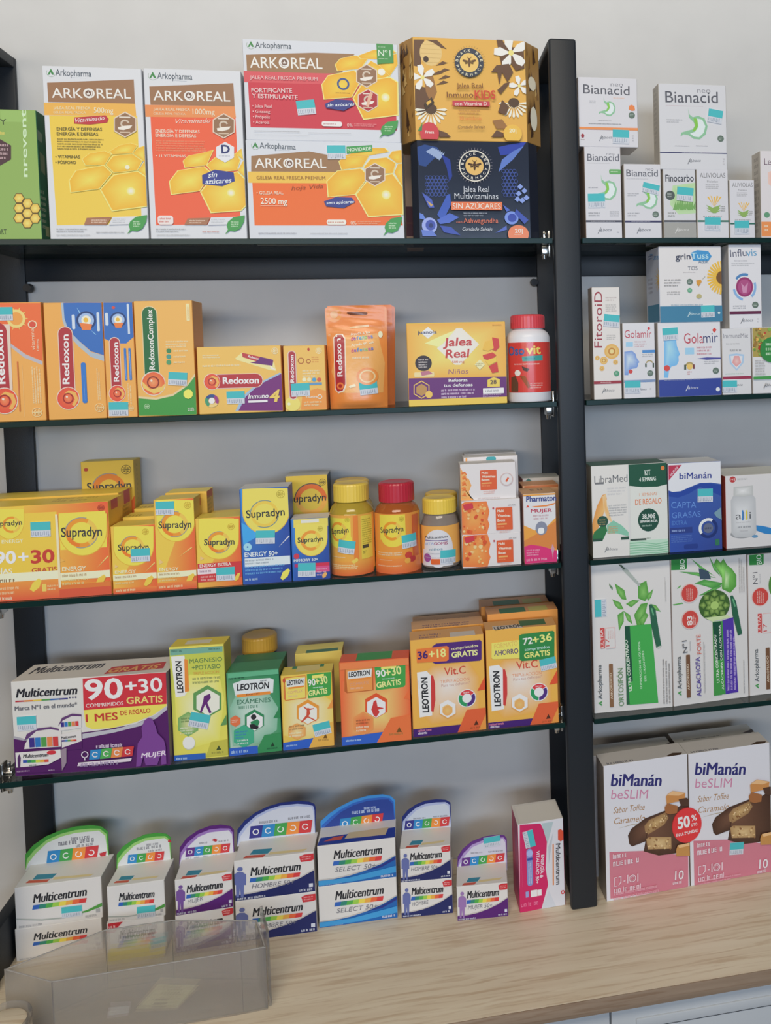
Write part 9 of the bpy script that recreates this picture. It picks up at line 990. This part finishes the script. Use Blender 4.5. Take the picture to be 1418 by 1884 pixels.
carton('diet_bar_box','pink and white toffee bar box with a teal tag, at the right edge','box',None,(0.9382,0.0351,0.0000),0.0457,(126.4,35.0,191.5),('c6c6cc','6a6058','b8b4b0'),
{'F': [('T','biManán',9.7,160.5,87.2,149.8,17.44,'2f2f68',0.035),('T','beSLIM',9.8,141.6,65.6,134.4,13.12,'b87a96',-0.004),('T','Sabor Toffee',13.1,120.2,61,118.6,8.89,'9a7448',-0.004,0.3),('T','Caramelo',13.8,104.5,61.1,102.5,8.9,'9a7448',-0.004,0.3),('P','9a8a6a',[189,973,399,1001,611,999,611,993,399,993]),('P','b8707f',[59,3,57,655,656,578,1261,401,1261,3]),('P','c6c6cc',[403,679,659,709,603,607]),('F','3f2a22','6a4a3a',65.2,92.2,[344,849,398,941,612,1059,913,1125,1041,1105,1238,1198,1261,1182,1261,589,1073,470,815,481,582,580,627,724,403,679,362,726]),('F','8a6a48','b89a6a',78.1,96.3,[599,950,675,1029,934,1101,979,1013,909,923,661,820,608,868]),('F','a08058','c4aa7c',81.8,66.3,[623,755,671,778,1013,724,1014,551,646,600]),('P','d0b890',[843,621,862,636,881,613,862,601]),('P','d0b890',[886,985,898,994,910,979,898,972]),('P','8a6440',[951,700,966,712,980,693,965,684]),('P','8a6440',[729,1007,741,1016,753,1002,741,994]),('P','7a5434',[766,719,786,734,805,711,785,697]),('P','7a5434',[653,895,663,903,673,889,663,883]),('P','8a6440',[665,762,684,778,704,754,684,741]),('P','8a6440',[864,954,875,962,885,949,874,942]),('P','8a6440',[725,607,741,619,756,600,740,590]),('P','7a5434',[659,877,671,885,681,871,670,865]),('P','8a6440',[735,697,746,705,756,691,745,685]),('P','d0b890',[681,965,700,980,719,958,700,945]),('P','c8ac7c',[843,627,853,634,862,622,852,616]),('P','7a5434',[879,1018,891,1028,904,1012,891,1004]),('P','d0b890',[797,715,809,724,821,709,809,702]),('P','7a5434',[923,1050,937,1061,950,1044,936,1035]),('P','d0b890',[761,660,769,666,778,655,769,650]),('P','d0b890',[832,988,853,1004,873,979,852,965]),('P','c8ac7c',[889,586,910,602,931,577,910,563]),('P','7a5434',[773,929,785,938,796,923,784,916]),('P','c8ac7c',[657,650,676,665,694,642,675,630]),('P','c8ac7c',[611,861,621,868,630,856,621,850]),('P','c8ac7c',[813,684,823,692,834,679,823,672]),('P','c8ac7c',[915,1024,928,1034,940,1018,927,1010]),('P','c8ac7c',[730,631,747,644,763,624,747,613]),('P','7a5434',[944,1079,954,1087,963,1075,953,1069]),('P','c8ac7c',[635,655,648,665,661,649,647,641]),('P','d0b890',[757,978,766,985,775,973,766,968]),('P','8a6440',[917,672,929,681,940,666,928,659]),('P','7a5434',[815,956,826,964,835,951,825,945]),('P','8a6440',[759,739,773,750,787,732,773,723]),('P','7a5434',[744,909,764,925,783,901,763,888]),('P','c8ac7c',[973,609,986,619,998,603,985,595]),('P','7a5434',[699,959,710,967,720,954,709,947]),('P','7a5434',[924,641,936,649,946,635,935,629]),('P','c8ac7c',[894,1061,909,1073,924,1055,909,1045]),('P','d0b890',[646,645,659,655,672,639,659,631]),('P','c8ac7c',[853,1025,871,1039,889,1018,871,1006]),('P','c8ac7c',[920,682,941,699,962,673,941,659]),('P','d0b890',[928,1053,940,1061,950,1047,939,1041]),('P','c8ac7c',[795,624,808,634,821,618,808,610]),('P','c8ac7c',[751,932,768,945,784,925,767,914]),('P','7a5434',[744,652,763,666,780,644,762,632]),('P','7a5434',[709,915,729,930,748,907,728,893]),('P','8a6440',[975,568,991,580,1006,561,990,551]),('P','c8ac7c',[658,953,678,969,697,945,677,932]),('P','b8804a',[938,1343,1047,1408,1241,1350,1228,1240,1087,1240,947,1231]),('P','d0a87a',[949,1362,1047,1408,1245,1349,1132,1325]),('P','94603a',[914,1185,958,1239,1118,1175,1106,1075,998,1071,923,1103]),('P','4a342a',[1131,1275,1261,1276,1261,1276,1261,1154,1172,1167]),('P','b08048',[1079,530,1108,597,1261,604,1261,417,1084,438]),('P','d0a878',[1108,597,1261,604,1261,562,1129,553]),('M',10.2,53.3,41.1,63.7,1,'e0c4cc',2),('M',10.4,41.6,55.7,54.7,1,'e0c4cc',3),('P','dcb8c2',[112,285,158,285,157,273,124,271,122,163,155,161,155,149,109,153]),('P','dcb8c2',[183,289,227,290,225,196,180,153,180,169,211,208,212,276,183,273]),('P','dcb8c2',[257,220,287,219,286,203,257,204]),('O','dcb8c2',39.4,22.7,5.56,4.28,0,360,1),('O','dcb8c2',39.4,22.7,3.21,2.57,0,360,1),('P','dcb8c2',[313,291,330,293,328,168,311,167]),('P','dcb8c2',[470,285,487,287,484,172,467,171]),('M',10.9,2.7,58.8,14.9,1,'dcb8c2',4),('M',10.7,0.3,82.5,8.1,2,'cf98a6',5),('T','10',104.9,9.6,118.8,8.7,12.85,'e0ccd2',0.02),('M',101.9,1.2,122.2,8.1,1,'e0c4cc',6)],'T': [('M',6.2,0.3,53.6,7.5,1,'4a4a58',7),('P','4a3a30',[983,3,969,19,1096,78,1234,51,1191,3])]},
[('price_sticker','F',61.5,53.6,-0.095,21.4,17.6)],gloss=1)
carton('diet_bar_box','white box of chocolate bars filed behind the 50% sticker box','box',None,(0.8092,0.0805,0.0000),0.0246,(121.5,32.0,179.2),('c6c6cc','6a6058','b8b4b0'),
{'T': [('M',13.2,2.2,95.5,6.7,1,'3a3a44',2),('P','3a2c28',[1023,34,1200,110,1212,103,1212,37,1164,11])]},
[],gloss=1)
carton('diet_bar_box','white box of chocolate bars filed behind the box with the teal tag','box',None,(0.9397,0.0872,0.0000),0.0233,(128.3,32.0,180.9),('c6c6cc','6a6058','b8b4b0'),
{'T': [('M',14.9,4.5,100.9,8.9,1,'3a3a44',2),('P','3a2c28',[1081,58,1275,137,1280,134,1280,62,1226,34])]},
[],gloss=1)
carton('supplement_box','beige and dark red carton behind the navy eight-sided carton, only its edge showing','box',None,(0.5205,0.1155,0.9161),0.0000,(24.1,45.0,144.9),('c09c80','b09078','c4a488'),
{'F': [('R','5a2428',0.3,15.7,23.8,56.8,0),('R','6a3028',0.3,33,23.8,34.9,0)]},
[])

jar('vitamin_bottle','white vitamin bottle with a red cap and red label, beside the royal jelly box','bottle',None,(0.6661,0.0300,0.6991),29.5,117.2,23.4,19.3,'ccccd0','c04048',label_box=(13.2,79.9,'c0403a',-75,75),
 prints=[('T','Oso',-36.1,63,-9.5,63.6,11.49,'3a5a90',0.04),('T','vit',-7.7,64.3,13,64.5,11.32,'dcc060',0.035),('P','3f8f8a',[-134,611,159,626,156,552,-126,547]),('M',-9.6,56.4,12.3,60.1,1,'2a5a80',2),('M',-25.3,49.4,14.3,52.6,1,'e0b0a8',3),('M',-3.2,18,15.5,26.5,3,'e0b0a8',4),('P','5a4030',[-315,338,-235,356,-194,264,-198,145,-324,143]),('P','8a4a2a',[-171,356,-94,354,-25,206,-62,189]),('E','d8ccc4',-20.1,39.3,4.5,4.04,28),('P','3a2a28',[-137,483,-36,444,-65,409,-120,428])],
 tags=[],opaque=True,shoulder=9)
jar('gummy_jar','squat yellow-capped gummy vitamin jar, front one of a pair on the third shelf','jar',None,(0.4246,0.0360,0.4815),28.7,118.8,22.8,24.3,'b0983a','d8b44a',label_box=(6.5,80.1,'d89a48',-80,80),
 prints=[('R','d8c44c',-42.6,41.6,-0.2,76.4,0),('E','d8c44c',-16.8,48.7,17.75,11.75,28),('O','dc8a34',-17.4,58.6,12.82,9.32,60,300,1),('O','e0b050',-17.4,58.6,12.82,9.32,-60,60,1),('T','Supradyn',-29.7,54.5,-2.7,58.2,6.78,'3a3a3c',0.022),('O','a09034',-4.3,74.1,2.98,2.56,0,360,1),('R','a09034',-4.4,71.8,-4.1,76.4,0),('R','a09034',-6.5,73.8,-2,74.4,0),('R','a09034',-5.7,74.7,-4.9,75.5,0),('R','a09034',-3.5,74.7,-2.7,75.5,0),('R','a09034',-5.8,72.8,-5,73.5,0),('R','a09034',-3.6,72.7,-2.8,73.5,0),('R','cf7a3c',2.9,8.1,9.2,79.1,0),('R','cdb84c',12.7,21.6,31.4,78,0),('M',14.4,40,30.9,74.1,12,'8a7a30',2),('R','4a4436',14.1,35.3,23.5,39.8,0),('M',14.8,27.9,19.7,32.5,2,'5a5030',3),('G',('c8643a','c8643a','d89448','d89448'),-42.6,1.3,31.8,19.9),('M',-28.8,24.7,-6.1,26.5,1,'ecd8b0',4),('M',-29.6,9.2,7.4,16.4,3,'ecd0a0',5),('P','e0b858',[-9,200,62,247,87,208,24,170])],
 tags=[(-15.7,49.2,-0.161,21.5,17.1)],fill='b08a30',shoulder=12)
jar('gummy_jar','yellow-capped gummy vitamin jar half hidden behind the front yellow-capped one','jar',None,(0.4217,0.0980,0.4815),28.9,113.8,23.3,24.9,'b0983a','cda944',label_box=None,
 prints=[],
 tags=[],fill='b08a30',shoulder=12)
jar('gummy_jar','squat red-capped gummy vitamin jar between the yellow-capped jar and the small white-label jar','jar',None,(0.4835,0.0360,0.4815),29.7,117.0,23.4,26.2,'a85a2c','a82838',label_box=(3.3,78.4,'d08a40',-80,80),
 prints=[('R','d4c04c',-25.1,43.9,10.7,77.1,0),('E','d4c04c',-6.3,48,17.5,13.05,28),('O','dc8a34',-6.9,56.2,12.48,8.91,60,300,1),('O','e0b050',-6.9,56.2,12.48,8.91,-60,60,1),('T','Supradyn',-23.7,53.2,7.9,55.2,7.24,'3a3a3c',0.022),('O','a09034',5.7,71.4,3.3,2.83,0,360,1),('R','a09034',5.5,68.9,5.9,73.9,0),('R','a09034',3.3,70.9,8.1,71.9,0),('R','a09034',4.1,72.1,5,73,0),('R','a09034',6.5,71.9,7.4,72.8,0),('R','a09034',4.1,70,4.9,70.9,0),('R','a09034',6.4,69.8,7.3,70.7,0),('R','b85a34',20.1,2.7,32,75.2,0),('G',('c8583a','c8583a','cf8040','cf8040'),-39.9,-6.4,44,19.7),('M',-29.4,23.2,9,28.7,2,'ecd0b0',2),('M',-26.9,17.1,-5.6,18.5,1,'ecd0b0',3),('M',-30.6,8.9,6.7,11.4,1,'ecd0b0',4),('E','b8443a',13.8,23,5.09,4.36,28),('E','a83a3a',19.3,17.2,5.44,4,28),('E','d89a48',12.2,16,4.06,3.63,28)],
 tags=[(4.8,49.7,0.049,21.0,17.6)],fill='8a3a1c',shoulder=12)
jar('gummy_jar','small clear gummy jar with yellow cap and white label, beside the orange jelly boxes','jar',None,(0.5398,0.0400,0.4815),26.2,92.3,22.7,21.2,'8a8078','d8b448',label_box=(5.2,57.2,'d09a50',-85,85),
 prints=[('E','c6c6ca',-4.5,27.3,21.07,25.34,28),('P','c6c6ca',[-284,255,162,249,167,35,-307,37]),('T','Multicentrum',-23.3,40.2,9.1,41.4,3.39,'3a3a44',0.03),('R','6a5a8a',-23.4,37.4,8.9,38.5,0),('T','VITA',-23.7,31,-9.4,32.8,3.38,'8a9ac0'),('T','GOMIS',-9.4,32.4,8.7,32.3,3.72,'9a4a6a',0.04),('T','niños',-16.2,24.5,1.6,25.6,3.38,'6a8a9a'),('M',-20.5,19.5,0.3,21.5,2,'9a9aa2',2),('E','8a4a8a',-20.4,14.7,5.83,5.82,28),('R','c86034',-14.6,6.1,-1.8,13.6,1.5),('M',-23.2,14.7,2.6,16.1,1,'a8a8b0',3)],
 tags=[(-1.2,25.2,-0.05,21.6,18.0)],fill='6a5a58',shoulder=14)
jar('gummy_jar','small yellow-capped gummy jar hidden behind the white-label one','jar',None,(0.5449,0.1050,0.4815),26.1,87.7,22.9,23.1,'8a8078','cda840',label_box=None,
 prints=[],
 tags=[],fill='6a5a58',shoulder=14)
jar('vitamin_jar','dark blue jar with a yellow cap standing behind the green exam-time box','jar',None,(0.2874,0.1150,0.2627),24.2,119.3,23.4,24.3,'26345a','c09238',label_box=None,
 prints=[],
 tags=[],opaque=True,shoulder=8)

DISC=(120.9, 90.2, 22.2, 25.1)
# round promotion sticker on the front toffee bar box
for o in list(COL.objects):
    if o.get('label', '').startswith('pink and white toffee bar box with a round red'):
        w, d, h = o.dimensions.x, 0.035, o.dimensions.z
        w = max(v.co.x for v in o.data.vertices) * 2
        mb = MB()
        pl = lambda u, v, q, w=w: (u - w / 2, -d / 2 - q - 0.0016, v)
        p = Print(mb, pl)
        u, v, a, b = DISC
        p.disc('c8383a', u, v, a, b, 40)
        p.text('50', u - a * .62, v - b * .12, u + a * .22, v - b * .08, b * .62, 'e8dcd8', .05)
        p.text('%', u + a * .32, v + b * .2, u + a * .68, v + b * .22, b * .34, 'e8dcd8', .03)
        p.text('DTO', u + a * .3, v - b * .1, u + a * .7, v - b * .09, b * .16, 'e8dcd8', .03)
        p.text('EN LA 2ª UNIDAD', u - a * .74, v - b * .56, u + a * .76, v - b * .46, b * .17, 'e8dcd8', .03)
        n = 40
        for k in range(n):
            t0, t1 = 6.28319 * k / n, 6.28319 * (k + 1) / n
            q = [((u + a * math.cos(t)) * .001, (v + b * math.sin(t)) * .001) for t in (t0, t1)]
            mb.face([pl(*q[0], 0), pl(*q[1], 0), pl(*q[1], -.0012), pl(*q[0], -.0012)], ink('c8383a'))
        mb.build('promotion_sticker', [M_STICK], o)


# stand-up foil pouches
def pouch(name, label, pos, w, wt, h, t, col, prints, tags):
    w, wt, h, t = (x * .001 for x in (w, wt, h, t))

    def half(u, v):
        """half thickness at u (-1..1) and height v: gusseted foot, flat sealed head"""
        f = max(0.0, 1 - v / (h * .86))
        T = t * (1 - (1 - f) ** 2.2) * min(1.0, .55 + v / (h * .12))
        return 0.0006 + T * max(0.0, 1 - abs(u) ** 2.6)

    def wid(v):
        return (w + (wt - w) * v / h) / 2

    def place(u, v, q):
        x = u - w / 2
        k = max(-1, min(1, x / wid(v)))
        crease = .0006 * math.sin(v * 520 + 3 * k) * (1 - k * k) * (v > h * .6)
        return (x, -half(k, v) - q - crease, v)
    mb = MB()
    nu, nv = 24, 40
    r = .006

    def pt(i, j, s):
        v = h * j / nv
        k = -1 + 2 * i / nu
        ww = wid(v)
        if v > h - r:
            ww -= r - math.sqrt(max(0, r * r - (v - h + r) ** 2))
        x = k * ww
        crease = .0006 * math.sin(v * 520 + 3 * k) * (1 - k * k) * (v > h * .6)
        return (x, s * half(k, v) - (crease if s < 0 else -crease * .5), v)
    for s in (-1, 1):
        vs = [pt(i, j, s) for j in range(nv + 1) for i in range(nu + 1)]
        fs = []
        for j in range(nv):
            for i in range(nu):
                a = j * (nu + 1) + i
                f = (a, a + 1, a + nu + 2, a + nu + 1)
                fs.append(f if s < 0 else f[::-1])
        mb.mesh(vs, fs, ink(col))
    # closed foot and edge seals
    for i in range(nu):
        mb.face([pt(i, 0, -1), pt(i, 0, 1), pt(i + 1, 0, 1), pt(i + 1, 0, -1)], ink(col))
        mb.face([pt(i, nv, -1), pt(i + 1, nv, -1), pt(i + 1, nv, 1), pt(i, nv, 1)], ink(col))
    for j in range(nv):
        for i, fl in ((0, 1), (nu, 0)):
            q = [pt(i, j, -1), pt(i, j + 1, -1), pt(i, j + 1, 1), pt(i, j, 1)]
            mb.face(q[::-1] if not fl else q, ink(col))
    pr = Print(mb, place, bend=(2.5, 4.0))
    pr.n = 6
    for it in prints:
        pr.run(it)
    o = mb.build(name, [M_FOIL], smooth=50)
    o.location = pos
    tag(o, label, 'pouch', 'orange pouches on the second shelf')
    for i, tg in enumerate(tags):
        sticker(o, place, 'price_sticker', *tg, bend=(2.5, 4.0), seed=i)
    return o


pouch('supplement_pouch','orange stand-up pouch with a red lozenge and teal tag on the second shelf',(0.4399,0.0280,0.6991),72.9,79.0,133.6,16.0,'cf8040',
 [('P','dc9a58',[28,482,156,922,630,969,712,578,679,189,131,208]),('P','cf7838',[3,1333,726,1333,726,1063,3,1057]),('R','6a3a20',24.3,121.1,50.9,125.1,2),('O','d98a48',8.3,122.1,9.71,5.6,0,360,1),('E','d8a070',8.3,122.1,4.85,4.99,28),('P','d8b088',[274,1058,520,1084,523,1056,282,1034]),('M',0.3,92.4,6.3,98.3,1,'e0b088',2),('P','ddc8b8',[67,924,111,971,186,969,222,910,219,302,188,226,112,199,67,249]),('P','9a2c34',[78,914,120,957,176,956,208,901,206,322,169,236,103,219,77,268]),('T','Redoxon',17.2,42,16,91.2,6.38,'e0d4d0',0.03),('E','d8733c',14,29.5,4.5,4.64,28),('E','9a2c28',14,29.5,2.44,2.51,28),('T','Ayuda a las',28.8,94.2,53.5,97.1,3.46,'e8d0b8',0.015),('T','d',29,87.6,32,87.9,4.62,'b84a6a',0.03),('T','e',32.6,87.9,35.6,88.3,5.78,'8a5aa0',0.03),('T','f',36.2,88.3,39.2,88.6,4.63,'4a7ab8',0.03),('T','e',39.8,88.6,42.8,88.9,5.79,'4a9ac0',0.03),('T','n',43.4,89,46.4,89.3,5.79,'6ab0a8',0.03),('T','s',47,89.3,50,89.6,5.79,'8ab070',0.03),('T','a',50.6,89.6,53.6,90,5.8,'a85a90',0.03),('T','s',54.2,90,57.2,90.3,5.8,'5a6ab0',0.03),('T','Ayuda en tus',29.3,79.9,57.8,84.2,3.47,'e8d0b8',0.015),('T','d',29.2,72.5,32.2,72.8,4.63,'b84a6a',0.03),('T','e',32.8,72.9,35.8,73.2,4.63,'8a5aa0',0.03),('T','f',36.4,73.2,39.4,73.5,4.63,'4a7ab8',0.03),('T','e',40,73.5,43,73.8,4.64,'4a9ac0',0.03),('T','n',43.6,73.9,46.6,74.2,4.64,'6ab0a8',0.03),('T','s',47.2,74.2,50.2,74.5,4.64,'8ab070',0.03),('T','a',50.8,74.5,53.9,74.8,4.64,'a85a90',0.03),('T','s',54.4,74.9,57.5,75.2,4.65,'5a6ab0',0.03),('M',30.7,63.1,54.2,67.7,1,'e8d0b8',3),('E','d97f3c',48.7,41,13.68,11.26,28,'e09a58'),('O','e8b888',48.7,41,10.26,8.36,0,360,0.8),('P','e8c8a8',[247,291,323,318,341,288,265,266]),('E','e8d0b0',66.7,95.2,2.86,4.27,28)],
 [(37.6,33.2,0.088,22.6,16.7)])
pouch('supplement_pouch','orange stand-up pouch half hidden behind the tagged one',(0.4455,0.0700,0.6991),79.7,88.6,136.5,14.0,'b8683a',
 [('P','c87038',[3,1362,794,1362,794,1097,3,1095])],
 [])

# ------------------------------------------------------------------ frosted plastic bin in front of the leftmost stacks
M_FROST = bpy.data.materials.new('frosted_clear_plastic')
M_FROST.use_nodes = True
nt = M_FROST.node_tree
nt.nodes.clear()


def shader(kind, col, rough=None):
    s = nt.nodes.new(kind)
    s.inputs['Color'].default_value = (*col, 1)
    if rough is not None:
        s.inputs['Roughness'].default_value = rough
    return s.outputs[0]


def blend(f, a, b):
    m = nt.nodes.new('ShaderNodeMixShader')
    m.inputs[0].default_value = f
    nt.links.new(a, m.inputs[1])
    nt.links.new(b, m.inputs[2])
    return m.outputs[0]


# milky haze + blurred see-through + a soft surface sheen
haze = blend(0.5, shader('ShaderNodeBsdfDiffuse', (0.72, 0.70, 0.68)), shader('ShaderNodeBsdfTranslucent', (0.72, 0.70, 0.68)))
refr = nt.nodes.new('ShaderNodeBsdfRefraction')
refr.inputs['Color'].default_value = (0.93, 0.92, 0.91, 1)
refr.inputs['Roughness'].default_value = 0.10
refr.inputs['IOR'].default_value = 1.1
clear = blend(0.45, refr.outputs[0], shader('ShaderNodeBsdfTransparent', (0.95, 0.95, 0.94)))
body = blend(0.20, clear, haze)
body = blend(0.05, body, shader('ShaderNodeBsdfGlossy', (0.9, 0.9, 0.9), 0.15))
o_ = nt.nodes.new('ShaderNodeOutputMaterial')
nt.links.new(body, o_.inputs['Surface'])
RIM = 0.075
FOOT = [(0.026, -0.062), (0.088, -0.094), (0.289, -0.090), (0.3165, -0.0885), (0.2985, -0.0385), (0.194, -0.0155), (0.118, -0.0160)]


def wall_slab(bm, a, b, z0, z1a, z1b, t=0.0022):
    d = (Vector(b) - Vector(a)).normalized()
    n = Vector((-d.y, d.x)) * t
    vs = []
    for p, zt in ((Vector(a), z1a), (Vector(b), z1b)):
        for q in (p, p + n):
            for z in (z0, zt):
                vs.append(bm.verts.new((q.x, q.y, z)))
    a00, a01, a10, a11, b00, b01, b10, b11 = vs
    for f in ((a00, b00, b01, a01), (b10, a10, a11, b11), (a01, b01, b11, a11), (b00, a00, a10, b10), (a10, a00, a01, a11), (b00, b10, b11, b01)):
        bm.faces.new(f)


bin_ = bpy.data.objects.new('plastic_bin', None)
bin_.empty_display_size = .02
COL.objects.link(bin_)
tag(bin_, 'frosted clear plastic bin with a pale paper label in it, front left on the worktop', 'bin')
bin_.location = (0.18, -0.055, 0.0)
off = Vector((0.18, -0.055))
n = len(FOOT)
names = ['front_corner_wall', 'front_wall', 'front_wall', 'side_wall', 'back_wall', 'back_wall', 'back_corner_wall']
bm = bmesh.new()
for i in range(n):
    a, b = Vector(FOOT[i]) - off, Vector(FOOT[(i + 1) % n]) - off
    wall_slab(bm, a, b, 0.0022, RIM, RIM)
bmesh.ops.recalc_face_normals(bm, faces=bm.faces)
bm_obj('bin_wall', bm, M_FROST, bin_, smooth=0)
bm = bmesh.new()
lo = [bm.verts.new((x - off.x, y - off.y, 0.0002)) for x, y in FOOT]
hi = [bm.verts.new((x - off.x, y - off.y, 0.0020)) for x, y in FOOT]
bm.faces.new(lo[::-1])
bm.faces.new(hi)
for i in range(n):
    bm.faces.new((lo[i], lo[(i + 1) % n], hi[(i + 1) % n], hi[i]))
bm_obj('bin_floor', bm, M_FROST, bin_, smooth=0)
# raised upright on the right-hand end and the rolled rim
bm = bmesh.new()
wall_slab(bm, Vector((0.3180, -0.0880)) - off, Vector((0.3040, -0.0470)) - off, 0.003, 0.092, 0.098, t=-0.0030)
bmesh.ops.recalc_face_normals(bm, faces=bm.faces)
bm_obj('end_upright', bm, M_FROST, bin_, smooth=0)
M_RIM = material('polished_plastic_rim', (0.42, 0.40, 0.38), rough=0.2, spec=0.5)
bm = bmesh.new()
for i in range(n):
    a, b = Vector(FOOT[i]) - off, Vector(FOOT[(i + 1) % n]) - off
    wall_slab(bm, a, b, RIM + .0001, RIM + 0.0009, RIM + 0.0009, t=0.0012)
bmesh.ops.recalc_face_normals(bm, faces=bm.faces)
bm_obj('bin_rim', bm, M_RIM, bin_, smooth=0)

# paper label and white tab lying in the bin
mb = MB()
Q = [(0.1616, -0.0579), (0.2104, -0.0666), (0.2278, -0.0348), (0.177, -0.0232)]


def on_label(u, v, o):
    a, b, c, d = Q
    return tuple((a[k] * (1 - u) + b[k] * u) * (1 - v) + (d[k] * (1 - u) + c[k] * u) * v - off[k] for k in (0, 1)) + (0.0024 + o,)


p = Print(mb, lambda u, v, o: on_label(u * 1000, v * 1000, o))
p.rect('cfc9a2', 0, 0, 1, 1)
for s, y, h in ((.35, .74, .05), (.28, .60, .08), (.2, .34, .05)):
    x = s
    while x < 1 - s:
        p.rect('a8a488', x, y, x + .05, y + h)
        x += .075
p.rect('77746a', .34, .12, .66, .21)
mb.build('paper_label', [M_STICK], bin_)
mb = MB()
Q = [(0.134, -0.0625), (0.1565, -0.0625), (0.1532, -0.052), (0.129, -0.0493)]
p = Print(mb, lambda u, v, o: on_label(u * 1000, v * 1000, o + .0002))
p.rect('d6d6d6', 0, 0, 1, 1)
mb.build('white_tab', [M_STICK], bin_)

# low round pot with a wooden lid at the bottom-left corner of the photo
pot = bpy.data.objects.new('round_pot', None)
COL.objects.link(pot)
pot.location = (0.046, -0.1180, 0.0)
tag(pot, 'round pot with a wooden lid under a clear rim, at the bottom left corner', 'pot')
R_ = 29
lathe('pot_body', [(0, 0.2), (R_ - 1, 0.2), (R_ - .4, 2), (R_ - .4, 46), (R_ - 2, 47), (0, 47)], 'b8a890', M_PLASTIC, pot)
lid = lathe('pot_lid', [(0, 47.2), (R_ - 5, 47.2), (R_ - 4.5, 48), (R_ - 4.5, 52), (R_ - 6, 53), (0, 53)], 'b8966e', M_PLASTIC, pot)
lid.data.materials.clear()
lid.data.materials.append(M_WOOD)
bm = bmesh.new()
prof = [(R_ - 3.2, 47.2), (R_ + .4, 47.2), (R_ + .4, 57), (R_ - .8, 58), (R_ - 3.2, 57)]
N = 56
rings = [[bm.verts.new((r * .001 * math.cos(6.28319 * k / N), r * .001 * math.sin(6.28319 * k / N), z * .001)) for r, z in prof] for k in range(N)]
for k in range(N):
    for j in range(len(prof)):
        j2 = (j + 1) % len(prof)
        bm.faces.new((rings[k][j], rings[(k + 1) % N][j], rings[(k + 1) % N][j2], rings[k][j2]))
bmesh.ops.recalc_face_normals(bm, faces=bm.faces)
bm_obj('clear_rim', bm, M_FROST, pot)
